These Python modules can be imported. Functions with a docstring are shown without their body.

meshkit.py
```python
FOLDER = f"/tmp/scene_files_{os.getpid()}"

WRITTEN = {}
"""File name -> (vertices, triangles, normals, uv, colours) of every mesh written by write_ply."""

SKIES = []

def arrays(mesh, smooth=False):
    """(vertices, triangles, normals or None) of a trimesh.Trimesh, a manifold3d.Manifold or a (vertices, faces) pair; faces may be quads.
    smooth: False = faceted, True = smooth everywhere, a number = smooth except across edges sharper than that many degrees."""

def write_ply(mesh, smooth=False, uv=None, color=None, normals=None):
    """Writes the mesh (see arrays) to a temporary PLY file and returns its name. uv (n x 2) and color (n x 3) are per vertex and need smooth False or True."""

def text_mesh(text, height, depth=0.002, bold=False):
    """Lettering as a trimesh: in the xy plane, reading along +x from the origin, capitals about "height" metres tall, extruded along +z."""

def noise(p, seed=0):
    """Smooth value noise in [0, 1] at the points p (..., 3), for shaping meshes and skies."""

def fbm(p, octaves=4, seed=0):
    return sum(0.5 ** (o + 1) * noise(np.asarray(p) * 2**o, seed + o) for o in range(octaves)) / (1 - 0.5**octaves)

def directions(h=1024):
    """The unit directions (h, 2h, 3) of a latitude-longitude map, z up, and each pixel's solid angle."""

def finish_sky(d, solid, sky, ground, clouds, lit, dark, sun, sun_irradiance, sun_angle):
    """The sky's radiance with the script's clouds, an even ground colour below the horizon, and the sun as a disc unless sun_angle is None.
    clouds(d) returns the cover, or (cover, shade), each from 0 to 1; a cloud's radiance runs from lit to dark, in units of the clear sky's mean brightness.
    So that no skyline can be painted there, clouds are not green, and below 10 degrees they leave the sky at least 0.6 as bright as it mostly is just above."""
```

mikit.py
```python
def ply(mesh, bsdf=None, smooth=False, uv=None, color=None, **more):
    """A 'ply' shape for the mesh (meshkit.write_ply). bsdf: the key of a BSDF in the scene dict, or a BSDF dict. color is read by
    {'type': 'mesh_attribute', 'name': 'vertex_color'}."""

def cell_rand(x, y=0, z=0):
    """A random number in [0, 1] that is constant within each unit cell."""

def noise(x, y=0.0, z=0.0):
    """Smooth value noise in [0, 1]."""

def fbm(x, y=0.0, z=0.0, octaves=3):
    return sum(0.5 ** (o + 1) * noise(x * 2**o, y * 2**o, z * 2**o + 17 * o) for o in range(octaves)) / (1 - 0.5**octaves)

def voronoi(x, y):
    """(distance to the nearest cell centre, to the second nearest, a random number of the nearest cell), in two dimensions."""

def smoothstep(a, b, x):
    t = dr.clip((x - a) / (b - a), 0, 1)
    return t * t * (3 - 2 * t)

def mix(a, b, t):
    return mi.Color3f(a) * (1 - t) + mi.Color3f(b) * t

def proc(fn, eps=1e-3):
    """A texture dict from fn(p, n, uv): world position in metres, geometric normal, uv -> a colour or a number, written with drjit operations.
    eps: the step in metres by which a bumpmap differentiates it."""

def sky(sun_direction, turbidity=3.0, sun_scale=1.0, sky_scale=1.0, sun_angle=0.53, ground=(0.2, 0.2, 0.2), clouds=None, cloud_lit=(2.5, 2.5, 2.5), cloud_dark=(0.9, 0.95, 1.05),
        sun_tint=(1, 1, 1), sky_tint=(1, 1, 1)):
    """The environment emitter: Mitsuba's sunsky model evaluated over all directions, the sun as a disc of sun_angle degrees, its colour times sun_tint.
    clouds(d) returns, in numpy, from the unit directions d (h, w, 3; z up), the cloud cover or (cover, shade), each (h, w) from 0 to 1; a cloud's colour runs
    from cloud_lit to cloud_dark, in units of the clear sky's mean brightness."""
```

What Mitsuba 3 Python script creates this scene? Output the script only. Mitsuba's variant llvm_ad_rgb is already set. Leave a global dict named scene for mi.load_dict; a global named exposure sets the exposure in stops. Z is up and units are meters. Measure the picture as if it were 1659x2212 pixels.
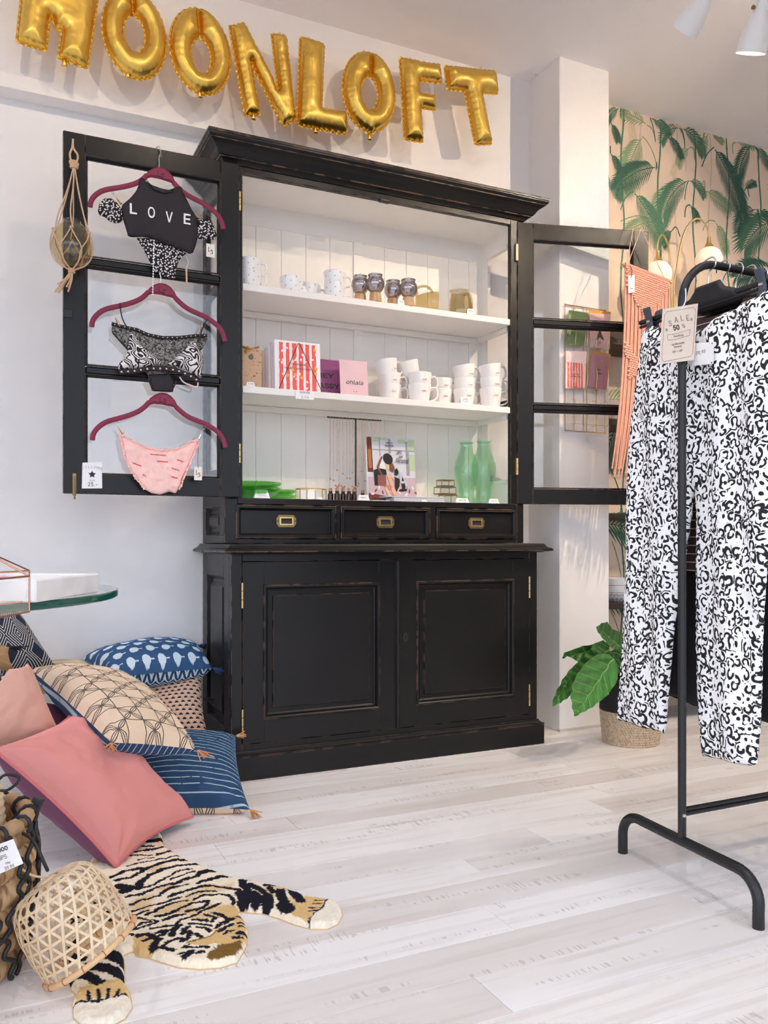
import math, random
import numpy as np, trimesh, mitsuba as mi, drjit as dr, mikit, meshkit
from scipy.spatial import Delaunay
from shapely.geometry import Polygon, LineString, Point, MultiPolygon
from shapely.ops import unary_union
from shapely import contains_xy, affinity
from mikit import noise, fbm, voronoi, smoothstep, mix, cell_rand, proc
T = mi.ScalarTransform4f
scene, labels = {'type': 'scene'}, {}
random.seed(7); rng = np.random.default_rng(7)

# ---------------------------------------------------------------- camera, sky, large lights, exposure
exposure = 0.2
A = math.radians(25.4)
scene['camera'] = {'type': 'perspective', 'fov_axis': 'x', 'fov': 2 * math.degrees(math.atan(829.5 / 1810.0)), 'near_clip': 0.05, 'far_clip': 60.0,
    'to_world': T().look_at(origin=[0, 0, 0.83], target=[math.sin(A), math.cos(A), 0.83], up=[0, 0, 1]), 'principal_point_offset_y': (1106 - 1168) / 2212.0}
scene['sky'] = mikit.sky([-0.3, 0.5, 0.8], turbidity=4.0, sun_scale=0.0, sky_scale=15.0, sky_tint=(1.0, 1.03, 1.06), ground=(0.35, 0.35, 0.36), clouds=lambda d: np.ones(d.shape[:2]) * 0.8,
    cloud_lit=(1.0, 1.02, 1.08), cloud_dark=(0.9, 0.92, 1.0))
SKY_GAIN = 1.0
SPOT = 0.17

# ---------------------------------------------------------------- helpers
def num(key):
    if not any(k == key or k.startswith(key + '__') for k in list(scene) + list(labels)): return key
    i = 1
    while any(k == f'{key}_{i:03d}' or k.startswith(f'{key}_{i:03d}__') for k in list(scene) + list(labels)): i += 1
    return f'{key}_{i:03d}'
USED = {}
def fresh(key):
    n = USED.get(key, 0); USED[key] = n + 1
    return key if n == 0 else f'{key}_{n:03d}'
def tag(key, label, cat, group=None, kind=None):
    d = {'label': label, 'category': cat}
    if group: d['group'] = group
    if kind: d['kind'] = kind
    labels[key] = d
def thing(name, label, cat, group=None):
    k = fresh(name); tag(k, label, cat, group); return k
def part(parent, name, mesh, mat, smooth=30, uv=None, color=None, label=None, kind=None, **more):
    k = fresh(parent + '__' + name if parent else name)
    if uv is not None or color is not None: smooth = bool(smooth) and smooth is not False
    scene[k] = mikit.ply(mesh, mat, smooth=smooth, uv=uv, color=color, **more)
    if label or kind:
        labels[k] = {}
        if label: labels[k]['label'] = label
        if kind: labels[k]['kind'] = kind
    return k
def solo(name, label, cat, mesh, mat, group=None, **kw):
    k = part(None, name, mesh, mat, **kw); tag(k, label, cat, group); return k
def struct(name, mesh, mat, label=None, smooth=False, **kw):
    k = part(None, name, mesh, mat, smooth=smooth, **kw); labels[k] = {'label': label or name.replace('_', ' '), 'kind': 'structure'}; return k
def share(parent, name, src, xf):                       # same ply and BSDF again, elsewhere
    k = fresh(parent + '__' + name); d = dict(scene[src]); d['to_world'] = T(xf if isinstance(xf, np.ndarray) else np.array(xf)); scene[k] = d; return k
cat_ = trimesh.util.concatenate
def tm(v, f): return trimesh.Trimesh(np.asarray(v, float), np.asarray(f, int), process=False)
def box(x0, x1, y0, y1, z0, z1, c=0.0):
    x0, x1 = min(x0, x1), max(x0, x1); y0, y1 = min(y0, y1), max(y0, y1); z0, z1 = min(z0, z1), max(z0, z1)
    if c <= 0: return tm([(x, y, z) for x in (x0, x1) for y in (y0, y1) for z in (z0, z1)],
        [(0,1,3),(0,3,2),(4,6,7),(4,7,5),(0,4,5),(0,5,1),(2,3,7),(2,7,6),(0,2,6),(0,6,4),(1,5,7),(1,7,3)])
    c = min(c, (x1-x0)*.45, (y1-y0)*.45, (z1-z0)*.45); P = []
    for x, sx in ((x0, 1), (x1, -1)):
        for y, sy in ((y0, 1), (y1, -1)):
            for z, sz in ((z0, 1), (z1, -1)): P += [(x, y+sy*c, z+sz*c), (x+sx*c, y, z+sz*c), (x+sx*c, y+sy*c, z)]
    m = trimesh.convex.convex_hull(np.array(P), qhull_options='QbB Pp Qt QJ')
    return m
def tube(pts, r, n=8, close=False, flat=1.0, caps=True):
    p = np.asarray(pts, float); m = len(p); r = np.broadcast_to(np.asarray(r, float), (m,))
    t = np.gradient(p, axis=0) if not close else np.roll(p, -1, 0) - np.roll(p, 1, 0)
    t /= np.linalg.norm(t, axis=1, keepdims=True) + 1e-12
    a = np.cross(t[0], [0, 0, 1]); a = a if np.linalg.norm(a) > .2 else np.cross(t[0], [1, 0, 0]); a /= np.linalg.norm(a)
    rings = []
    for i in range(m):
        a = a - t[i] * (a @ t[i]); a /= np.linalg.norm(a) + 1e-12; b = np.cross(t[i], a)
        th = np.arange(n) * 2 * np.pi / n
        rings.append(p[i] + r[i] * (np.cos(th)[:, None] * a * flat + np.sin(th)[:, None] * b))
    v = np.vstack(rings); f = []; L = m if close else m - 1
    for i in range(L):
        j = (i + 1) % m
        for k in range(n):
            q = (k + 1) % n; f += [(i*n+k, i*n+q, j*n+q), (i*n+k, j*n+q, j*n+k)]
    if caps and not close:
        v = np.vstack([v, p[0], p[-1]])
        for k in range(n): q = (k+1) % n; f += [(m*n, q, k), (m*n+1, (m-1)*n+k, (m-1)*n+q)]
    return tm(v, f)
def spline(pts, n=40, close=False):
    p = np.asarray(pts, float)
    from scipy.interpolate import CubicSpline
    if close: p = np.vstack([p, p[:1]])
    s = np.r_[0, np.cumsum(np.linalg.norm(np.diff(p, axis=0), axis=1))]
    q = CubicSpline(s, p, bc_type='periodic' if close else 'natural')(np.linspace(0, s[-1], n + close))
    return q[:-1] if close else q
def lathe(prof, n=32, uv=False, c=(0, 0, 0)):
    p = np.asarray(prof, float); m = len(p); th = np.linspace(0, 2*np.pi, n + 1)
    v = np.stack([np.outer(p[:, 0], np.cos(th)), np.outer(p[:, 0], np.sin(th)), np.repeat(p[:, 1:2], n + 1, 1)], -1).reshape(-1, 3) + np.array(c); f = []
    for i in range(m - 1):
        for k in range(n): a, b = i*(n+1)+k, (i+1)*(n+1)+k; f += [(a, a+1, b+1), (a, b+1, b)]
    s = np.r_[0, np.cumsum(np.linalg.norm(np.diff(p, axis=0), axis=1))]
    U = np.stack([np.tile(th / (2*np.pi), m), np.repeat(s, n + 1)], -1)
    me = tm(v, f)
    return (me, U) if uv else me
def ext(poly, d, o=(0, 0, 0), x=(1, 0, 0), y=(0, 0, 1)):
    polys = [poly] if isinstance(poly, Polygon) else list(poly.geoms)
    m = cat_([trimesh.creation.extrude_polygon(g, d, engine='earcut') for g in polys if g.area > 1e-9])
    return put(m, o, x, y)
def put(m, o=(0, 0, 0), x=(1, 0, 0), y=(0, 0, 1)):
    x = np.array(x, float); x /= np.linalg.norm(x); y = np.array(y, float); y -= x * (x @ y); y /= np.linalg.norm(y)
    M = np.eye(4); M[:3, 0], M[:3, 1], M[:3, 2], M[:3, 3] = x, y, np.cross(x, y), o
    m = m.copy(); m.apply_transform(M); return m
def words(s, h, o, x=(1, 0, 0), y=(0, 0, 1), width=None, bold=False, depth=.0006, center=True, shear=0.0):
    m = meshkit.text_mesh(s, h, depth, bold); v = m.vertices.copy()
    if width: v[:, 0] *= width / (v[:, 0].max() - v[:, 0].min())
    v[:, 0] += shear * v[:, 1]
    if center: v[:, 0] -= (v[:, 0].max() + v[:, 0].min()) / 2
    return put(tm(v, m.faces), o, x, y)
def rot(m, ang, axis, p=(0, 0, 0)): m = m.copy(); m.apply_transform(trimesh.transformations.rotation_matrix(ang, axis, p)); return m
def mv(m, *t): m = m.copy(); m.apply_translation(t if len(t) == 3 else t[0]); return m
def loops(Ls, close=True):                               # loft through equal loops of points
    n = len(Ls[0]); v = np.vstack(Ls); f = []
    for i in range(len(Ls) - 1):
        for k in range(n if close else n - 1):
            q = (k+1) % n; f += [(i*n+k, i*n+q, (i+1)*n+q), (i*n+k, (i+1)*n+q, (i+1)*n+k)]
    return v, f
def facet(v, f, uvx):                                    # split faces, per-vertex wear in uv.x
    v = np.asarray(v, float); f = np.asarray(f); w = np.asarray(uvx, float)
    V = v[f].reshape(-1, 3); U = np.stack([w[f].reshape(-1), np.zeros(len(V))], -1)
    return tm(V, np.arange(len(V)).reshape(-1, 3)), U
def wornbox(*a, c=.002, w=1.0):
    m = box(*a, c=c); n = m.face_normals; ch = (np.abs(n).max(1) < .99)
    V = m.vertices[m.faces].reshape(-1, 3); U = np.zeros((len(V), 2)); U[:, 0] = np.repeat(ch * w, 3)
    return tm(V, np.arange(len(V)).reshape(-1, 3)), U
def join(items):
    return cat_([m for m, u in items]), np.vstack([u for m, u in items])
def ring(x0, x1, z0, z1, prof, flip=False):              # mitred frame moulding facing -y: prof = (inset, y, wear)
    Ls = [np.array([(x0+i, y, z0+i), (x1-i, y, z0+i), (x1-i, y, z1-i), (x0+i, y, z1-i)]) for i, y, w in prof]
    v, f = loops(Ls); return facet(v, f, np.repeat([w for i, y, w in prof], 4))
def slab(x0, x1, z0, z1, y, w=0):
    return facet([(x0, y, z0), (x1, y, z0), (x1, y, z1), (x0, y, z1)], [(0, 1, 2), (0, 2, 3)], [w]*4)
def grid(nu, nv):
    u, v = np.meshgrid(np.linspace(0, 1, nu), np.linspace(0, 1, nv), indexing='ij'); i = np.arange(nu*nv).reshape(nu, nv)
    f = np.vstack([np.stack([i[:-1, :-1], i[1:, :-1], i[1:, 1:]], -1).reshape(-1, 3), np.stack([i[:-1, :-1], i[1:, 1:], i[:-1, 1:]], -1).reshape(-1, 3)])
    return u.ravel(), v.ravel(), f
def inside_pts(poly, res, step=None):
    step = step or res
    polys = [poly] if isinstance(poly, Polygon) else list(poly.geoms); B = []
    for g in polys:
        for rg in [g.exterior] + list(g.interiors):
            k = max(8, int(rg.length / step)); B += [rg.interpolate(t, normalized=True).coords[0] for t in np.linspace(0, 1, k, endpoint=False)]
    B = np.array(B); x0, y0, x1, y1 = poly.bounds
    X, Y = np.meshgrid(np.arange(x0, x1, res), np.arange(y0, y1, res)); X = X + (np.arange(X.shape[0]) % 2)[:, None] * res / 2
    q = poly.buffer(-res * .45); G = np.stack([X.ravel(), Y.ravel()], -1); G = G[contains_xy(q, G[:, 0], G[:, 1])]
    return B, G
def puff(poly, R, t, res=.006, wr=0.0, wf=60, seed=0, y=0.0, back=True, expo=.5):
    """an inflated sheet: outline poly in (x, z), bulging +-t about y, rising over the distance R from its edge"""
    from scipy.spatial import cKDTree
    B, G = inside_pts(poly, res, res * .8); P = np.vstack([B, G]); nb = len(B)
    Bd, _ = inside_pts(poly, res, res * .25); d, idx = cKDTree(Bd).query(P); d[:nb] = 0
    tri = Delaunay(P).simplices; c = P[tri].mean(1); tri = tri[contains_xy(poly, c[:, 0], c[:, 1])]
    a, b, e = P[tri[:, 0]], P[tri[:, 1]], P[tri[:, 2]]; s = (b[:,0]-a[:,0])*(e[:,1]-a[:,1])-(b[:,1]-a[:,1])*(e[:,0]-a[:,0])
    tri = tri[np.abs(s) > 1e-10]; s = s[np.abs(s) > 1e-10]; tri[s < 0] = tri[s < 0][:, ::-1]
    q = np.clip(d / R, 0, 1); h = t * (q * (2 - q)) ** expo
    n3 = meshkit.fbm(np.stack([P[:, 0] * wf, P[:, 1] * wf, np.full(len(P), seed * 3.1)], -1), 3, seed) - .5
    h = np.maximum(h + wr * n3 * np.clip(q * 2.5, 0, 1), 0)
    fr = np.stack([P[:, 0], y - h, P[:, 1]], -1)
    if not back: return tm(fr, tri), P
    bk = np.stack([P[:, 0], y + h, P[:, 1]], -1)[nb:]; mp = np.r_[np.arange(nb), np.arange(len(bk)) + len(fr)]
    return tm(np.vstack([fr, bk]), np.vstack([tri, mp[tri][:, ::-1]])), np.vstack([P, P[nb:]])
def stroke(pts, w, cap='round'): return LineString(pts).buffer(w / 2, cap_style={'round': 1, 'flat': 2, 'square': 3}[cap], join_style=1)
def star(cx, cz, r, k=.42, n=5, a0=math.pi/2): return Polygon([(cx + (r if i % 2 == 0 else r*k) * math.cos(a0 + i*math.pi/n), cz + (r if i % 2 == 0 else r*k) * math.sin(a0 + i*math.pi/n)) for i in range(2*n)])
def ell(cx, cz, a, b, n=48, th=0): return affinity.rotate(Polygon([(cx + a*math.cos(t), cz + b*math.sin(t)) for t in np.linspace(0, 2*math.pi, n, endpoint=False)]), th, use_radians=False)
def lin(*c): return tuple((x/255/12.92 if x/255 <= .04045 else ((x/255+.055)/1.055)**2.4) for x in c)

# ---------------------------------------------------------------- materials
def mat(name, **k):
    d = {'type': 'principled', 'roughness': .5, 'specular': .4}; d.update({a: ({'type': 'rgb', 'value': list(b)} if isinstance(b, tuple) else b) for a, b in k.items()})
    scene['mat_' + name] = {'type': 'twosided', 'bsdf': d}; return 'mat_' + name
def plain(name, rgb, rough=.6, **k): return mat(name, base_color=lin(*rgb), roughness=rough, **k)
WALL = plain('wall', (238, 235, 233), .8, specular=.2)
CEIL = plain('ceiling', (244, 240, 238), .85, specular=.1)
WPAPER = plain('wallpaper', (236, 214, 192), .8, specular=.15)
WHITE = plain('white_paint', (236, 232, 226), .45)
def f_black(p, n, uv):
    w = uv.x * uv.x; k = smoothstep(.40, .60, fbm(p.x*26, p.y*26, p.z*26)) * w * w
    s = mix((.0085, .0085, .0095), (.013, .0115, .011), noise(p.x*9, p.y*9, p.z*9))
    return mix(s, (.16, .09, .06), dr.minimum(k, 1.0) * .75)
BLACK = mat('black_paint', base_color=proc(f_black), roughness=.33, specular=.28)
def f_floor(p, n, uv):
    g = fbm(p.x*3 + uv.x*40, p.y*55 + uv.y*31, 0, 4); b = fbm(p.x*1.6 + uv.y*17, p.y*7 + uv.x*9, 2.0, 3)
    saw = smoothstep(.62, .8, noise(p.x*260, p.y*40, 3)) * smoothstep(.66, .78, fbm(p.x*3.2 + uv.x*77, p.y*34 + uv.y*19, 5, 2))
    c = mix((.84, .815, .79), (.70, .645, .605), smoothstep(.3, .95, uv.x))
    c = mix(c, (.60, .545, .505), smoothstep(.45, .85, g) * .5); c = mix(c, (.87, .85, .835), smoothstep(.45, .75, b) * .55)
    return mix(c, (.36, .32, .30), saw * .4)
FLOOR = mat('floor', base_color=proc(f_floor), roughness=.42, specular=.35)
def f_gold(p, n, uv): return mix((.92, .60, .13), (.82, .52, .10), fbm(p.x*14, p.y*14, p.z*14, 2))
GOLD = mat('gold_foil', base_color=proc(f_gold), roughness=.34, metallic=1.0)
BRASS = mat('brass', base_color=(.80, .58, .25), roughness=.32, metallic=1.0)
BRASSD = mat('old_brass', base_color=(.30, .21, .10), roughness=.4, metallic=.9)
CHROME = mat('chrome', base_color=(.75, .75, .76), roughness=.15, metallic=1.0)
STEEL = mat('black_steel', base_color=(.012, .012, .013), roughness=.4, specular=.5)
BLKPL = mat('black_plastic', base_color=(.02, .02, .022), roughness=.45)
INK = mat('ink', base_color=(.03, .028, .03), roughness=.7)
REDINK = plain('red_ink', (214, 66, 60), .7)
GREYINK = plain('grey_ink', (150, 140, 132), .8)
PAPER = plain('white_card', (240, 238, 238), .7)
KRAFT = plain('kraft', (206, 170, 136), .8)
GLASS = 'mat_pane'; scene[GLASS] = {'type': 'thindielectric', 'int_ior': 1.5}
def tint(name, t, ior=1.5): scene['mat_' + name] = {'type': 'thindielectric', 'int_ior': ior, 'specular_transmittance': {'type': 'rgb', 'value': list(t)}}; return 'mat_' + name
AMBER = tint('amber_glass', (.86, .76, .52)); OLIVE = tint('olive_glass', (.70, .62, .42)); SEAGREEN = tint('sea_green_glass', (.70, .90, .74)); BOTTLEGREEN = tint('green_glass', (.45, .80, .36))

# ---------------------------------------------------------------- the room
ZC, YW, YL = 2.935, 3.19, 3.27
struct('floor', box(-1.8, 5.2, -.85, YL + .1, -.05, -.012), plain('subfloor', (205, 195, 188), .8), 'pale subfloor under the planks')
rows = np.arange(-.195, 3.26, .13); rows = rows - rows[0] + .195 - .13*0
pl = 0
for i, y0 in enumerate(np.arange(.325 - .13*2, 3.26, .13)):
    x = -.9 - rng.random() * 1.25
    while x < 4.6:
        L = 1.28; x1 = min(x + L, 4.62); y1 = min(y0 + .13, 3.268); xa = max(x, -.9)
        if x1 - xa > .02:
            m = box(xa + .0004, x1 - .0004, y0 + .0004, y1 - .0004, -.012, 0, c=.0007); a, b = rng.random(2)
            V = m.vertices[m.faces].reshape(-1, 3); k = part('floor', 'plank', tm(V, np.arange(len(V)).reshape(-1, 3)), FLOOR, smooth=False, uv=np.tile([a, b], (len(V), 1)))
        x += L
struct('ceiling', box(-1.8, 5.2, -.85, YL + .12, ZC, ZC + .1), CEIL, 'plain white ceiling')
struct('wall_back', cat_([box(-1.8, 2.60, YW, YW + .2, 2.405, ZC), box(2.043, 2.60, YW + .001, YW + .2, 0, 2.406)]), WALL, 'white upper wall behind the gold balloons')
struct('wall_back_recess', box(-1.8, 2.1, YL, YL + .12, 0, 2.45), WALL, 'white lower wall set back under the beam')
WP = struct('wall_back_papered', box(2.56, 5.2, YW, YW + .2, 0, ZC), WPAPER, 'wall papered with green palm leaves')
struct('pillar', box(2.25, 2.523, 2.96, YW + .05, 0, ZC, c=.003), WALL, 'square white pillar beside the cabinet')
struct('baseboard_pillar', box(2.247, 2.526, 2.955, 2.97, 0, .012), plain('skirting', (200, 196, 192), .6), 'low strip at the foot of the pillar')
YF, XF = -.75, -1.7
struct('wall_left', cat_([box(XF - .1, XF, YF, YL + .1, 0, .08), box(XF - .1, XF, YF, YL + .1, 2.8, ZC), box(XF - .1, XF, 2.1, YL + .1, .08, 2.8)]), WALL, 'white side wall round the left shop window')
struct('wall_right', box(5.2, 5.3, YF, YL + .1, 0, ZC), WALL, 'white side wall of the deeper shop')
struct('wall_front', cat_([box(XF, 5.2, YF - .1, YF, 0, .08), box(XF, 5.2, YF - .1, YF, 2.8, ZC), box(2.6, 5.2, YF - .1, YF, .08, 2.8)]), WALL, 'shop front wall round the big window')
struct('window_1', cat_([box(x, x + .07, YF - .08, YF - .02, .08, 2.8) for x in (XF, .4, 2.53)]), STEEL, 'dark mullions of the front shop window')
struct('window_2', cat_([box(XF - .08, XF - .02, y, y + .07, .08, 2.8) for y in (YF, .65, 2.03)]), STEEL, 'dark mullions of the left shop window')
hk = tube(spline([(2.276,3.12,2.931), (2.261,3.12,2.933), (2.254,3.12,2.942), (2.243,3.12,2.944), (2.238,3.12,2.934), (2.241,3.12,2.927)], 16), .0018)
hk = mv(hk, 2.247 - hk.vertices[:, 0].max() + .006, 0, 0)
solo('ceiling_hook', 'small bare metal hook screwed high into the pillar side', 'hook', hk, CHROME)
# print of the wallpaper: flat palms, four tones, each tone one thin layer of print
def frond(base, ang, L, bend, lw, nl, side=1):
    """flat palm leaf in (x, z): a bent rib with thin pointed leaflets on both sides"""
    out = []; t = np.linspace(0, 1, nl); a = ang + bend * t; dx = np.cumsum(np.cos(a)) * L / nl; dz = np.cumsum(np.sin(a)) * L / nl
    P = np.stack([base[0] + dx, base[1] + dz], -1)
    for i in range(1, nl):
        ll = lw * (math.sin(math.pi * (.12 + .80 * t[i])) ** .7) * random.uniform(.88, 1.05); w = L / nl * .20
        for s in (1, -1):
            b = a[i] + s * (.85 - .45 * t[i]) ; d = np.array([math.cos(b), math.sin(b)]); tp = P[i] + d * ll + np.array([0, -.22 * ll]); mid = P[i] + d * ll * .5
            nn = np.array([-d[1], d[0]]) * w
            out.append([P[i] - nn * .5, mid - nn, tp, mid + nn, P[i] + nn * .5])
    rib = LineString(P).buffer(.0022); return out, rib
def prnt(polys, ribs, yoff, colr, name):
    V, F = [], []
    def addp(q):
        b = len(V); V.extend([(x, YW - yoff, z) for x, z in q]); F.extend([(b, b+i, b+i+1) for i in range(1, len(q)-1)])
    for q in polys: addp(q)
    m = tm(V, F)
    if ribs: m = cat_([m, ext(unary_union(ribs), .0002, (0, YW - yoff, 0))])
    keep = m.triangles_center; ok = (keep[:, 0] > 2.53) & (keep[:, 0] < 4.7) & (keep[:, 2] < ZC - .003) & (keep[:, 2] > .02); m.update_faces(ok)
    part(WP, name, m, plain('print_' + name, colr, .8, specular=.1), smooth=False, kind='stuff')
random.seed(33)
ST = [2.80 + .235 * i for i in range(-1, 9)]
pale, mid, dark, darkest = ([], []), ([], []), ([], []), ([], [])
for i, sx in enumerate(ST):
    z = -.1 + random.random() * .3
    for layer, off in ((dark, 0), (pale, .11)):
        pts = [(sx + off + .012 * math.sin(k * 1.3 + i), k * .12) for k in range(0, 26)]; layer[1].append(LineString(pts).buffer(.0042 if layer is dark else .004))
        for k in range(0, 25, 3): layer[1].append(Point(pts[k]).buffer(.007))
    while z < (1.75 if sx < 3.95 else 3.0):
        s = random.choice((1, -1)); r = random.random()
        top = (sx + s * random.uniform(.05, .11), z + .16)
        stem = spline([(sx, z - .05, 0), (sx + s * .03, z + .08, 0), (top[0], top[1], 0)], 10)[:, :2]
        L = random.uniform(.27, .37); ang = math.radians(90 - s * random.uniform(65, 120)); bd = -s * random.uniform(.5, 1.0)
        if r < .40: lay = dark
        elif r < .8: lay = mid
        else: lay = darkest
        q, rib = frond(top, ang, L * 1.12, bd, random.uniform(.15, .20), 17); lay[0].extend(q); lay[1].extend([rib, LineString(stem).buffer(.0026)])
        if random.random() < .85:
            q, rib = frond((sx - s * random.uniform(.04, .14), z + random.uniform(-.05, .12)), math.radians(-90 + s * random.uniform(-25, 35)), random.uniform(.16, .26), s * .3, random.uniform(.08, .12), 13)
            l2 = random.choice((pale, pale, mid, darkest)); l2[0].extend(q); l2[1].append(rib)
        z += random.uniform(.27, .38)
def frond2(lay, base, tip, bend, lw, nl, stem=None):
    b, t_ = np.array(base), np.array(tip); L = np.linalg.norm(t_ - b) * (1 + bend*bend/24); a0 = math.atan2(*(t_ - b)[::-1]); q, rib = frond((b[0], b[1]), a0 - bend/2, L, bend, lw, nl); lay[0].extend(q); lay[1].append(rib)
    if stem is not None: s_ = np.array(stem); m_ = (s_ + b)/2 + np.array([(b - s_)[0]*.1, .03]); lay[1].append(LineString(spline([(*s_, 0), (*m_, 0), (*b, 0)], 10)[:, :2]).buffer(.0026))
FR = [[(2.785,2.932),(2.703,2.847),(2.789,2.887)],[(2.957,2.887),(2.8,2.914),(3.01,2.817)],[(2.976,2.927),(3.097,2.879),(3.01,2.817)],[(2.929,2.826),(2.817,2.554),(3.015,2.715)],[(3.02,2.69),(2.771,2.549),(3.015,2.678)],[(3.171,2.917),(3.053,2.826),(3.206,2.827)],[(3.181,2.919),(3.328,2.821),(3.206,2.827)],[(3.405,2.867),(3.607,2.557),(3.323,2.752)],[(3.231,2.663),(3.063,2.451),(3.206,2.565)],[(3.231,2.663),(3.338,2.603),(3.206,2.565)],[(2.868,2.542),(3.044,2.322),(2.789,2.441)],[(3.102,2.613),(3.005,2.478),(3.127,2.566)],[(3.369,2.932),(3.328,2.814),(3.328,2.882)],[(3.379,2.934),(3.468,2.911),(3.328,2.882)],[(3.678,2.938),(3.585,2.748),(3.733,2.87)],[(3.694,2.937),(3.811,2.845),(3.733,2.87)],[(3.343,2.634),(3.521,2.565),(3.328,2.669)],[(3.717,2.599),(3.575,2.466),(3.739,2.507)],[(3.728,2.6),(3.851,2.51),(3.739,2.507)],[(3.416,2.486),(3.489,2.344),(3.328,2.426)],[(2.725,2.852),(2.771,2.775),(2.725,2.859)],[(2.725,2.702),(2.78,2.634),(2.725,2.709)],[(2.845,2.906),(2.863,2.787),(2.826,2.909)],[(3.083,2.861),(3.181,2.777),(3.127,2.826)],[(3.241,2.541),(3.292,2.474),(3.206,2.475)],[(3.629,2.685),(3.705,2.738),(3.661,2.66)],[(2.698,2.568),(2.789,2.492),(2.725,2.545)],[(3.241,2.834),(3.161,2.736),(3.272,2.78)],[(3.564,2.922),(3.694,2.937),(3.542,2.864)],[(3.122,2.394),(3.073,2.327),(3.171,2.372)],[(3.005,2.419),(2.826,2.332),(2.789,2.384)],[(3.201,2.766),(3.122,2.676),(3.211,2.708)]]
LY = [dark, mid, dark, mid, darkest, dark, dark, darkest, dark, dark, dark, mid, mid, mid, darkest, dark, mid, darkest, darkest, mid, darkest, darkest, pale, darkest, darkest, darkest, dark, mid, mid, darkest, mid, pale]
BD = [.8, .5, -.7, .5, .6, 1.1, -1.1, -.5, .9, -1.2, -.5, .5, .5, -.8, .6, -.6, -.4, 1.0, -1.0, -.5, -.5, -.5, -.3, -.6, -.5, -.9, -.4, .5, -.6, .6, .5, .4]
for (b_, t_, s_), l_, d_ in zip(FR, LY, BD):
    L_ = math.hypot(b_[0]-t_[0], b_[1]-t_[1]); frond2(l_, b_, t_, d_, min(.135, max(.05, L_ * .46)), int(max(12, L_ / .0135)), s_)
prnt(*pale, .0006, (214, 198, 168), 'pale_palm_print'); prnt(*mid, .0010, (136, 160, 124), 'light_green_palm_print')
prnt(*dark, .0014, (84, 124, 100), 'green_palm_print'); prnt(*darkest, .0018, (62, 98, 84), 'dark_green_palm_print')

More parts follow.
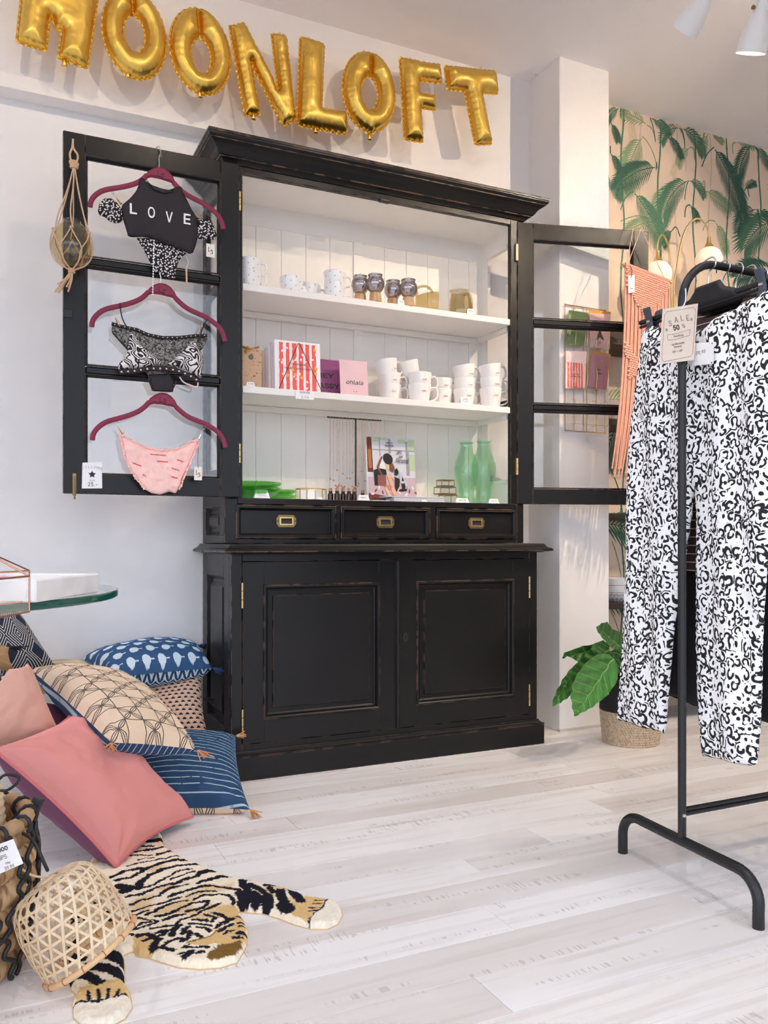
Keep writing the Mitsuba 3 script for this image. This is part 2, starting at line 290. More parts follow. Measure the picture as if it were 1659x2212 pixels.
# ---------------------------------------------------------------- lamps of the ceiling
def spot_lamp(pos, aim, label, key_i):
    t = thing('ceiling_spotlight', label, 'lamp'); pos, aim = np.array(pos), np.array(aim)
    d = aim - pos; d /= np.linalg.norm(d); x = np.cross(d, [0, 1, 0]); x /= np.linalg.norm(x)
    sh = lathe([(.012, -.075), (.018, -.073), (.021, -.045), (.023, -.035), (.033, -.01), (.041, .03), (.044, .065), (.0425, .065), (.039, .03), (.030, -.005), (.0, -.012)], 28)
    sh.apply_transform(np.block([[np.stack([x, np.cross(d, x), d], 1), pos[:, None]], [np.zeros((1, 3)), np.ones((1, 1))]])); part(t, 'shade', sh, WHITE, smooth=35)
    bl = trimesh.creation.icosphere(subdivisions=2, radius=.020); bl = mv(bl, *(pos + d * .036)); scene[fresh(t + '__bulb')] = mikit.ply(bl, 'mat_paper_bulb', smooth=True, emitter={'type': 'area', 'radiance': {'type': 'rgb', 'value': [60, 46, 31]}})
    nk = pos - d * .06; part(t, 'arm', cat_([tube([nk + x * s * .026 + d * .01, nk + x * s * .026 - d * .035, nk - d * .05], .004, 6) for s in (1, -1)] + [tube([nk - d * .05, (nk - d * .05)[:2].tolist() + [ZC - .01]], .006, 8)]), WHITE)
    for s in (1, -1): part(t, 'screw', put(lathe([(0, 0), (.006, 0), (.006, .006), (0, .007)], 10), nk + x * s * .028 + d * .01, d, np.cross(s * x, d)), BRASSD)
    part(t, 'rose', lathe([(0, ZC - .012), (.04, ZC - .012), (.045, ZC - .001), (0, ZC - .001)], 20, c=(nk[0] - d[0] * .05, nk[1] - d[1] * .05, 0)), WHITE)
    q = pos + d * .075
    scene[f'beam_{key_i}'] = {'type': 'spot', 'to_world': T().look_at(origin=q.tolist(), target=(q + d).tolist(), up=[0, 1, 0.01]), 'intensity': {'type': 'rgb', 'value': [v * SPOT * .45 for v in (15., 11.6, 8.2)]}, 'cutoff_angle': 48, 'beam_width': 18}
scene['mat_paper_bulb'] = {'type': 'diffuse', 'reflectance': {'type': 'rgb', 'value': [.8, .8, .8]}}
L0, L1 = np.array((1.956,1.894,2.445)), np.array((2.076,1.782,2.358))
spot_lamp(L0, L0 + np.array([-.1, .75, -.65]), 'white ceiling spotlight cut by the top edge, left of the two', 0)
spot_lamp(L1, L1 + np.array([.1, .41, -.9]), 'white ceiling spotlight with its lit mouth showing, right of the two', 1)
for i, (p, a, g, c_) in enumerate([((2.9, 1.5, 2.8), (2.42, 2.96, 2.05), 4.2, 40), ((-.1, 1.75, 2.85), (.0, 3.1, 2.35), .45, 38), ((.75, 1.7, 2.85), (.55, 3.1, 2.5), .5, 32), ((1.5, 1.7, 2.85), (1.35, 3.1, 2.5), .5, 32), ((3.5, 1.9, 2.8), (3.3, 3.1, 1.2), 1.3, 42), ((2.9, 1.4, 2.8), (2.3, 2.4, 0.), 1.5, 44)]):
    scene[f'beam_far_{i}'] = {'type': 'spot', 'to_world': T().look_at(origin=list(p), target=list(a), up=[0, .01, 1]), 'intensity': {'type': 'rgb', 'value': [v * SPOT * g for v in (17., 13.8, 10.3)]}, 'cutoff_angle': c_, 'beam_width': 8}
for i, (p, g) in enumerate([((-.1, 1.0, 2.85), 1.0), ((.9, .9, 2.85), 1.0), ((1.9, .8, 2.85), .8), ((.9, 1.8, 2.85), .7)]):
    scene[f'beam_floor_{i}'] = {'type': 'spot', 'to_world': T().look_at(origin=list(p), target=[p[0] + .05, p[1] + .25, 0], up=[0, 1, .01]), 'intensity': {'type': 'rgb', 'value': [v * SPOT * g for v in (10.5, 10., 9.9)]}, 'cutoff_angle': 50, 'beam_width': 20}

# ---------------------------------------------------------------- the black cabinet
CB = thing('display_cabinet', 'tall black painted cabinet with worn edges, open glass doors and a white inside', 'cabinet')
BX0, BX1, UX0, UX1, FB, FU, BK = .765, 2.045, .765, 2.041, 2.84, 2.93, 3.262
def bk(name, items, parent=CB, **kw): m, u = join(items) if isinstance(items, list) else items; return part(parent, name, m, BLACK, smooth=False, uv=u, **kw)
# lower body: posts, rails, side panels
bk('lower_body', [wornbox(BX0, .803, FB, FB+.03, .09, .785), wornbox(2.005, BX1, FB, FB+.03, .09, .785), wornbox(.803, 2.005, FB, FB+.025, .757, .785), wornbox(.803, 2.005, FB, FB+.025, .09, .122),
    wornbox(BX0, BX0+.02, FB+.03, FB+.10, .09, .785), wornbox(BX0, BX0+.02, BK-.07, BK, .09, .785), wornbox(BX0, BX0+.02, FB+.10, BK-.07, .70, .785), wornbox(BX0, BX0+.02, FB+.10, BK-.07, .09, .17),
    wornbox(BX1-.02, BX1, FB+.03, BK, .09, .785), wornbox(BX0+.02, BX1-.02, BK-.015, BK, .09, .785, w=0), wornbox(BX0+.01, BX1-.01, FB+.02, BK, .09, .105, w=0), wornbox(.803, 2.005, FB+.03, FB+.04, .1, .78, w=0)])
def side_panel(x, y0, y1, z0, z1, parent=CB, name='side_panel', s=1):
    pr = [(0, .001, .4), (.012, .014, 0), (.024, .014, 0), (.040, .004, .3), (.041, .0035, .8), (.043, .0035, 0)]
    Ls = [np.array([(x + s*dx, y0+i, z0+i), (x + s*dx, y0+i, z1-i), (x + s*dx, y1-i, z1-i), (x + s*dx, y1-i, z0+i)])[::(1 if s < 0 else -1)] for i, dx, w in pr]
    v, f = loops(Ls); k = len(v); f += [(k-4, k-3, k-2), (k-4, k-2, k-1)]; m = facet(v, f, np.repeat([w for i, dx, w in pr], 4)); bk(name, [m], parent)
side_panel(BX0, FB+.10, BK-.07, .17, .70)
bk('plinth', [wornbox(.747, 2.064, 2.815, BK, 0, .082, c=.0025), ])
PR = [(.018, .082, .2), (.018, .086, .9), (.010, .088, .2), (.003, .094, 0), (.001, .0985, .3), (0, .0995, .8), (-.03, .1, 0)]
def wrap(prof, x0, x1, y, yb):                           # moulding round front and both sides: prof = (out, z, wear)
    Ls = [np.array([(x0 - o, yb, z), (x0 - o, y - o, z), (x1 + o, y - o, z), (x1 + o, yb, z)]) for o, z, w in prof]
    v, f = loops(Ls, close=False); return facet(v, f, np.repeat([w for o, z, w in prof], 4))
bk('plinth_moulding', [wrap(PR, BX0, BX1, 2.833, BK)])
bk('ledge', [wrap([(-.02, .783, 0), (.008, .783, 0), (.012, .786, 0), (.022, .7868, .3), (.036, .789, .2), (.038, .7905, 1.1), (.0385, .7925, 1.1), (.0385, .7955, .25), (.036, .798, .5), (.033, .800, .1), (.022, .805, .1), (.015, .812, .1), (.013, .8165, .6), (.010, .8185, .3), (-.06, .8195, 0), (-.15, .82, 0)], BX0, BX1, FB-.02, BK), wornbox(BX0+.005, BX1-.005, FB, BK, .785, .8192, w=0)])
def panel_door(x0, x1, z0, z1, y, name, st=.078):
    d = part(CB, name, *[(m, BLACK) for m, u in [join([wornbox(x0, x0+st, y-.003, y+.02, z0, z1, c=.0007), wornbox(x1-st, x1, y-.003, y+.02, z0, z1, c=.0007), wornbox(x0+st, x1-st, y-.003, y+.02, z1-.085, z1, c=.0005, w=0), wornbox(x0+st, x1-st, y-.003, y+.02, z0, z0+.082, c=.0005, w=0)])]][0], smooth=False,
        uv=join([wornbox(x0, x0+st, y-.003, y+.02, z0, z1, c=.0007), wornbox(x1-st, x1, y-.003, y+.02, z0, z1, c=.0007), wornbox(x0+st, x1-st, y-.003, y+.02, z1-.085, z1, c=.0005, w=0), wornbox(x0+st, x1-st, y-.003, y+.02, z0, z0+.082, c=.0005, w=0)])[1])
    a, b, c, e = x0+st-.002, x1-st+.002, z0+.080, z1-.083
    bk('moulding', [ring(a, b, c, e, [(-.003, y-.0035, .9), (0, y-.008, .9), (.005, y-.009, .4), (.009, y-.006, 0), (.014, y+.006, 0), (.020, y+.010, 0)])], d)
    pr = [(.020, y+.012, 0), (.034, y+.0125, 0), (.036, y+.0115, .9), (.037, y+.0045, .9), (.039, y+.004, .5), (.041, y+.004, 0)]
    m1, m2 = ring(a, b, c, e, pr), slab(a+.041, b-.041, c+.041, e-.041, y+.004); bk('panel', [m1, m2], d)
    return d
dl = panel_door(.804, 1.404, .123, .756, FB, 'lower_door'); dr_ = panel_door(1.410, 2.004, .123, .756, FB, 'lower_door')
bk('bead', [facet(*loops([np.array([(1.398+o, FB-.004-dy, .124), (1.398+o, FB-.004-dy, .755)]) for o, dy in [(-.004, 0), (0, .007), (.006, .009), (.010, .004), (.013, 0)]], close=False), np.repeat([.6, .2, 0, .9, .8], 2))], dl)
def hinge(parent, x, y, z0, z1, r=.004, leaf=.0): 
    m = [tube([(x, y, z0 + (z1-z0)*k/3 + .001), (x, y, z0 + (z1-z0)*(k+1)/3 - .001)], r, 10) for k in range(3)]
    if leaf: m.append(box(x - leaf, x + leaf, y - .001, y + .003, z0, z1))
    part(parent, 'hinge', cat_(m), BRASS)
for z in (.155, .595): hinge(dl, .803, FB-.004, z, z+.09); hinge(dr_, 2.0045, FB-.004, z, z+.09)
ly = FB - .003
part(dr_, 'keyhole_plate', ext(ell(1.437, .465, .010, .019).difference(ell(1.437, .469, .0028, .0028).union(Polygon([(1.4355, .469), (1.4385, .469), (1.439, .456), (1.435, .456)]))), .0015, (0, ly, 0)), BLKPL)
# upper body
bk('upper_body', [wornbox(UX0, .812, FU, FU+.02, .82, .982), wornbox(2.006, UX1, FU, FU+.02, .82, .982), wornbox(UX0, .83, FU, FU+.022, .982, 2.172, c=.0015), wornbox(1.976, 2.008, FU, FU+.022, .982, 2.172, c=.0015), wornbox(2.008, UX1, FU+.002, FU+.022, .982, 2.172, c=.001),
    wornbox(.812, 2.006, FU, FU+.02, .962, .984), wornbox(.812, 2.006, FU, FU+.02, .82, .836), wornbox(1.191, 1.209, FU, FU+.02, .834, .964), wornbox(1.594, 1.621, FU, FU+.02, .834, .964),
    wornbox(.83, 1.976, FU, FU+.022, 2.147, 2.172), wornbox(UX0, UX1, FU+.01, BK, 2.168, 2.19, w=0), wornbox(UX0, UX1, BK-.01, BK, .82, 2.17, w=0),
    wornbox(UX0, UX0+.018, FU+.02, BK, .82, .85), wornbox(UX0, UX0+.018, FU+.02, BK, .955, 1.03), wornbox(UX0, UX0+.018, FU+.02, FU+.07, .85, .955), wornbox(UX0, UX0+.018, BK-.05, BK, .85, .955),
    wornbox(UX1-.018, UX1, FU+.02, BK, .82, 1.03), wornbox(.812, 2.006, FU+.03, FU+.04, .83, .97, w=0)])
side_panel(UX0, FU+.07, BK-.05, .85, .955)
for sx, s in ((UX0, 1), (UX1, -1)):                      # glazed sides
    a, b = (sx, sx + s*.016); K = 'side_frame'; y0, y1, z0, z1 = FU+.022, BK, 1.03, 2.172
    zs = [1.085 + (2.10-1.085)*k/3 for k in range(4)]
    it = [wornbox(a, b, y0, y0+.055, z0, z1), wornbox(a, b, y1-.055, y1, z0, z1), wornbox(a, b, y0+.055, y1-.055, z0, z0+.055), wornbox(a, b, y0+.055, y1-.055, z1-.075, z1)] + [wornbox(a, b, y0+.055, y1-.055, z-.012, z+.012) for z in zs[1:3]]
    if s > 0:
        for k in range(3):
            za, zb = zs[k] + .012 * (k > 0), zs[k+1] - .012 * (k < 2)
            pr = [(0, 0, .8), (.002, -.002, .3), (.007, .004, 0), (.010, .012, 0)]
            Ls = [np.array([(sx+dx, y0+.055+i, za+i), (sx+dx, y0+.055+i, zb-i), (sx+dx, y1-.055-i, zb-i), (sx+dx, y1-.055-i, za+i)])[::-1] for i, dx, w in pr]
            v, f = loops(Ls); it.append(facet(v, f, np.repeat([w for i, dx, w in pr], 4)))
    fr = bk(K, it)
    part(fr, 'pane', tm([(sx+s*.010, y0+.05, z0+.05), (sx+s*.010, y1-.05, z0+.05), (sx+s*.010, y1-.05, z1-.06), (sx+s*.010, y0+.05, z1-.06)], [(0, 1, 2), (0, 2, 3)]), GLASS, smooth=False)
    c0, c1 = sx + s*.016, sx + s*.030
    part(CB, 'side_lining', cat_([box(c0, c1, y0+.005, y0+.052, .985, 2.165), box(c0, c1, y1-.10, y1-.04, .985, 2.165), box(c0, c1, y0+.052, y1-.10, 2.09, 2.165), box(c0, c1, y0+.052, y1-.10, .985, 1.08)] + [box(c0, c1 + s*.006, y0+.052, y1-.10, z-.008, z+.008) for z in (1.082, 2.086)]), WHITE, smooth=False)
CR = [(-.02, 2.168, 0), (0, 2.170, .3), (.004, 2.1715, .9), (.005, 2.174, .4), (.010, 2.180, 0), (.018, 2.1835, 0), (.022, 2.1845, 1), (.0232, 2.188, 1), (.028, 2.190, .1), (.033, 2.196, 0), (.040, 2.207, 0), (.051, 2.217, 0), (.063, 2.2245, .3), (.066, 2.2255, 1), (.0665, 2.2285, 1), (.071, 2.231, 0), (.0745, 2.237, 0), (.0745, 2.242, .5), (.0765, 2.243, 1), (.0765, 2.251, .8), (.0755, 2.253, .8), (-.1, 2.254, 0)]
bk('cornice', [wrap(CR, UX0, UX1, FU-.002, BK), wornbox(UX0+.02, UX1-.02, FU+.05, BK, 2.17, 2.2535, w=0)])
part(CB, 'catch', box(*[(1.368,2.147),(1.412,2.154)][0][:1], [(1.412,2.154)][0][0], 2.915, 2.935, 2.136, 2.15, c=.003), STEEL)
def drawer(x0, x1):
    y = FU; z0, z1 = .838, .960; d = bk('drawer', [wornbox(x0, x1, y+.012, y+.02, z0, z1, w=0), ring(x0, x1, z0, z1, [(0, y+.012, 0), (0, y-.003, 1), (.002, y-.0045, 1), (.009, y-.0045, 0), (.010, y-.005, .9), (.012, y-.0045, .2), (.018, y+.003, 0), (.020, y+.0115, .3), (.022, y+.0118, 0)])])
    xc, zc = (x0 + x1)/2 + (.0 if x0 > 1 else .0), .902
    o = Polygon([(-.038, -.012), (-.036, -.0125), (-.031, -.019), (-.029, -.0225), (.029, -.0225), (.031, -.019), (.036, -.0125), (.038, -.012), (.038, .012), (.036, .0125), (.031, .019), (.029, .0225), (-.029, .0225), (-.031, .019), (-.036, .0125), (-.038, .012)])
    hole = Polygon([(-.021, -.010), (.021, -.010), (.021, .010), (-.021, .010)])
    h = part(d, 'pull_plate', ext(affinity.translate(o.difference(hole), xc, zc), .0035, (0, y+.0118, 0)), BRASSD)
    fr = Polygon([(-.0265, -.0145), (.0265, -.0145), (.0265, .0145), (-.0265, .0145)]).difference(hole)
    part(h, 'rim', ext(affinity.translate(fr, xc, zc), .007, (0, y+.0118, 0)), BRASS)
    part(h, 'cup', box(xc-.021, xc+.021, y+.0108, y+.0117, zc-.010, zc+.010), INK)
    [part(h, 'screw', put(lathe([(0, .001), (.0022, .001), (.0022, 0)], 8), (xc + s*.033, y+.0085, zc)), INK) for s in (1, -1)]
drawer(.805, 1.190); drawer(1.210, 1.593); drawer(1.622, 2.007)
# white inside: boarded back, shelves, bottom board, ceiling
IX0, IX1, IB = .795, 2.011, 3.215
part(CB, 'top_board', box(IX0, IX1, FU+.02, IB+.03, 2.158, 2.168), WHITE, smooth=False)
part(CB, 'bottom_board', box(IX0, IX1, FU+.003, IB+.03, .972, .984), WHITE, smooth=False)
part(CB, 'back_panel', box(.80, 2.0, IB+.004, IB+.016, .984, 2.158), WHITE, smooth=False)
for lo, hi, xs in ((.984, 2.158, np.linspace(.86, 1.385, 6)), (.984, 2.158, np.linspace(1.425, 1.945, 6))):
    for a, b in zip(xs[:-1], xs[1:]): part(CB, 'back_board', box(a + .0004, b - .0004, IB, IB + .012, lo, hi, c=.0013), WHITE, smooth=False)
part(CB, 'back_rail', cat_([box(IX0, .86, IB-.006, IB+.012, .984, 2.158), box(1.385, 1.425, IB-.006, IB+.012, .984, 2.158), box(1.945, IX1, IB-.006, IB+.012, .984, 2.158), box(.86, 1.385, IB-.006, IB+.012, 2.075, 2.158), box(1.425, 1.945, IB-.006, IB+.012, 2.075, 2.158)]), WHITE, smooth=False)
for zt in (1.755, 1.387):
    sh = part(CB, 'shelf', box(.832, 1.977, FU+.004, IB-.008, zt-.025, zt, c=.0015), WHITE, smooth=False)
    part(sh, 'batten', cat_([box(.83, 1.99, IB-.026, IB-.006, zt-.047, zt-.026, c=.001), box(1.974, 1.994, FU+.03, IB-.03, zt-.045, zt-.026, c=.001), box(.812, .832, FU+.03, IB-.03, zt-.045, zt-.026, c=.001), box(1.385, 1.425, IB-.012, IB-.004, zt-.068, zt-.047)]), WHITE, smooth=False)
# glass doors of the upper part
def glass_door(name, W, H, hinge_right, xf):
    """built in its own plane: x along the door from the hinge, front at y=0, z up"""
    st, tr, br = .068, .068, .062; z = [0, br, br + (H-tr-br-.028*2)/3]; ph = (H-tr-br-.026*2)/3; it = []
    it += [wornbox(0, st, 0, .024, 0, H), wornbox(W-st, W, 0, .024, 0, H), wornbox(st, W-st, 0, .024, H-tr, H), wornbox(st, W-st, 0, .024, 0, br)]
    zz = br
    for k in range(3):
        it.append(ring(st, W-st, zz, zz+ph, [(-.001, -.0002, .5), (.001, 0, .8), (.003, .001, .2), (.007, .009, .1), (.009, .012, .3), (.009, .020, 0)]))
        if k < 2: it += [wornbox(st, W-st, .003, .022, zz+ph, zz+ph+.026, c=.005, w=.25)]
        zz += ph + .026
    m, u = join(it); m.apply_transform(xf); d = part(CB, name, m, BLACK, smooth=False, uv=u)
    zz = br
    for k in range(3):
        g = tm([(st, .014, zz), (W-st, .014, zz), (W-st, .014, zz+ph), (st, .014, zz+ph)], [(0, 1, 2), (0, 2, 3)]); g.apply_transform(xf); part(d, 'pane', g, GLASS, smooth=False); zz += ph + .026
    return d
XL, DW, DZ, DH = .226, .586, .984, 1.180
ML = np.eye(4); ML[:3, 3] = (XL, 2.905, DZ)
DL = glass_door('glass_door', DW, DH, True, ML)
th = math.radians(-15.0); MR = trimesh.transformations.rotation_matrix(th, (0, 0, 1)); MR[:3, 3] = (2.009, 2.928, DZ)
DR = glass_door('glass_door', .592, DH, False, MR)
part(DL, 'latch', box(XL+.0, XL+.03, 2.902, 2.93, 1.555, 1.583, c=.002), BLKPL); part(DL, 'bolt', cat_([box(XL+.028, XL+.040, 2.900, 2.908, .978, 1.050, c=.001), tube([(XL+.034, 2.899, .965), (XL+.034, 2.899, 1.04)], .003)]), BRASSD)
for z in (1.14, 2.035):
    part(DR, 'hinge', cat_([tube([(2.006, 2.924, z-.035+.0233*k+.001), (2.006, 2.924, z-.035+.0233*(k+1)-.001)], .0045, 10) for k in range(3)] + [box(1.997, 2.007, 2.922, 2.931, z-.035, z+.035)]), BRASS)
    part(DL, 'hinge', cat_([tube([(.8135, 2.906, z-.035+.0233*k+.001), (.8135, 2.906, z-.035+.0233*(k+1)-.001)], .0035, 10) for k in range(3)]), BRASS)

# ---------------------------------------------------------------- things on the shelves
S1, S2, S3 = 1.755, 1.387, .984
def f_dots(p, n, uv):
    a, b = uv.x * 13.0, uv.y * 62.0; r = dr.floor(b); fx, fy = a * .5 + r * .5, b - r
    fx = fx - dr.floor(fx); d = dr.sqrt(dr.square((fx - .5) * 2.0 * .021 / .0161) + dr.square((fy - .5)))
    return mix((.88, .86, .84), (.30, .27, .26), 1 - smoothstep(.11, .16, d))
DOTS = mat('dotted_china', base_color=proc(f_dots), roughness=.2, specular=.5)
CHINA = plain('white_china', (240, 236, 232), .22, specular=.5)
def mug(label, x, y, z, rb, rt, h, hand, m, group, hr=.6, name='mug', tilt=0):
    t = thing(name, label, 'mug', group)
    b, U = lathe([(0, .002), (rb*.8, .001), (rb*.9, 0), (rb, .003), (rb + (rt-rb)*.45, h*.4), (rt-.0005, h-.002), (rt-.0015, h), (rt-.0035, h-.001), (rb + (rt-rb)*.45-.003, h*.4), (rb-.003, .007), (0, .006)], 36, uv=True)
    c, s = math.cos(hand), math.sin(hand); rm = rb + (rt-rb)*.5
    hd = [(rm + (rt-rm)*.45 - .001, h*.80), (rt + h*hr*.35, h*.86), (rt + h*hr*.55, h*.62), (rt + h*hr*.38, h*.30), (rb + (rt-rb)*.14 - .001, h*.17)]
    hn = tube(spline([(c*r, s*r, q) for r, q in hd], 18), .0038, 8, flat=1.3)
    for q in (b, hn):
        if tilt: q.apply_transform(trimesh.transformations.rotation_matrix(tilt, (0, 1, 0), (-rb, 0, 0)))
        q.apply_translation((x, y, z))
    part(t, 'body', b, m, smooth=True, uv=U); part(t, 'handle', hn, CHINA, smooth=True)
def card_tent(x, z, y, w, h, label, lines=()):
    t = thing('price_card', label, 'price card')
    for s in (-1, 1):
        v = [(x - w/2, y + s*h*.30, z), (x + w/2, y + s*h*.30, z), (x + w*.38, y, z + h), (x - w*.38, y, z + h)]
        part(t, 'flap', tm(v + [(a, b + .0006, c) for a, b, c in v], [(0,1,2),(0,2,3),(4,6,5),(4,7,6),(0,4,5),(0,5,1),(1,5,6),(1,6,2),(2,6,7),(2,7,3),(3,7,4),(3,4,0)]), PAPER, smooth=False)
    if lines:
        up = np.array([0, h*.3, h]); up /= np.linalg.norm(up)
        for i, (tx, hh, pz) in enumerate(lines): part(t, 'writing', words(tx, hh, np.array([x, y - h*.3, z]) + up * h * pz + np.array([0, -.0004, 0]), (1, 0, 0), up, width=w*.5, depth=.0004), GREYINK)
X = lambda y, px: None
# top shelf
q = 'dotted cups on the top shelf'
mug('white dotted cup, upper of the stack at the left end of the top shelf', 0.872, 2.99, S1+.044, .036, .043, .062, -.1, DOTS, None)
mug('white dotted cup, lower of the stack at the left end of the top shelf', 0.873, 2.99, S1, .036, .043, .062, -.15, DOTS, None)
mug('white dotted cup half hidden behind the left cup stack', 0.94, 3.13, S1, .036, .043, .062, -.1, DOTS, None)
mug('white dotted cup with no visible handle behind a price card', 1.031, 2.98, S1, .038, .044, .058, 1.7, DOTS, None)
mug('white dotted cup tilted behind the price card, handle to the right', 1.121, 3.04, S1+.003, .036, .043, .062, -.1, DOTS, None, tilt=.12)
mug('white dotted cup, upper of the stack beside the smoked glass vases', 1.206, 2.985, S1+.043, .036, .044, .062, -.1, DOTS, None, tilt=.06)
mug('white dotted cup, lower of the stack beside the smoked glass vases', 1.21, 2.985, S1, .036, .043, .062, -.35, DOTS, None)
card_tent(1.06, S1, 2.955, .046, .026, 'small white price card before the dotted cups', [('kop 8,-', .006, .5)])
scene['mat_smoke'] = {'type': 'blendbsdf', 'weight': .55, 'a': {'type': 'thindielectric', 'specular_transmittance': {'type': 'rgb', 'value': [.5, .47, .45]}}, 'b': {'type': 'twosided', 'bsdf': {'type': 'roughconductor', 'material': 'Cr', 'alpha': .04, 'specular_reflectance': {'type': 'rgb', 'value': [.95, .92, .9]}}}}
def f_wood(p, n, uv): return mix((.62, .40, .22), (.46, .27, .13), smoothstep(.35, .7, fbm(p.x*90, p.y*90, p.z*9, 3)))
LWOOD = mat('light_wood', base_color=proc(f_wood), roughness=.5)
for x, py, lb in ((1.319, 2.995, 'smoked glass vase on a wooden foot, first of four from the cups'), (1.366, 2.955, 'smoked glass vase on a wooden foot, second of four from the cups'), (1.462, 2.995, 'smoked glass vase on a wooden foot, third of four from the cups'), (1.51, 2.955, 'smoked glass vase on a wooden foot, nearest the olive jugs')):
    t = thing('smoked_vase', lb, 'vase')
    part(t, 'foot', lathe([(0, 0), (.0250, 0), (.0250, .003), (.0215, .036), (0, .036)], 28, c=(x, py, S1)), LWOOD)
    part(t, 'bulb', lathe([(0, .037), (.016, .037), (.027, .047), (.0345, .062), (.0358, .074), (.033, .087), (.027, .096), (.0258, .099), (.028, .103), (.029, .107), (.027, .107), (.0245, .101)], 32, c=(x, py, S1)), 'mat_smoke', smooth=True)
card_tent(1.474, S1, 2.95, .034, .024, 'white price card in front of the smoked vases', [('19,95', .006, .5)])
def jug(lb, M, s=1.0):
    t = thing('glass_jug', lb, 'jug'); b = lathe([(0, 0), (.044, .001), (.050, .006), (.049, .03), (.045, .06), (.037, .085), (.034, .095), (.037, .104)], 32)
    v = b.vertices; k = v[:, 2] > .09; lip = np.clip(v[:, 0] / .034, 0, 1) ** 4 * (v[:, 2] - .09) / .014; v[k, 0] += (lip * .014)[k]
    h = tube(spline([(-.036, 0, .095), (-.058, 0, .100), (-.072, 0, .075), (-.066, 0, .045), (-.047, 0, .03)], 22), .0055, 8, flat=1.5)
    for m in (b, h): m.apply_scale(s); m.apply_transform(M)
    part(t, 'body', b, OLIVE, smooth=True); part(t, 'handle', h, OLIVE, smooth=True)
R = trimesh.transformations.rotation_matrix
def TR(x, y, z): return trimesh.transformations.translation_matrix((x, y, z))
jug('olive glass jug lying on its side beside the smoked vases', TR(1.673, 3.0, S1+.046) @ R(-.5, (0, 0, 1)) @ R(math.radians(-88), (0, 1, 0)) @ R(math.radians(150), (0, 0, 1)), .93)
jug('olive glass jug standing at the right end of the top shelf, spout to the left', TR(1.78, 3.0, S1) @ R(math.radians(-10), (0, 0, 1)) @ R(math.radians(-6), (0, 1, 0)) @ R(math.radians(210), (0, 0, 1)), 1.04)
card_tent(1.792, S1, 2.95, .040, .026, 'white price card in front of the standing olive jug', [('24,95', .006, .5)])
# middle shelf
def f_kraft(p, n, uv): return mix((.60, .40, .26), (.30, .16, .09), smoothstep(.72, .80, noise(p.x*170, p.y*170, p.z*170)))
t = thing('kraft_board_book', 'kraft board book with a rope bound top at the left end of the middle shelf', 'notebook')
(kx0, _), (kx1, kz1) = [(0.814,1.373),(0.921,1.554)]
part(t, 'cover', box(kx0, kx1, 2.99, 3.04, S2, S2+.150, c=.003), mat('speckled_kraft', base_color=proc(f_kraft), roughness=.8))
part(t, 'rope', cat_([tube(spline([(kx1 - .012 - .02*k, 2.99 + .012*math.sin(k*2.2), S2+.152 + .006*math.cos(k*1.7)) for k in range(6)], 40), .0042, 8), tube(spline([(kx1-.055, 2.987, S2+.155), (kx1-.06, 2.984, S2+.14), (kx1-.062, 2.984, S2+.128)], 10), .0035, 8)]), plain('rope', (176, 136, 70), .8))
part(t, 'stud', put(lathe([(0, .002), (.009, .002), (.010, 0)], 20), (kx1-.042, 2.9895, S2+.118), (1, 0, 0), (0, 0, 1)), plain('stud_grey', (110, 104, 96), .5))
card_tent(0.865, S2, 2.95, .034, .018, 'white price card before the kraft board book', [('9,95', .005, .5)])
CORAL = plain('coral_print', (238, 98, 90), .6); ORANGE = plain('orange_print', (246, 170, 76), .6)
def striped_card(t, o, x, y, w, h, txt=True):
    """red brush stripes with leaves and orange flowers, printed on a card lying in the frame (o, x, y)"""
    rs = random.Random(5); P = []
    for k in range(6):
        cx = w * (.06 + .88 * (k + .5) / 6); ww = w * rs.uniform(.055, .085); zz = np.linspace(h*.03, h*.97, 14)
        l = [(cx - ww/2 - rs.uniform(0, .012) * w, z) for z in zz]; r_ = [(cx + ww/2 + rs.uniform(0, .012) * w, z) for z in zz[::-1]]; P.append(Polygon(l + r_))
    bl = [ell(rs.uniform(.05, .95)*w, rs.uniform(.05, .95)*h, .035*w, .02*w, 10, rs.uniform(0, 180)) for _ in range(26)]
    st = [star(rs.uniform(.08, .92)*w, rs.uniform(.05, .95)*h, .045*w, .6, 5) for _ in range(9)]
    red = unary_union(P).difference(unary_union(bl + st))
    part(t, 'stripes', ext(red, .0004, o, x, y), CORAL, smooth=False); part(t, 'flowers', ext(unary_union(st), .0004, o, x, y), ORANGE, smooth=False)
    if txt:
        o, x, y = np.array(o), np.array(x, float), np.array(y, float)
        for i, s in enumerate(("IT'S RAINING", 'HEARTS AND STARS')): part(t, 'writing', words(s, h*.035, o + x*w*.5 + y*h*(.53 - .09*i) + np.cross(x, y)*.0004, x, y, width=w*(.36 if i == 0 else .58), depth=.0004), INK)
(cx0, _), (cx1, _) = [(0.971,1.395),(1.153,1.409)]
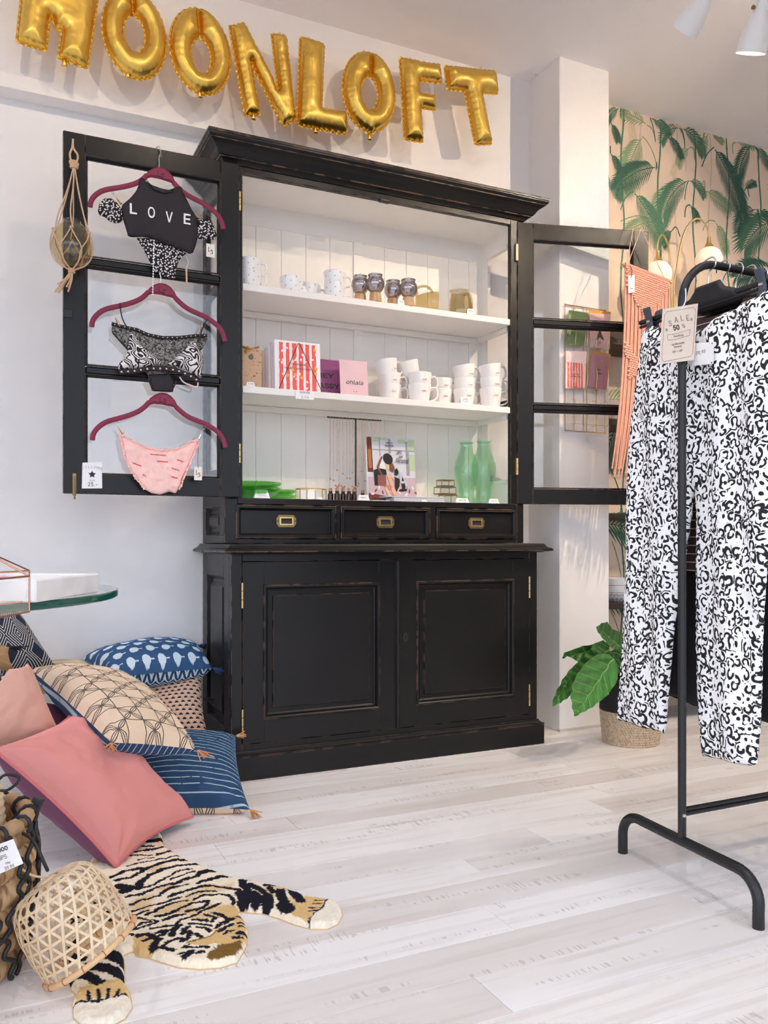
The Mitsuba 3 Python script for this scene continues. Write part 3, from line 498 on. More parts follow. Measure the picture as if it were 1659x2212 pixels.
for k in range(6):
    t = thing('notebook_card', ('front card printed with red brush stripes and orange flowers in the black wire stand', 'blank backed card right behind the striped card', 'card in the standing stack, third from the front', 'card in the standing stack, fourth from the front', 'card in the standing stack, fifth from the front', 'rearmost card of the standing stack behind the striped card')[k], 'card')
    y0 = 2.990 + k * .022; o = (cx0 - k*.0035, y0, S2 + .003); x = np.array([1, .02*k, 0]); y = np.array([0, .05, 1.0])
    part(t, 'sheet', put(mv(box(0, cx1 - cx0, 0, .192 - .006*k, -.018 if k else -.010, 0), 0, 0, 0), o, x, y), (PAPER, plain('lilac_card', (226, 214, 226), .7), PAPER, plain('pale_card', (222, 208, 214), .7), plain('cream_card', (232, 220, 206), .7), plain('grey_lilac_card', (205, 196, 204), .7))[k], smooth=False)
    if k == 0: striped_card(t, np.array(o) + np.array([.002, -.0006, .002]), x, y, cx1 - cx0 - .004, .188)
w0 = [(1.06,1.573),(0.977,1.398),(1.151,1.403)]; yy = 2.975
solo('wire_card_stand', 'black wire triangle holding the striped card', 'card stand', cat_([tube([(w0[1][0], yy - .01, S2 + .002), (w0[0][0] - .002, yy + .003, w0[0][1] - .002), (w0[0][0] + .002, yy + .003, w0[0][1] - .002), (w0[2][0], yy - .01, S2 + .002)], .0013, 6), tube([(w0[1][0], yy - .01, S2 + .002), (w0[1][0], yy + .13, S2 + .002)], .0013, 6), tube([(w0[2][0], yy - .01, S2 + .002), (w0[2][0], yy + .13, S2 + .002)], .0013, 6)]), STEEL)
def shelf_card(lb, rgb, pxl, pxr, h, y, lean, texts, rim=None):
    t = thing('greeting_card', lb, 'card'); x0, x1 = pxl, pxr; up = np.array([0, lean, 1.0]); up /= np.linalg.norm(up)
    part(t, 'sheet', put(box(0, x1-x0, 0, h, -.002, 0), (x0, y, S2+.001), (1, 0, 0), up), plain('card_' + str(rgb[0]), rgb, .6), smooth=False)
    for s, hh, u, v, w, sh in texts: part(t, 'writing', words(s, hh, np.array([x0 + (x1-x0)*u, y - .0004, S2]) + up*h*v, (1, 0, 0), up, width=w, depth=.0005, shear=sh, bold=sh == 0), INK)
    return t
shelf_card('plum purple card lettered HEY SASSY behind the striped card', (138, 70, 118), 1.136, 1.268, .152, 3.05, .08, [('HEY', .018, .46, .52, .072, 0), ('SASSY', .018, .50, .26, .105, 0)])
t = shelf_card('pale pink card with the handwriting oh lala beside the purple one', (228, 194, 198), 1.239, 1.357, .148, 3.0, .10, [('ohlala', .016, .52, .36, .072, .25), ('. .', .012, .52, .16, .014, 0)])
part(t, 'sleeve', put(box(0, 1.363 - 1.235, 0, .152, 0, .0003), (1.235, 2.9985, S2+.001), (1, 0, 0), (0, .1, 1)), GLASS, smooth=False)
cols = [(1.498, 3.10, 3, .0), (1.604, 3.04, 2, .0), (1.745, 3.11, 2, .1), (1.83, 3.06, 3, .0), (1.923, 3.0, 3, -.1)]
nm = ('the pink card', 'the first mug column', 'the second mug column', 'the third mug column', 'the right post')
LV = ('bottom', 'middle', 'top')
extra = 1
for i, (x, y, n, a) in enumerate(cols):
    for k in range(n):
        mug(f'plain white mug, {LV[k] if n == 3 else ("lower", "upper")[k]} one of column {("one", "two", "three", "four", "five")[i]} from the pink card', x + (0, .004, .012)[k] * (-1 if i in (0,) else 1) * .6, y, S2 + .046 * k + (.004 if k == 2 else 0), .037, .0485, .083, a + (-.05, .1, .35)[k] - .25, CHINA, None, hr=.62, tilt=(0, 0, -.16)[k])
        key = fresh('x'); tk = [q for q in labels if q.startswith('mug')][-1]
        part(tk, 'writing', words(('smile', 'coffee', 'hello', 'thee', 'love')[(i + k) % 5], .005, (x - .004 + .004*k, y - .0475 - .001*k, S2 + .046*k + .048), (1, .05, 0), (0, -.13, 1), width=.020, depth=.001, shear=.2), GREYINK if k else REDINK)
mug('plain white mug lying tilted on top behind the second column', 1.611, 3.12, S2+.10, .037, .0485, .083, .6, CHINA, None, tilt=-.3)
mug('plain white mug under the tilted one, behind the second column', 1.611, 3.12, S2+.02, .037, .0485, .083, .6, CHINA, None)
card_tent(1.766, S2, 2.95, .052, .030, 'white price card with scribbles before the white mugs', [('mok', .007, .62), ('7,50', .007, .25)])
lx = [(1.031,1.386),(1.103,1.385),(1.103,1.354),(1.031,1.354)]
t = thing('shelf_label', 'white paper label stuck to the edge of the middle shelf', 'label'); part(t, 'paper', ext(Polygon(lx), .0008, (0, 2.9315, 0)), PAPER, smooth=False)
c = np.mean(lx, 0); part(t, 'writing', words('cards', .009, (c[0], 2.9305, c[1] + .006), width=.038, depth=.0004, shear=.2), INK); part(t, 'writing', words('3,50', .008, (c[0], 2.9305, c[1] - .012), width=.03, depth=.0004, shear=.2), GREYINK)
# bottom shelf
def plate(lb, x, y, z, r, h):
    solo('green_glass_plate', lb, 'plate', lathe([(0, .003), (r*.55, .003), (r*.62, .006), (r*.93, h-.004), (r, h), (r, h-.004), (r*.95, h-.010), (r*.64, 0), (r*.5, -.001), (0, -.001)], 48, c=(x, y, z)), BOTTLEGREEN, smooth=True)
for k, lb in enumerate(('green glass plate at the bottom of the stack in the left corner', 'green glass plate in the middle of the stack in the left corner', 'green glass plate on top of the stack in the left corner')): plate(lb, 0.884 , 3.05, S3 + .002 + .017*k, .115 + .006*k, .026)
plate('small green glass plate, lower of two right of the plate stack', 1.024, 3.12, S3+.002, .075, .02); plate('small green glass plate, upper of two right of the plate stack', 1.024, 3.12, S3+.022, .075, .02)
card_tent(0.907, S3, 2.95, .060, .029, 'white price card standing before the green plates', [('PLATE', .007, .62), ('12,50', .006, .3)])
def bars(segs, r=.0016): return cat_([tube([a, b], r, 4) for a, b in segs])
t = thing('brass_glass_box', 'low oval brass and glass box between the green plates and the brown bottles', 'box')
bx, by = 1.14, 3.06
part(t, 'rim', cat_([tube([(bx + .062*math.cos(a), by + .045*math.sin(a), S3 + z) for a in np.linspace(0, 2*math.pi, 13)[:-1]], .0018, 5, close=True) for z in (.003, .046)] + [tube([(bx + .062*math.cos(a), by + .045*math.sin(a), S3 + .003), (bx + .062*math.cos(a), by + .045*math.sin(a), S3 + .046)], .0018, 5) for a in np.linspace(0, 2*math.pi, 13)[:-1:2]]), BRASS)
part(t, 'glass', lathe([(.060, .004), (.060, .045)], 12, c=(0, 0, 0)).apply_transform(TR(bx, by, S3) @ np.diag([1, .73, 1, 1])), GLASS, smooth=False)
card_tent(1.134, S3, 2.95, .022, .010, 'tiny white price card before the brass box')
BROWN = mat('brown_glass', base_color=(.03, .010, .004), roughness=.08, specular=.6); CORK = plain('cork', (190, 140, 110), .9)
bt = [(714, 3.02), (728, 3.0), (741, 3.02), (754, 3.0), (765, 3.02), (783, 3.10)]
bxs = [1.205, 1.224, 1.257, 1.274, 1.304, 1.376]
for k, (x, (p_, y)) in enumerate(zip(bxs, bt)):
    t = thing('brown_bottle', ('little brown corked bottle, first from the brass box', 'little brown corked bottle, second from the brass box', 'little brown corked bottle, third from the brass box', 'little brown corked bottle, fourth from the brass box', 'little brown corked bottle, fifth from the brass box', 'lone little brown bottle behind the stand of necklaces')[k], 'bottle')
    part(t, 'bottle', lathe([(0, 0), (.010, 0), (.011, .002), (.011, .026), (.007, .031), (.0065, .034), (.008, .035), (.008, .038), (0, .038)], 20, c=(x, y, S3)), BROWN, smooth=40)
    part(t, 'cork', lathe([(0, .037), (.0062, .037), (.0072, .050), (0, .050)], 14, c=(x, y, S3)), CORK)
    if k in (1, 2, 4): part(t, 'bead', cat_([mv(trimesh.creation.icosphere(1, .004), x + dx, y + dy, S3 + .053 + dz) for dx, dy, dz in ((0, 0, 0), (.005, -.004, .004), (-.006, 0, .006))]), plain('copper_bead', (196, 130, 104), .4))
t = thing('necklace_stand', 'black T shaped stand hung with fine necklaces', 'jewellery stand')
(ax, az), (bx_, bz), (px_, pz_) = [(1.219,1.328),(1.454,1.33),(1.341,1.33)]; az = bz = S3 + .335
part(t, 'bar', tube([(ax, 3.09, az), (bx_, 3.09, az)], .0032, 8), STEEL); part(t, 'pole', tube([(px_, 3.09, S3+.004), (px_, 3.09, az)], .0036, 8), STEEL); part(t, 'base', lathe([(0, 0), (.04, 0), (.04, .004), (0, .004)], 24, c=(px_, 3.09, S3)), STEEL)
COP = mat('copper', base_color=(.62, .36, .26), roughness=.35, metallic=.9); rs = random.Random(3)
for k in range(17):
    x = ax + .012 + (bx_ - ax - .02) * k / 16 + rs.uniform(-.003, .003)
    if abs(x - px_) < .006: x += .01
    L = rs.uniform(.20, .275); kk = solo('necklace', f'fine copper chain, {("leftmost", "second", "third", "fourth", "fifth", "sixth", "seventh", "eighth", "ninth", "tenth", "eleventh", "twelfth", "thirteenth", "fourteenth", "fifteenth", "sixteenth", "rightmost")[k]} on the black T stand', 'necklace', tube([(x - .0012, 3.086, az + .003), (x - .0025, 3.0855, az - L*.6), (x, 3.0852, az - L), (x + .0025, 3.0855, az - L*.6), (x + .0012, 3.086, az + .003), (x, 3.094, az + .0035)], .0006, 4, close=True), COP, group='necklaces on the black stand')
    part(kk, 'pendant', mv(trimesh.creation.icosphere(1, .0042), x, 3.0845, az - L - .004), COP)
card_tent(1.313, S3, 2.95, .050, .022, 'white price card before the necklace stand', [('ketting 15,-', .005, .5)])
# the magazine: flat colours printed on its cover
t = thing('magazine', 'magazine standing open side out with two people on its cover', 'magazine')
mo = np.array([1.386, 3.06, S3 + .003]); mw = 1.602 - mo[0]; mh = .265; mxx = np.array([1, 0, 0]); my = np.array([0, .10, 1.0]); my /= np.linalg.norm(my)
part(t, 'pages', put(box(-.003, mw, 0, mh, -.012, 0), mo, mxx, my), plain('page_white', (230, 228, 230), .6), smooth=False)
LAY = [0]
def cv(poly, rgb, name='print'):
    LAY[0] += 1; pts = affinity.scale(poly, mw, mh, origin=(0, 0)).intersection(Polygon([(0, 0), (mw, 0), (mw, mh), (0, mh)]))
    if pts.is_empty: return
    part(t, name, ext(pts, .0002, mo + np.cross(mxx, my) * .0001 * LAY[0], mxx, my), plain(f'cover_{LAY[0]}', rgb, .45), smooth=False)
P_ = lambda *a: Polygon([(x / 1250, 1 - (y - 165) / 1640) for x, y in a])       # cover drawn on a 1250 x 1640 raster
F_ = lambda *a: Polygon([((x - 185) / 1240, 1 - (y - 165) / 1640) for x, y in a])
cv(Polygon([(0, 0), (1, 0), (1, 1), (0, 1)]), (206, 206, 214)); cv(F_((185, 160), (310, 160), (330, 1060), (185, 1060)), (104, 46, 36)); cv(F_((205, 480), (290, 480), (300, 960), (215, 960)), (170, 110, 58))
for a in ((310, 160, 520, 280), (520, 160, 760, 240), (980, 200, 1200, 300), (1260, 200, 1430, 480), (1270, 560, 1430, 1000)): cv(F_((a[0], a[1]), (a[2], a[1]), (a[2], a[3]), (a[0], a[3])), (176, 196, 160))
for a in ((310, 470, 1430, 500), (505, 160, 530, 640), (740, 200, 800, 560), (1190, 240, 1240, 1120), (1240, 500, 1270, 1120)): cv(F_((a[0], a[1]), (a[2], a[1]), (a[2], a[3]), (a[0], a[3])), (150, 148, 156))
cv(F_((185, 1180), (1430, 1180), (1430, 1700), (185, 1600)), (196, 172, 178)); cv(F_((185, 1590), (640, 1660), (1430, 1690), (1430, 1820), (185, 1820)), (112, 52, 48))
for k in range(14): cv(ell(.08 + .07*k % .95, .12 + .13 * ((k*7) % 5) / 5, .035, .018, 10, k*40), (150, 70, 76) if k % 2 else (228, 220, 224))
cv(F_((420, 1120), (640, 1120), (640, 1400), (420, 1400)), (140, 84, 76)); cv(F_((330, 1010), (470, 960), (680, 990), (660, 1120), (430, 1130), (420, 1400), (345, 1400)), (28, 24, 30))
cv(F_((500, 690), (580, 640), (700, 800), (680, 990), (480, 960)), (222, 218, 222)); cv(F_((530, 660), (580, 650), (540, 760), (470, 930), (540, 1090), (590, 1140), (530, 1150), (410, 930)), (122, 78, 66))
cv(F_((860, 1160), (1000, 1220), (980, 1400), (900, 1540), (860, 1500)), (34, 30, 26)); cv(F_((760, 830), (830, 820), (880, 940), (830, 1060), (740, 1010)), (118, 70, 62)); cv(F_((620, 780), (730, 800), (720, 960), (660, 1090), (640, 960)), (206, 184, 130))
cv(ell(.42, .665, .105, .085, 24, -20), (26, 24, 26)); cv(F_((870, 980), (930, 940), (980, 1040), (930, 1130), (860, 1120)), (28, 26, 28)); cv(F_((960, 960), (1060, 1120), (1180, 1330), (1260, 1460), (1000, 1300)), (186, 190, 206)); cv(F_((1060, 1150), (1110, 1260), (1040, 1270)), (36, 38, 58)); cv(F_((980, 1480), (1180, 1460), (1160, 1520), (960, 1540)), (22, 20, 22)); cv(F_((1030, 1340), (1120, 1320), (1130, 1460), (1050, 1460)), (26, 24, 28))
cv(F_((660, 1120), (740, 1080), (860, 1210), (850, 1280), (780, 1180), (840, 1420), (900, 1590), (820, 1640), (780, 1560), (720, 1320)), (222, 172, 148)); cv(F_((560, 1420), (700, 1380), (800, 1420), (740, 1500), (640, 1440)), (196, 128, 92)); cv(F_((590, 1440), (650, 1430), (760, 1640), (800, 1790), (720, 1790)), (222, 176, 154))
fo = lambda x, y: mo + mxx * mw * (x - 185) / 1240 + my * mh * (1 - (y - 165) / 1640) + np.cross(mxx, my) * .008
fo = lambda x, y: mo + mxx * mw * (x - 185) / 1240 + my * mh * (1 - (y - 165) / 1640) + np.cross(mxx, my) * .0001 * (LAY[0] + 2)
for s, x, y, h, w, sh in (('WHERE TO GO', 755, 320, .006, .032, 0), ('MAGAZINE', 760, 400, .008, .038, 0), ("Let's", 1000, 590, .018, .024, .25), ('get', 1040, 680, .012, .018, .25), ('Personal', 1080, 810, .020, .058, .25)): part(t, 'writing', words(s, h, fo(x, y), mxx, my, width=w, depth=.0004, shear=sh), INK)
t = thing('open_book', 'thick book with pale grey pages lying flat before the magazine', 'book'); a, b = 1.457, 1.687
part(t, 'pages', box(a, b, 2.975, 3.05, S3+.002, S3+.020), plain('page_edges', (188, 186, 196), .8), smooth=False); part(t, 'cover', cat_([box(a - .03, b, 2.972, 3.053, S3, S3+.002), box(a - .03, b, 2.972, 3.053, S3+.020, S3+.022)]), plain('book_cover', (226, 226, 230), .5), smooth=False)
a = 1.353; b = 1.439
solo('black_pen', 'black pen lying on the brochure beside the book', 'pen', tube([(a, 2.962, S3+.006), (b, 2.962, S3+.016)], .0026, 8), INK)
solo('brochure', 'small printed brochure lying at the left of the grey paged book', 'brochure', box(a - .002, b - .012, 2.95, 2.972, S3 + .0002, S3+.0032), PAPER)
card_tent(1.575, S3, 2.945, .026, .010, 'tiny white price card before the grey paged book')
def lantern(lb, x, y, z, w, d, h):
    t = thing('brass_lantern', lb, 'lantern'); c = [(x + sx*w/2, y + sy*d/2) for sx, sy in ((-1, -1), (1, -1), (1, 1), (-1, 1))]
    part(t, 'frame', bars([((*c[i], z + q), (*c[(i+1) % 4], z + q)) for i in range(4) for q in (.002, h)] + [((*c[i], z), (*c[i], z + h)) for i in range(4)], .0022), BRASSD)
    for i in range(4): a_, b_ = c[i], c[(i+1) % 4]; part(t, 'pane', tm([(*a_, z+.002), (*b_, z+.002), (*b_, z+h), (*a_, z+h)], [(0, 1, 2), (0, 2, 3)]), GLASS, smooth=False)
x = 1.749
lantern('brass framed glass box, lowest of the stacked three', x + .012, 3.08, S3, .06, .05, .038); lantern('brass framed glass box, middle of the stacked three', x - .002, 3.08, S3+.041, .074, .055, .030); lantern('brass framed glass box, small one on top of the stack', x, 3.08, S3+.074, .060, .045, .026)
def fish_vase(lb, x, y, s):
    t = [(.0, .002), (.030, .002), (.036, .006), (.035, .03), (.034, .055), (.041, .09), (.050, .125), (.0515, .15), (.046, .185), (.034, .22), (.0275, .245), (.027, .262), (.029, .268)]
    pr = spline(t, 90); m = lathe(pr, 72); v = m.vertices; th_ = np.arctan2(v[:, 1], v[:, 0]); r = np.hypot(v[:, 0], v[:, 1])
    row = v[:, 2] / .0105; sc = np.abs(np.sin(th_ * 9 + (np.floor(row) % 2) * math.pi / 2)) * (1 - (row % 1)); k = np.clip((v[:, 2] - .05) / .03, 0, 1) * np.clip((.235 - v[:, 2]) / .03, 0, 1)
    f = 1 + .045 * sc * k; v[:, 0] *= f; v[:, 1] *= f; m.apply_scale(s); m.apply_translation((x, y, S3))
    k = solo('fish_scale_vase', lb, 'vase', m, SEAGREEN, smooth=True); part(k, 'rim', mv(tube([(.029*s*math.cos(a), .029*s*math.sin(a), .268*s) for a in np.linspace(0, 2*math.pi, 33)[:-1]], .0022, 6, close=True), x, y, S3), SEAGREEN, smooth=True)
fish_vase('green glass vase with fish scale relief, rear one on the left', 1.851, 3.08, .985); fish_vase('green glass vase with fish scale relief, front one on the right', 1.907, 3.03, .99)
card_tent(1.756, S3, 2.955, .066, .020, 'white price card before the rear green vase', [('vaas 16,50', .005, .5)]); card_tent(1.908, S3, 2.955, .052, .020, 'white price card before the front green vase', [('vaas 16,50', .005, .5)])

# ---------------------------------------------------------------- gold letter balloons
YB = 3.06
from scipy.spatial import cKDTree as KD
def elips(p): return p
def balloon(letter, poly, tail, loopsp, R, t, seed, label):
    th_ = thing('letter_balloon', label, 'balloon')
    m, P = puff(poly, R, t, res=.0055, wr=0, y=0, expo=.52)
    bt_ = []
    for g in ([poly] if isinstance(poly, Polygon) else poly.geoms):
        for rg in [g.exterior] + list(g.interiors): kk = np.arange(0, rg.length, .0015); bt_.append(np.array([(*rg.interpolate(q).coords[0], q) for q in kk]))
    bt_ = np.vstack(bt_); kd_ = KD(bt_[:, :2]); v = m.vertices; ds, ii_ = kd_.query(P); s = bt_[ii_, 2]
    cr = np.sin(s * 2*math.pi / .021 + 1.7*np.sin(s*37 + seed)) * np.exp(-ds / .011) * np.clip(ds / .003, 0, 1)
    sg = np.sign(v[:, 1]); v[:, 1] += sg * .0028 * cr
    n2 = (meshkit.fbm(np.stack([P[:, 0]*22, P[:, 1]*22, np.full(len(P), seed)], -1), 3, seed) - .5); v[:, 1] += sg * .006 * n2 * np.clip(ds / .012, 0, 1)
    v[:, 1] += YB
    part(th_, 'letter', m, GOLD, smooth=True)
    # flat welded seam with a frilled edge
    sms = []
    for g in ([poly] if isinstance(poly, Polygon) else poly.geoms):
        for rg in [g.exterior] + list(g.interiors):
            kk = np.arange(0, rg.length, .0028); q = np.array([rg.interpolate(z).coords[0] for z in kk]); tg_ = np.roll(q, -2, 0) - np.roll(q, 2, 0); tg_ /= np.linalg.norm(tg_, axis=1, keepdims=True) + 1e-9; nr = np.stack([tg_[:, 1], -tg_[:, 0]], -1)
            if np.mean(contains_xy(poly, *(q + nr * .003).T)) > .5: nr = -nr
            Ls = [np.stack([(q + nr*o)[:, 0], YB + np.sin(kk * 2*math.pi / .021 + 1.7*np.sin(kk*37 + seed)) * max(o, 0) / .006 * .004 + .0003, (q + nr*o)[:, 1]], -1) for o in (-.003, 0, .0035, .0065)]
            sms.append(tm(*loops(Ls)))
    sm = cat_(sms)
    part(th_, 'seam', sm, GOLD, smooth=False)
    tx, tz = tail; tz -= .008; tl = Polygon([(tx - .006, tz + .024), (tx + .006, tz + .024), (tx + .008, tz + .008), (tx + .011, tz - .002), (tx - .010, tz - .001), (tx - .008, tz + .008)])
    part(th_, 'valve', puff(tl, .006, .006, res=.003, wr=.004, wf=120, seed=seed, y=YB)[0], GOLD, smooth=True)
    for lx, lz in loopsp: part(th_, 'hanging_loop', ext(ell(lx, lz + .006, .004, .008, 14).difference(ell(lx, lz + .008, .0018, .0035, 10)), .0006, (0, YB, 0)), GOLD, smooth=False)
def st_(pts, w): return stroke(pts, w, 'square')
def rnd(p, r=.008): return p.buffer(-r).buffer(2*r).buffer(-r)
pM = [(0.167,2.798),(0.142,2.541),(0.318,2.833),(0.275,2.518),(0.187,2.776),(0.226,2.645),(0.3,2.802)]
bal_M = rnd(unary_union([st_([pM[0], pM[1]], .088), st_([pM[2], pM[3]], .092), LineString([pM[4], pM[5], pM[6]]).buffer(.03, cap_style=2, join_style=2)]))
balloon('M', bal_M, [(0.242,2.462)][0], [], .045, .040, 1, 'gold foil balloon shaped as the letter M, cut by the top edge at the left')
def o_ring(c, ax, tz, hole, th, tl, lp, seed, lab):
    po = ell(*c, *ax, th=th); po = po.union(Polygon([(tl[0] - .035, tl[1] + .075), (tl[0] + .038, tl[1] + .075), (tl[0] + .012, tl[1] + .02), (tl[0] - .012, tl[1] + .02)]))
    hc = hole[0]; po = po.difference(ell(*hc, *hole[1], th=th)); a = math.radians(th)
    up = np.array([-math.sin(a), math.cos(a)]); p0 = np.array(hc) + up * (hole[1][1] - .004); p1 = np.array(c) + up * (ax[1] + .02)
    po = po.difference(LineString([p0, p1]).buffer(.0022)); dn = np.array(hc) - up * (hole[1][1] - .004); 
    po = po.difference(unary_union([LineString([dn + np.array([s*.010, 0]), dn + np.array([s*.043, -.034])]).buffer(.0018) for s in (1, -1)]))
    balloon('O', rnd(po, .002), tl, lp, .045, .042, seed, lab)
o1 = [(0.475,2.622),(0.367,2.594),(0.475,2.775),(0.474,2.624),(0.434,2.613),(0.474,2.691),(0.452,2.472)]; o2 = [(0.709,2.62),(0.6,2.593),(0.709,2.773),(0.711,2.605),(0.672,2.596),(0.711,2.671),(0.706,2.46)]; o3 = [(1.386,2.628),(1.274,2.602),(1.386,2.784),(1.388,2.623),(1.348,2.614),(1.388,2.692),(1.388,2.445)]
for i, (o, lab, th0) in enumerate(((o1, 'gold foil balloon shaped as the letter O right after the M', 4), (o2, 'gold foil balloon shaped as the letter O right before the N', 4), (o3, 'gold foil balloon shaped as the letter O between L and F', -2))):
    o_ring(o[0], (abs(o[0][0]-o[1][0]), abs(o[2][1]-o[0][1])), 0, (o[3], (abs(o[3][0]-o[4][0]), abs(o[5][1]-o[3][1]))), th0, o[6], [(o[2][0] - .02, o[2][1] - .004), (o[2][0] + .03, o[2][1] - .012)] if i else [], 2 + i, lab)
n_ = [(0.851,2.721),(0.899,2.459),(0.863,2.732),(1.034,2.453),(1.012,2.731),(1.043,2.477)]
balloon('N', rnd(unary_union([st_([n_[0], n_[1]], .056), st_([n_[2], n_[3]], .050), st_([n_[4], n_[5]], .054)]).difference(unary_union([LineString([n_[0] if 0 else [(0.872,2.71)][0], [(0.924,2.573)][0]]).buffer(.0016), LineString([[(0.986,2.579)][0], [(1.027,2.473)][0]]).buffer(.0016)])), .003), [(0.908,2.423)][0], [(n_[0][0], n_[0][1] + .03), (n_[4][0], n_[4][1] + .028)], .029, .034, 6, 'gold foil balloon shaped as the letter N')
l_ = [(1.142,2.723),(1.132,2.482),(1.132,2.475),(1.246,2.479)]
balloon('L', rnd(unary_union([st_([l_[0], l_[1]], .094), st_([l_[2], l_[3]], .082)]), .006), [(1.157,2.424)][0], [(l_[0][0] - .01, l_[0][1] + .048), (l_[0][0] + .03, l_[0][1] + .042)], .046, .042, 7, 'gold foil balloon shaped as the letter L')
f_ = [(1.568,2.761),(1.585,2.516),(1.58,2.762),(1.676,2.774),(1.587,2.644),(1.658,2.65)]
balloon('F', rnd(unary_union([st_([f_[0], f_[1]], .080), st_([f_[2], f_[3]], .072), st_([f_[4], f_[5]], .056)]), .005), [(1.61,2.487)][0], [(f_[2][0] - .01, f_[2][1] + .037), (f_[2][0] + .03, f_[2][1] + .033)], .04, .038, 8, 'gold foil balloon shaped as the letter F')
t_ = [(1.787,2.777),(1.943,2.8),(1.868,2.766),(1.915,2.569)]
balloon('T', rnd(unary_union([st_([t_[0], t_[1]], .092), st_([t_[2], t_[3]], .080)]), .006), [(1.915,2.534)][0], [(t_[0][0] + .06, t_[0][1] + .044), (t_[1][0] - .03, t_[1][1] + .046)], .045, .040, 9, 'gold foil balloon shaped as the letter T at the right end')

# ---------------------------------------------------------------- hung on the left glass door
BURG = mat('burgundy', base_color=lin(132, 44, 70), roughness=.55, sheen=.4)
YD = 2.878
hp = [[(0.306,1.918),(0.309,1.937),(0.321,1.957),(0.338,1.973),(0.384,1.993),(0.431,2.011),(0.467,2.033),(0.487,2.055)], [(0.575,2.046),(0.591,2.032),(0.614,2.016),(0.669,1.996),(0.707,1.977),(0.729,1.959),(0.742,1.936),(0.747,1.915)]]
plt_ = [(0.469,2.036),(0.479,2.052),(0.491,2.07),(0.507,2.082),(0.525,2.09),(0.544,2.089),(0.56,2.081),(0.573,2.067),(0.583,2.046),(0.591,2.034),(0.579,2.038),(0.564,2.045),(0.527,2.05),(0.499,2.05),(0.483,2.042)]
hk0 = [(0.527,2.089),(0.527,2.112),(0.527,2.123),(0.532,2.136),(0.535,2.149),(0.532,2.162),(0.528,2.166),(0.524,2.16),(0.524,2.151)]
def hanger(lb, dz, dx, hook_pts, y=YD):
    t = thing('coat_hanger', lb, 'hanger'); sh = lambda P: [(a + dx, y, b + dz) for a, b in P]
    arms = [tube(spline(sh(hp[0])[::1], 26), .0085, 10, flat=.7), tube(spline(sh(hp[1]), 26), .0085, 10, flat=.7)]
    pl_ = Polygon([(a + dx, b + dz) for a, b in plt_]); bp = puff(pl_, .006, .007, res=.006, y=y)[0]
    part(t, 'body', cat_(arms + [bp]), BURG, smooth=40)
    part(t, 'hook', tube(spline(hook_pts, 30), .0016, 6), CHROME)
    c = np.mean(plt_, 0) + np.array([dx, dz + .004])
    part(t, 'emblem', cat_([tube([(c[0] - .010, y - .0078, c[1] + .012), (c[0] - .011, y - .0078, c[1] - .007), (c[0] - .002, y - .0078, c[1] - .004)], .0007, 4), tube(spline([(c[0] + .012, y - .0078, c[1] + .004), (c[0] + .002, y - .0078, c[1] + .003), (c[0] + .009, y - .0078, c[1] - .006), (c[0] - .003, y - .0078, c[1] - .010)], 14), .0007, 4)]), INK)
    return t
def clip_on(t, p0, p1, col=BRASS):
    p0, p1 = np.array(p0), np.array(p1); d = p1 - p0; L = np.linalg.norm(d); m = p0 + d * .55
    part(t, 'clip_chain', cat_([tube([p0, m], .0008, 4), mv(tube([(.004*math.cos(a), 0, .004*math.sin(a)) for a in np.linspace(0, 6.28, 11)[:-1]], .0008, 4, close=True), p0)]), CHROME)
    part(t, 'clip', tube([m, p1], [.003, .0045], 6, flat=.8), col)
y0 = YD
hookA = [(a, y0, b) for a, b in hk0[:4]] + [(hk0[4][0], 2.886, 2.13), (hk0[5][0], 2.893, 2.163), (hk0[6][0], 2.906, 2.1715), (hk0[7][0], 2.924, 2.168), (hk0[7][0], 2.936, 2.155)]
H1 = hanger('burgundy hanger at the top of the left glass door, holding the black top', 0, 0, hookA)
c2 = [(0.534,1.699),(0.534,1.722)]
dz2, dx2 = [(0.534,1.699)][0][1] - hk0[0][1], [(0.532,1.699)][0][0] - hk0[0][0]
H2 = hanger('burgundy hanger in the middle of the left glass door, holding the zebra bra', dz2, dx2, [(hk0[0][0] + dx2, y0, hk0[0][1] + dz2), (hk0[0][0] + dx2, y0, c2[1][1]), (hk0[0][0] + dx2 - .005, y0 + .004, c2[1][1] + .02), (hk0[0][0] + dx2, y0 + .020, c2[1][1] + .035), (hk0[0][0] + dx2 + .004, y0 + .026, c2[1][1] + .03)])
dz3, dx3 = [(0.534,1.329)][0][1] - hk0[0][1], [(0.534,1.329)][0][0] - hk0[0][0]
H3 = hanger('burgundy hanger lowest on the left glass door, holding the pink briefs', dz3, dx3, [(hk0[0][0] + dx3, y0, hk0[0][1] + dz3 - .003), (hk0[0][0] + dx3, y0 + .006, hk0[0][1] + dz3 + .02), (hk0[0][0] + dx3, y0 + .020, hk0[0][1] + dz3 + .032), (hk0[0][0] + dx3 + .004, y0 + .027, hk0[0][1] + dz3 + .02)])
BTOP = plain('black_jersey', (44, 38, 42), .75, sheen=.3)
def f_star(p, n, uv):
    f1, f2, r = voronoi(p.x * 120, p.z * 120); k = 1 - smoothstep(.30, .42, f1 + .10 * noise(p.x*700, p.z*700))
    return mix((.012, .011, .018), (.82, .74, .70), k)
STARF = mat('star_fabric', base_color=proc(f_star), roughness=.8)
def f_zebra(p, n, uv):
    a = fbm(p.x*40, p.z*40, 3, 2)*9 + p.x*150 + p.z*90; w = dr.sin(a * 3.0 + 1.5*dr.sin(p.z*260 + p.x*90)); return mix((.02, .018, .02), (.84, .78, .74), smoothstep(-.1, .18, w))
ZEBRA = mat('zebra_fabric', base_color=proc(f_zebra), roughness=.75)
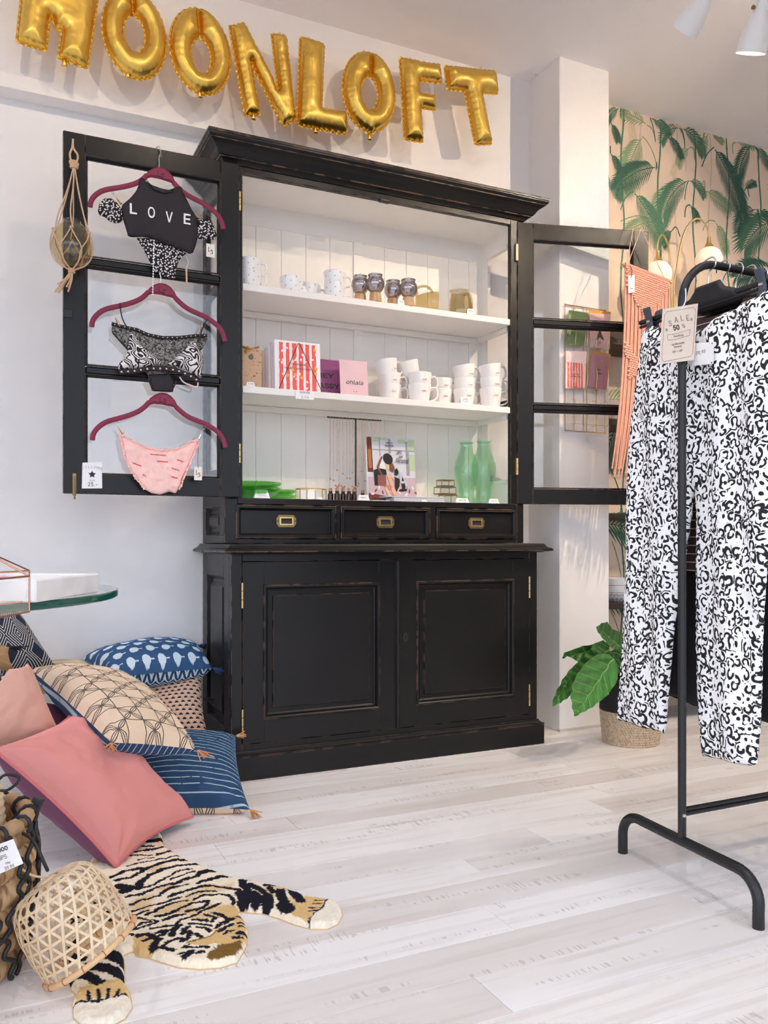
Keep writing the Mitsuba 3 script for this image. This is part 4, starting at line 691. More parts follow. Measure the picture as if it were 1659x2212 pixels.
def f_lace(p, n, uv):
    k = noise(p.x*420, p.z*420, 1) * .6 + noise(p.x*190 + 5, p.z*190) * .6; return mix((.035, .032, .03), (.30, .28, .255), smoothstep(.35, .85, k))
LACE = mat('lace', base_color=proc(f_lace), roughness=.85)
YT = 2.872
Z4 = lambda P: P
top = Polygon([(0.466,2.039),(0.474,2.041),(0.484,2.03),(0.502,2.02),(0.526,2.014),(0.555,2.015),(0.58,2.027),(0.592,2.034),(0.602,2.033),(0.604,2.02),(0.617,1.997),(0.634,1.966),(0.655,1.936),(0.658,1.903),(0.655,1.865),(0.648,1.838),(0.64,1.816),(0.629,1.81),(0.592,1.822),(0.543,1.833),(0.502,1.844),(0.47,1.843),(0.438,1.837),(0.424,1.839),(0.421,1.853),(0.411,1.884),(0.402,1.923),(0.407,1.941),(0.43,1.964),(0.45,1.992),(0.459,2.014),(0.46,2.031)])
t = thing('crop_top', 'black sleeveless crop top lettered LOVE on the top burgundy hanger', 'top')
m, P = puff(top, .035, .012, res=.006, wr=.010, wf=26, seed=3, y=YT); 
g = np.clip(([(0.46,1.853)][0][1] - P[:, 1]) / .03, 0, 1); m.vertices[:, 1] += -.002 * np.sin(P[:, 0] * 420) * g
part(t, 'bodice', m, BTOP, smooth=True)
part(t, 'neck', puff(Polygon([(0.478,2.034),(0.498,2.017),(0.53,2.011),(0.559,2.01),(0.58,2.026),(0.567,2.005),(0.539,1.994),(0.506,2.002),(0.484,2.023)]), .01, .004, y=YT-.0145)[0], INK, smooth=True)
lo = [(0.44,1.923),(0.498,1.92),(0.557,1.915),(0.617,1.918)]
from scipy.spatial import cKDTree
for i, (ch, (lx_, lz_)) in enumerate(zip('LOVE', lo)):
    w = words(ch, .034, (0, 0, 0), width=.023, bold=True, depth=.0014); v = w.vertices; v[:, 2] += lz_ - .012; v[:, 0] += lx_
    w = w.subdivide(); v = w.vertices; tr_ = cKDTree(P[:len(P)]); fr_ = m.vertices[m.vertices[:, 1] < YT + .0001]; kd = cKDTree(fr_[:, [0, 2]]); _, ii = kd.query(v[:, [0, 2]]); v[:, 1] = fr_[ii, 1] - .0012 + v[:, 1] * .5
    part(t, 'letter', w, PAPER, smooth=False)
for lb, pts, k in (('left', [(430,700),(440,640),(480,600),(530,600),(580,640),(612,690),(618,770),(600,785),(560,790),(520,775),(480,740),(440,725)], 4), ('right', [(1235,775),(1260,765),(1340,780),(1370,840),(1388,900),(1380,930),(1340,920),(1290,925),(1235,915)], 5)):
    P_l = [[(0.333,1.907),(0.337,1.931),(0.352,1.95),(0.372,1.953),(0.391,1.941),(0.403,1.922),(0.406,1.89),(0.399,1.883),(0.383,1.879),(0.368,1.882),(0.352,1.894),(0.337,1.897)], [(0.656,1.93),(0.667,1.935),(0.701,1.935),(0.714,1.911),(0.721,1.887),(0.718,1.874),(0.701,1.875),(0.68,1.87),(0.656,1.871)]][k - 4]
    part(t, 'ruffle', puff(Polygon(P_l).buffer(.003), .02, .014, res=.005, wr=.02, wf=70, seed=k, y=YT + .003)[0], STARF, smooth=True)
t = thing('star_briefs', 'black briefs printed with white stars hanging below the black top', 'briefs')
part(t, 'cloth', puff(Polygon([(0.453,1.842),(0.503,1.849),(0.56,1.839),(0.606,1.823),(0.622,1.813),(0.614,1.81),(0.595,1.786),(0.585,1.756),(0.581,1.724),(0.556,1.722),(0.532,1.732),(0.515,1.736),(0.503,1.757),(0.491,1.78),(0.475,1.81)]), .02, .006, res=.006, wr=.006, wf=40, seed=8, y=YT + .012)[0], STARF, smooth=True)
dt = [(0.507,1.834),(0.505,1.777),(0.504,1.715),(0.503,1.653)]
part(t, 'dotted_strap', cat_([mv(box(-.0022, .0022, -.001, .001, -.0022, .0022), a + (b-a)*.0, 2.862, c) for (a, b, c) in [(np.interp(q, [0, 1], [dt[0][0], dt[3][0]]), 0, np.interp(q, [0, 1], [dt[0][1], dt[3][1]])) for q in np.linspace(0, 1, 22)]] + [tube([(dt[0][0], 2.8625, dt[0][1]), (dt[3][0], 2.8625, dt[3][1])], .0006, 4)]), PAPER, kind='stuff')
def emblem_tag(lb, c, w, h, y, string):
    t = thing('swing_tag', lb, 'tag'); part(t, 'card', box(c[0] - w/2, c[0] + w/2, y, y + .0008, c[1] - h/2, c[1] + h/2), plain('tag_white', (236, 228, 216), .7) if 'mat_tag_white' not in scene else 'mat_tag_white', smooth=False)
    part(t, 'emblem', cat_([tube([(c[0] - w*.22, y - .0005, c[1] + h*.26), (c[0] - w*.24, y - .0005, c[1] - h*.12), (c[0] - w*.02, y - .0005, c[1] - h*.05)], .0009, 4), tube(spline([(c[0] + w*.28, y - .0005, c[1] + h*.03), (c[0] + w*.05, y - .0005, c[1] + h*.03), (c[0] + w*.26, y - .0005, c[1] - h*.16), (c[0] - w*.02, y - .0005, c[1] - h*.25)], 14), .0009, 4)]), INK)
    part(t, 'string', tube(spline([(c[0], y - .001, c[1] + h*.4)] + string, 16), .0007, 4), INK)
c = [(0.698,1.829),(0.699,1.87)]; emblem_tag('cream swing tag with a black emblem beside the black top', c[0], .030, .046, 2.862, [(c[1][0], 2.864, c[1][1])])
c = [(0.655,1.06),(0.654,1.107),(0.657,1.15)]; emblem_tag('cream swing tag with a black emblem beside the pink briefs', c[0], .027, .046, 2.862, [(c[1][0], 2.863, c[1][1]), (c[2][0], 2.866, c[2][1])])
c = [(0.613,1.801),(0.622,1.773),(0.615,1.759),(0.617,1.709)]
t = thing('string_tag', 'thin paper tag on a white string under the star briefs', 'tag'); part(t, 'string', tube(spline([(a, 2.864, b) for a, b in c[:3]], 14), .0008, 4), PAPER); part(t, 'card', tm([(c[2][0] - .003, 2.864, c[2][1]), (c[2][0] + .004, 2.864, c[2][1]), (c[3][0] + .003, 2.866, c[3][1]), (c[3][0] - .003, 2.866, c[3][1])], [(0, 1, 2), (0, 2, 3)]), KRAFT, smooth=False)
t = H1
c = [(0.376,1.976),(0.402,1.939),(0.674,1.972),(0.655,1.932)]; clip_on(H1, (c[0][0], YD, c[0][1]), (c[1][0], 2.862, c[1][1])); clip_on(H1, (c[2][0], YD, c[2][1]), (c[3][0], 2.862, c[3][1]))
# zebra bra and lace briefs of the middle hanger
t = thing('bra', 'zebra print bra with a black star band on the middle hanger', 'bra')
part(t, 'cup', puff(Polygon([(0.432,1.525),(0.446,1.519),(0.469,1.481),(0.497,1.461),(0.53,1.437),(0.54,1.424),(0.505,1.414),(0.461,1.402),(0.422,1.395),(0.395,1.394),(0.393,1.408),(0.402,1.423),(0.418,1.435),(0.424,1.46),(0.428,1.493)]), .04, .026, res=.006, wr=.006, wf=35, seed=2, y=2.874)[0], ZEBRA, smooth=True)
part(t, 'cup', puff(Polygon([(0.637,1.514),(0.652,1.51),(0.662,1.487),(0.675,1.468),(0.676,1.442),(0.673,1.413),(0.669,1.389),(0.647,1.398),(0.604,1.415),(0.558,1.423),(0.554,1.431),(0.575,1.446),(0.599,1.465),(0.62,1.492)]), .04, .026, res=.006, wr=.006, wf=35, seed=4, y=2.874)[0], ZEBRA, smooth=True)
bp_ = [(0.393,1.383),(0.436,1.389),(0.492,1.403),(0.54,1.407),(0.581,1.405),(0.622,1.392),(0.654,1.375)]
bd_ = LineString(bp_).buffer(.0085, cap_style=2); part(t, 'band', puff(bd_, .004, .0035, res=.004, y=2.856)[0], BTOP, smooth=True)
ln = LineString(bp_); part(t, 'star', cat_([ext(star(ln.interpolate(q, normalized=True).x, ln.interpolate(q, normalized=True).y, .0045), .0006, (0, 2.8522, 0)) for q in np.linspace(.03, .97, 13)]), plain('star_white', (240, 210, 200), .6), kind='stuff', smooth=False)
for pts in ([(0.398,1.612),(0.403,1.57),(0.413,1.545),(0.433,1.521)], [(0.686,1.592),(0.671,1.559),(0.657,1.507)]): part(t, 'strap', tube(spline([(a, 2.862, b) for a, b in pts], 14), .0022, 6, flat=.4), BTOP)
part(t, 'loop_end', tube(spline([(a, 2.866, b) for a, b in [(0.593,1.386),(0.607,1.369),(0.632,1.36),(0.653,1.358),(0.655,1.373)]], 16), .003, 6, flat=.5), plain('pink_elastic', (216, 190, 186), .7))
t = thing('lace_briefs', 'black lace briefs with a star waistband behind the zebra bra', 'briefs')
part(t, 'lace', puff(Polygon([(0.375,1.553),(0.416,1.544),(0.468,1.537),(0.5,1.522),(0.54,1.518),(0.594,1.523),(0.644,1.537),(0.692,1.546),(0.692,1.523),(0.674,1.491),(0.644,1.467),(0.602,1.43),(0.561,1.401),(0.569,1.369),(0.573,1.335),(0.504,1.334),(0.496,1.363),(0.492,1.387),(0.464,1.417),(0.424,1.463),(0.4,1.489),(0.375,1.519)]), .02, .005, res=.007, wr=.006, wf=30, seed=6, y=2.885)[0], LACE, smooth=True)
wb = LineString([(0.373,1.543),(0.414,1.537),(0.454,1.533),(0.49,1.52),(0.538,1.515),(0.592,1.521),(0.642,1.532),(0.689,1.539)])
part(t, 'waistband', puff(wb.buffer(.0055, cap_style=2), .003, .0025, res=.004, y=2.875)[0], BTOP, smooth=True); part(t, 'star', cat_([ext(star(wb.interpolate(q, normalized=True).x, wb.interpolate(q, normalized=True).y, .0028), .0005, (0, 2.8716, 0)) for q in np.linspace(.03, .97, 20)]), 'mat_star_white', kind='stuff', smooth=False)
part(t, 'gusset', puff(Polygon([(0.491,1.386),(0.56,1.396),(0.576,1.372),(0.572,1.334),(0.507,1.332),(0.497,1.353)]), .02, .006, y=2.872)[0], BTOP, smooth=True)
for pts in ([(0.376,1.514),(0.4,1.488),(0.423,1.466)], [(0.489,1.37),(0.499,1.35),(0.505,1.334)], [(0.585,1.373),(0.575,1.352),(0.568,1.335)]): part(t, 'trim', tube(spline([(a, 2.872, b) for a, b in pts], 10), .0025, 6), BTOP)
c = [(0.377,1.591),(0.395,1.54),(0.677,1.594),(0.662,1.542)]; clip_on(H2, (c[0][0], YD, c[0][1]), (c[1][0], 2.866, c[1][1])); clip_on(H2, (c[2][0], YD, c[2][1]), (c[3][0], 2.866, c[3][1]))
# pink briefs
PINK = plain('pink_cotton', (250, 204, 194), .8, sheen=.4)
t = thing('pink_briefs', 'pale pink frilled briefs with red script on the lowest hanger', 'briefs')
br = Polygon([(0.399,1.183),(0.414,1.179),(0.446,1.161),(0.478,1.148),(0.518,1.14),(0.559,1.139),(0.6,1.15),(0.633,1.172),(0.656,1.178),(0.658,1.157),(0.642,1.124),(0.625,1.086),(0.604,1.043),(0.594,1.01),(0.581,0.991),(0.559,0.996),(0.53,0.985),(0.502,0.989),(0.478,1.002),(0.458,1.026),(0.438,1.054),(0.418,1.09),(0.407,1.13)])
m, P = puff(br, .03, .010, res=.0055, wr=.020, wf=38, seed=5, y=2.874); part(t, 'cloth', m, PINK, smooth=True)
for pts in ([(0.398,1.182),(0.445,1.156),(0.477,1.143),(0.517,1.135),(0.558,1.135),(0.599,1.145),(0.632,1.168),(0.657,1.175)], [(0.4,1.17),(0.414,1.102),(0.437,1.054),(0.461,1.022),(0.477,1.002)], [(0.657,1.163),(0.636,1.111),(0.611,1.052),(0.593,1.005)]):
    L = LineString(pts); q = [L.interpolate(s, normalized=True) for s in np.linspace(0, 1, 70)]
    part(t, 'frill', tube([(p.x + .002*math.sin(i*1.9), 2.866 + .003*math.sin(i*1.35), p.y + .0025*math.cos(i*1.5)) for i, p in enumerate(q)], .0038, 6, flat=.6), PINK, smooth=True)
rs = random.Random(11)
for (u, v_, w_) in ((915,1290,.052),(950,1345,.036),(740,1370,.030),(1090,1340,.022),(1055,1410,.026),(800,1460,.012),(1045,1475,.024)):
    cc = {(915): [(0.522,1.118)], (950): [(0.536,1.096)], (740): [(0.452,1.083)], (1090): [(0.594,1.101)], (1055): [(0.579,1.071)], (800): [(0.476,1.047)], (1045): [(0.575,1.044)]}[u][0]
    fr_ = m.vertices[m.vertices[:, 1] < 2.8741]; kd = cKDTree(fr_[:, [0, 2]]); sl = .35 if u in (740, 800) else -.25 if u > 1040 else .03
    q = np.array([(cc[0] + (s - .5) * w_, cc[1] - sl * (s - .5) * w_ * (-1 if sl < 0 else 1) + .0026 * math.sin(s * w_ * 1500) * rs.uniform(.5, 1.2)) for s in np.linspace(0, 1, int(w_ * 900))]); _, ii = kd.query(q)
    part(t, 'script', tube([(a, fr_[j, 1] - .0012, b) for (a, b), j in zip(q, ii)], .0008, 4), REDINK)
c = [(0.38,1.226),(0.408,1.183),(0.679,1.217),(0.656,1.177)]; clip_on(H3, (c[0][0], YD, c[0][1]), (c[1][0], 2.862, c[1][1])); clip_on(H3, (c[2][0], YD, c[2][1]), (c[3][0], 2.862, c[3][1]), CHROME)
# paper sign
sg = [(0.285,1.086),(0.346,1.09),(0.347,1.003),(0.283,1.001)]; t = thing('pillow_price_sign', 'white paper sign lettered PILLOWS with a star and 25,- on the left glass door', 'sign')
part(t, 'paper', ext(Polygon(sg), .0006, (0, 2.9045, 0)), PAPER, smooth=False); c = np.mean(sg, 0); yy = 2.9037
for i, ch in enumerate('PILLOWS'): a = (i - 3) * .13; part(t, 'writing', words(ch, .0085, (c[0] + .072*math.sin(a), yy, c[1] + .028 - .072*(1 - math.cos(a)) - .004), (math.cos(a), 0, -math.sin(a)), (math.sin(a), 0, math.cos(a)), depth=.0005), GREYINK)
part(t, 'star', ext(star(c[0], c[1] + .003, .0125, .5), .0005, (0, yy, 0)), INK, smooth=False); part(t, 'writing', words('vanaf', .0055, (c[0], yy, c[1] - .019), width=.020, depth=.0005), GREYINK); part(t, 'writing', words('25.-', .013, (c[0] + .002, yy, c[1] - .036), width=.030, depth=.0005), INK)
# rope hanger with a glass vase at the door corner
JUTE = plain('jute', (206, 172, 138), .9)
gc = [(0.246,1.77),(0.254,2.124),(0.256,2.044),(0.246,1.699)]; gx, gz = gc[0]; gy = 2.835; hy = 2.896
vz = thing('amber_glass_vase', 'round amber glass vase hanging in a rope net from the door corner', 'vase'); part(vz, 'glass', mv(lathe([(0, -.066), (.02, -.066), (.044, -.054), (.059, -.026), (.062, -.004), (.057, .028), (.045, .054), (.032, .068), (.028, .072), (.029, .078)], 40), gx, gy, gz), AMBER, smooth=True)
rh = thing('rope_hanger', 'knotted jute rope hanger at the top corner of the left glass door', 'rope hanger'); tp = (gc[1][0], 2.880, gc[1][1] + .006); kn = (gc[2][0], 2.868, gc[2][1])
part(rh, 'loop', cat_([tube(spline([tp, (tp[0] - .003, hy-.01, tp[2] - .03), (kn[0] - .012, 2.876, kn[2] + .03), kn, (kn[0] + .012, 2.872, kn[2] + .03), (tp[0] + .003, hy-.01, tp[2] - .03), tp], 40), .0034, 6)]), JUTE)
part(rh, 'knot', cat_([tube([(kn[0] + .010*math.cos(a), kn[1] + .008*math.sin(a), kn[2] + dz) for a in np.linspace(0, 6.28, 13)[:-1]], .0045, 6, close=True) for dz in (-.010, -.002, .006)] + [tube([(kn[0] - .016, kn[1] - .004, kn[2] + .004), (kn[0] + .014, kn[1] - .006, kn[2] - .004)], .0045, 6)]), JUTE)
part(rh, 'nail', put(lathe([(0, .012), (.0025, .012), (.003, 0), (0, 0)], 10), (tp[0], 2.905, tp[2] - .004), (1, 0, 0), (0, 0, 1)), BRASSD)
for k in range(6):
    a = k * math.pi / 3 + .4; part(rh, 'cord', tube(spline([(kn[0], kn[1], kn[2]), (kn[0]*.6 + .4*gx + .020*math.cos(a), kn[1]*.6 + .4*gy + .020*math.sin(a), kn[2]*.55 + .45*(gz + .06)), (gx + .050*math.cos(a), gy + .050*math.sin(a), gz + .068), (gx + .059*math.cos(a + .1), gy + .059*math.sin(a + .1), gz + .036)], 20), .0024, 6), JUTE)
    for s in (1, -1):
        b = a + s * math.pi / 6; part(rh, 'net', tube(spline([(gx + .060*math.cos(a), gy + .060*math.sin(a), gz + .036), (gx + .065*math.cos(a + s*.26), gy + .065*math.sin(a + s*.26), gz + .004), (gx + .062*math.cos(b), gy + .062*math.sin(b), gz - .024), (gx + .042*math.cos(b), gy + .042*math.sin(b), gz - .060), (gx + .008*math.cos(b), gy + .008*math.sin(b), gz - .076)], 20), .0022, 6), JUTE)
    part(rh, 'knot', mv(trimesh.creation.icosphere(1, .0046), gx + .063*math.cos(a), gy + .063*math.sin(a), gz + .036), JUTE)
part(rh, 'knot', cat_([tube([(gx + .008*math.cos(a), gy + .008*math.sin(a), gz - .078 - dz) for a in np.linspace(0, 6.28, 13)[:-1]], .004, 6, close=True) for dz in (0, .007)]), JUTE)
rs = random.Random(4)
for k in range(9):
    dx = rs.uniform(-.035, .006); part(rh, 'fringe', tube(spline([(gx, gy, gz - .08), (gx + dx*.4, gy + rs.uniform(-.01, .01), gz - .10), (gx + dx*1.2 - .012, gy + rs.uniform(-.015, .015), gz - .125 - rs.uniform(0, .035))], 12), .0028, 5), JUTE)

# ---------------------------------------------------------------- right side: shelves, brass lamp, macrame, card rack, plant, clothes rack
def f_dwood(p, n, uv): return mix((.045, .030, .022), (.020, .014, .011), fbm(p.x*4, p.y*60, p.z*60, 3))
DWOOD = mat('dark_wood', base_color=proc(f_dwood), roughness=.5)
for zt, th_, lb in ((1.783, .062, 'thick dark wall shelf behind the right glass door, topmost'), (1.383, .030, 'dark wall shelf under the topmost one, carrying a grey pot'), (.955, .028, 'dark wall shelf level with the foot of the right glass door'), (.545, .026, 'lowest dark wall shelf, carrying patterned bowls')):
    solo('wall_shelf', lb, 'shelf', box(2.535, 3.7, 2.985, 3.187, zt - th_, zt, c=.002), DWOOD, smooth=False)
t = thing('low_bench', 'low dark wooden bench along the palm papered wall', 'bench'); part(t, 'seat', box(2.75, 4.3, 2.90, 3.185, .125, .15, c=.002), DWOOD, smooth=False)
for x in (2.80, 3.5, 4.2): part(t, 'leg', box(x, x + .04, 2.93, 3.16, 0, .125), DWOOD, smooth=False)
b = lathe([(0, 0), (.05, 0), (.062, .03), (.068, .08), (.066, .09), (.06, .08), (.055, .03), (0, .02)], 28, c=(2.615, 3.07, 1.383)); solo('grey_pot', 'grey ceramic pot on the second wall shelf behind the door', 'pot', b, plain('grey_ceramic', (186, 180, 178), .5), smooth=35)
def f_bowl(p, n, uv):
    a = uv.x * 18; fx = a - dr.floor(a); z = uv.y; w = dr.abs(dr.sin(a * 3.14159)); ring_ = dr.sqrt(dr.square((fx - .5) * 1.0) + dr.square((z - .055) * 26)); k = smoothstep(.04, .1, dr.abs(ring_ - .26)) * smoothstep(.0, .003, dr.abs(z - .083 - .006*w)) * smoothstep(0, .002, dr.abs(z - .10))
    return mix((.10, .11, .2), (.80, .79, .80), k)
BOWL = mat('bowl_print', base_color=proc(f_bowl), roughness=.3)
for k, lb in enumerate(('patterned blue and white bowl, lower of two on the lowest wall shelf', 'patterned grey bowl, upper of two on the lowest wall shelf')):
    m, U = lathe([(0, .002), (.036, .002), (.038, 0), (.041, .004), (.062, .022), (.078, .048), (.084, .075), (.085, .078), (.082, .077), (.074, .05), (.058, .026), (0, .012)], 36, uv=True); solo('patterned_bowl', lb, 'bowl', mv(m, 2.66, 3.07, .545 + .033*k), BOWL, smooth=True, uv=U)
# two armed brass lamp on the top shelf
t = thing('brass_arc_lamp', 'brass lamp with two arched arms and frosted glowing globes', 'lamp'); bx, by, bz = 2.93, 3.07, 1.783
part(t, 'base', lathe([(0, 0), (.075, 0), (.078, .008), (.07, .014), (.02, .02), (.012, .04), (0, .04)], 32, c=(bx, by, bz)), BRASS)
GL = []
g2, g1 = (3.174,3.0,2.207), (2.855,3.0,2.082)
scene['mat_opal'] = {'type': 'principled', 'base_color': {'type': 'rgb', 'value': [.9, .82, .72]}, 'roughness': .35}
for k, (g, pts) in enumerate(((g2, [(2.983,3.03,1.735), (2.977,3.03,2.001), (2.993,3.02,2.178), (3.034,3.01,2.325), (3.098,3.0,2.383), (3.155,3.0,2.357), (3.171,3.0,2.287)]), (g1, [(2.971,3.03,1.734), (2.959,3.03,1.999), (2.938,3.02,2.17), (2.911,3.01,2.25), (2.872,3.0,2.27), (2.849,3.0,2.233), (2.847,3.0,2.172)]))):
    P0 = spline([(bx + .01*(1-2*k), by - .01, bz + .03)] + pts, 50)
    for s in (1, -1): part(t, 'arm', tube(P0 + np.array([.007*s, .006*s, .010*s]) * np.linspace(1, 0, 50)[:, None], .0042, 8), BRASS)
    e = np.array(pts[-1]); part(t, 'cap', lathe([(0, .02), (.008, .018), (.011, -.012), (.024, -.032), (.026, -.036), (0, -.036)], 24, c=tuple(e)), BRASS)
    gg = mv(trimesh.creation.icosphere(subdivisions=4, radius=.064), e[0], e[1], e[2] - .094); scene[fresh(t + '__globe')] = mikit.ply(gg, 'mat_opal', smooth=True, emitter={'type': 'area', 'radiance': {'type': 'rgb', 'value': [.30, .205, .125]}})
    part(t, 'collar', mv(tube([(.024*math.cos(a), .024*math.sin(a), 0) for a in np.linspace(0, 6.28, 19)[:-1]], .003, 6, close=True), e[0], e[1], e[2] - .036), BRASS)
# gold card rack on the pillar, with cards
t = thing('wire_card_rack', 'gold wire card rack on the pillar seen through the right glass door', 'card rack'); Yr = 2.93
g = lambda x, y, Y=2.93: None
rk = [(2.273,1.855),(2.492,1.858),(2.492,1.313),(2.277,1.306)]; x0, x1, z1, z0 = rk[0][0], rk[1][0], rk[0][1], rk[3][1]; z1 = (rk[0][1] + rk[1][1]) / 2; z0 = (rk[2][1] + rk[3][1]) / 2
part(t, 'frame', cat_([tube([(x0, 2.952, z), (x1, 2.952, z)], .0022, 6) for z in (z0, z1)] + [tube([(x0 + (x1-x0)*q, 2.953, z0), (x0 + (x1-x0)*q, 2.953, z1)], .0014, 5) for q in (0, .22, .46, .54, .78, 1)]), BRASS)
part(t, 'bead', cat_([mv(trimesh.creation.icosphere(1, .0045), x, 2.951, z) for x in (x0, x1) for z in (z0, z1)]), BRASS)
zr = [[(2.315,1.675)][0][1], [(2.315,1.491)][0][1], z0 + .025]; hh = .128
for r_, zz in enumerate(zr):
    for c_ in (0, 1):
        xa = x0 + (x1 - x0) * (.0 + .52*c_); xb = xa + (x1 - x0) * .48
        for q in (.28, .88): part(t, 'holder', tube(spline([(xa + (xb-xa)*q, 2.951, zz + hh*.86), (xa + (xb-xa)*q, 2.925, zz + hh*.84), (xa + (xb-xa)*q, 2.916, zz + hh*.7), (xa + (xb-xa)*q, 2.918, zz + .02), (xa + (xb-xa)*q, 2.925, zz), (xa + (xb-xa)*q, 2.951, zz)], 26), .0012, 5), BRASS)
        part(t, 'lip', tube([(xa, 2.920, zz + .002), (xb, 2.920, zz + .002)], .0012, 5), BRASS)
def rack_card(lb, pts, rgb, Y, nm='pocket_card'):
    k = thing(nm, lb, 'card'); m = ext(Polygon(pts), .0018, (0, Y + .0018, 0)); part(k, 'sheet', m, plain('rack_card_' + str(rgb[1]) + str(rgb[2]), rgb, .65), smooth=False); return k, np.mean(pts, 0), pts
rack_card('orange yellow card back peeping out behind the tower card', [(2.395,1.844),(2.516,1.85),(2.51,1.77),(2.395,1.758)], (232, 166, 70), 2.942)
rack_card('ochre card back peeping out behind the mauve card', [(2.403,1.671),(2.516,1.661),(2.51,1.58),(2.379,1.5)], (206, 158, 84), 2.942)
k, c, _ = rack_card('moss green card in the upper left pocket of the gold rack', [(2.279,1.828),(2.384,1.829),(2.36,1.681),(2.262,1.675)], (112, 138, 84), 2.933); part(k, 'writing', words('bonjour', .010, (c[0] + .004, 2.9325, c[1] - .004), width=.038, depth=.0004), INK)
k, c, pts = rack_card('pink card with an iron tower in the upper right pocket of the gold rack', [(2.39,1.827),(2.507,1.837),(2.501,1.684),(2.394,1.677)], (232, 196, 194), 2.931)
tw = [(2.445,1.782),(2.448,1.783),(2.45,1.761),(2.456,1.741),(2.469,1.718),(2.459,1.717),(2.452,1.726),(2.441,1.725),(2.433,1.715),(2.423,1.714),(2.435,1.739),(2.442,1.76)]; part(k, 'tower', ext(Polygon(tw), .0004, (0, 2.9307, 0)), plain('tower_ink', (86, 76, 74), .7), smooth=False)
part(k, 'writing', words('paris', .004, (np.mean(tw, 0)[0], 2.9305, min(q[1] for q in tw) - .012), width=.012, depth=.0004), INK)
k, c, pts = rack_card('card with red brush stripes in the middle left pocket of the gold rack', [(2.262,1.649),(2.376,1.659),(2.364,1.496),(2.26,1.489)], (240, 216, 214), 2.933); striped_card(k, (pts[3][0] + .002, 2.9325, pts[3][1]), (1, 0, 0), (0, 0, 1), pts[2][0] - pts[3][0] - .004, .118, True)
k, c, _ = rack_card('mauve card in the middle right pocket of the gold rack', [(2.401,1.655),(2.501,1.644),(2.483,1.497),(2.378,1.506)], (166, 122, 136), 2.931); part(k, 'writing', words('HEY', .008, (c[0], 2.9305, c[1] + .004), width=.020, depth=.0004), INK); part(k, 'writing', words('SASSY', .008, (c[0], 2.9305, c[1] - .012), width=.028, depth=.0004), INK)
# macrame
MAC = plain('coral_cord', (222, 166, 144), .85, sheen=.2); Ym = 2.71
t = thing('macrame_hanging', 'coral knotted macrame wall hanging with a long fringe at the right glass door', 'wall hanging')
d0, d1 = np.array((2.373,2.71,1.977)), np.array((2.647,2.71,1.933)); part(t, 'dowel', tube([d0, d1], .0058, 10), LWOOD)
ml, mr = d0 + (d1 - d0) * .07, d0 + (d1 - d0) * .93; W_ = mr[0] - ml[0]
zb = [[(2.344,1.131)][0][1], [(2.393,1.037)][0][1]]; drift = [(2.325,1.178)][0][0] - ml[0]
def mx(u, z): zt = ml[2] + (mr[2] - ml[2]) * u; q = np.clip((zt - z) / (zt - zb[0]), 0, 1.2); return ml[0] + W_ * u + drift * q ** 2.2 * (1 - .2*u) , zt
NC = 36; rs = random.Random(9); cords, knots = [], []
for i in range(NC):
    u = i / (NC - 1); zt = ml[2] + (mr[2] - ml[2]) * u; ze = zb[0] + (zb[1] - zb[0]) * u * 1.0 + rs.uniform(-.035, .03)
    zs = np.linspace(zt - .004, ze, 26); sway = rs.uniform(-.006, .006)
    cords.append(tube([(mx(u, z)[0] + sway * np.clip((zt - z - .5) / .35, 0, 1) ** 2 * 1.6, Ym - .004 + .003 * math.sin(i * 2.1), z) for z in zs], .0040, 5)); knots.append(mv(trimesh.creation.icosphere(1, .0042), mx(u, ze)[0] + sway*1.2, Ym - .004, ze + .006))
    cords.append(tube(spline([(mx(u, zt)[0], Ym - .008, zt - .008), (mx(u, zt)[0], Ym - .010, zt), (mx(u, zt)[0], Ym, zt + .008), (mx(u, zt)[0], Ym + .008, zt), (mx(u, zt)[0], Ym + .004, zt - .010)], 9), .0030, 5))
part(t, 'cord', cat_(cords), MAC, kind='stuff', smooth=True)
bm = trimesh.creation.icosphere(1, 1.0)
def knot(u, dz):
    x, zt = mx(u, ml[2] + (mr[2] - ml[2]) * u - dz); b = bm.copy(); b.vertices *= (.0078, .0060, .0056); knots.append(mv(b, x, Ym - .0095, zt - dz))
for j in range(0, 64):
    dz = .014 + j * .0092
    for i in range(18):
        u = (i + .5 * (j % 2) + .25) / 18; r0 = dz / .60; a = abs(u - .5) * 2
        tri = dz < .19 * (1 - a) * 1.0 + .02; band = abs(dz - (.055 + .26 * u)) < .030; low = abs(dz - (.31 + .30 * (1 - u) * .5)) < .030 and u > .1; low2 = abs(dz - (.34 + .22 * u)) < .028
        if tri or (band) or low or low2: knot(u, dz)
part(t, 'knot', cat_(knots), MAC, kind='stuff', smooth=True)
sa, sb = (2.472,2.76,2.157), (2.515,2.76,2.16); 
part(t, 'string', cat_([tube([d0 + (d1-d0)*.10, np.array((2.469,2.745,2.15)), np.array([(2.469,2.745,2.15)[0], 2.80, (2.469,2.745,2.15)[2] + .012])], .0018, 5), tube([d0 + (d1-d0)*.12, np.array((2.512,2.745,2.157)), np.array([(2.512,2.745,2.157)[0], 2.79, (2.512,2.745,2.157)[2] + .01])], .0018, 5), tube([np.array((2.512,2.745,2.155)), d0 + (d1-d0)*.88], .0016, 5)]), plain('blush_string', (238, 186, 160), .8))
tg = [(2.397,1.924),(2.431,1.933),(2.431,1.862),(2.397,1.852)]; part(t, 'tag', ext(Polygon(tg), .0008, (0, 2.695, 0)), PAPER, smooth=False); part(t, 'tag_string', tube(spline([(2.411,2.694,1.918), (2.412,2.69,1.946), (2.411,2.7,1.97)], 8), .0012, 5), INK); c = np.mean(tg, 0); part(t, 'tag_print', box(c[0] - .008, c[0] + .006, 2.6938, 2.6942, c[1] - .020, c[1] - .016), GREYINK)
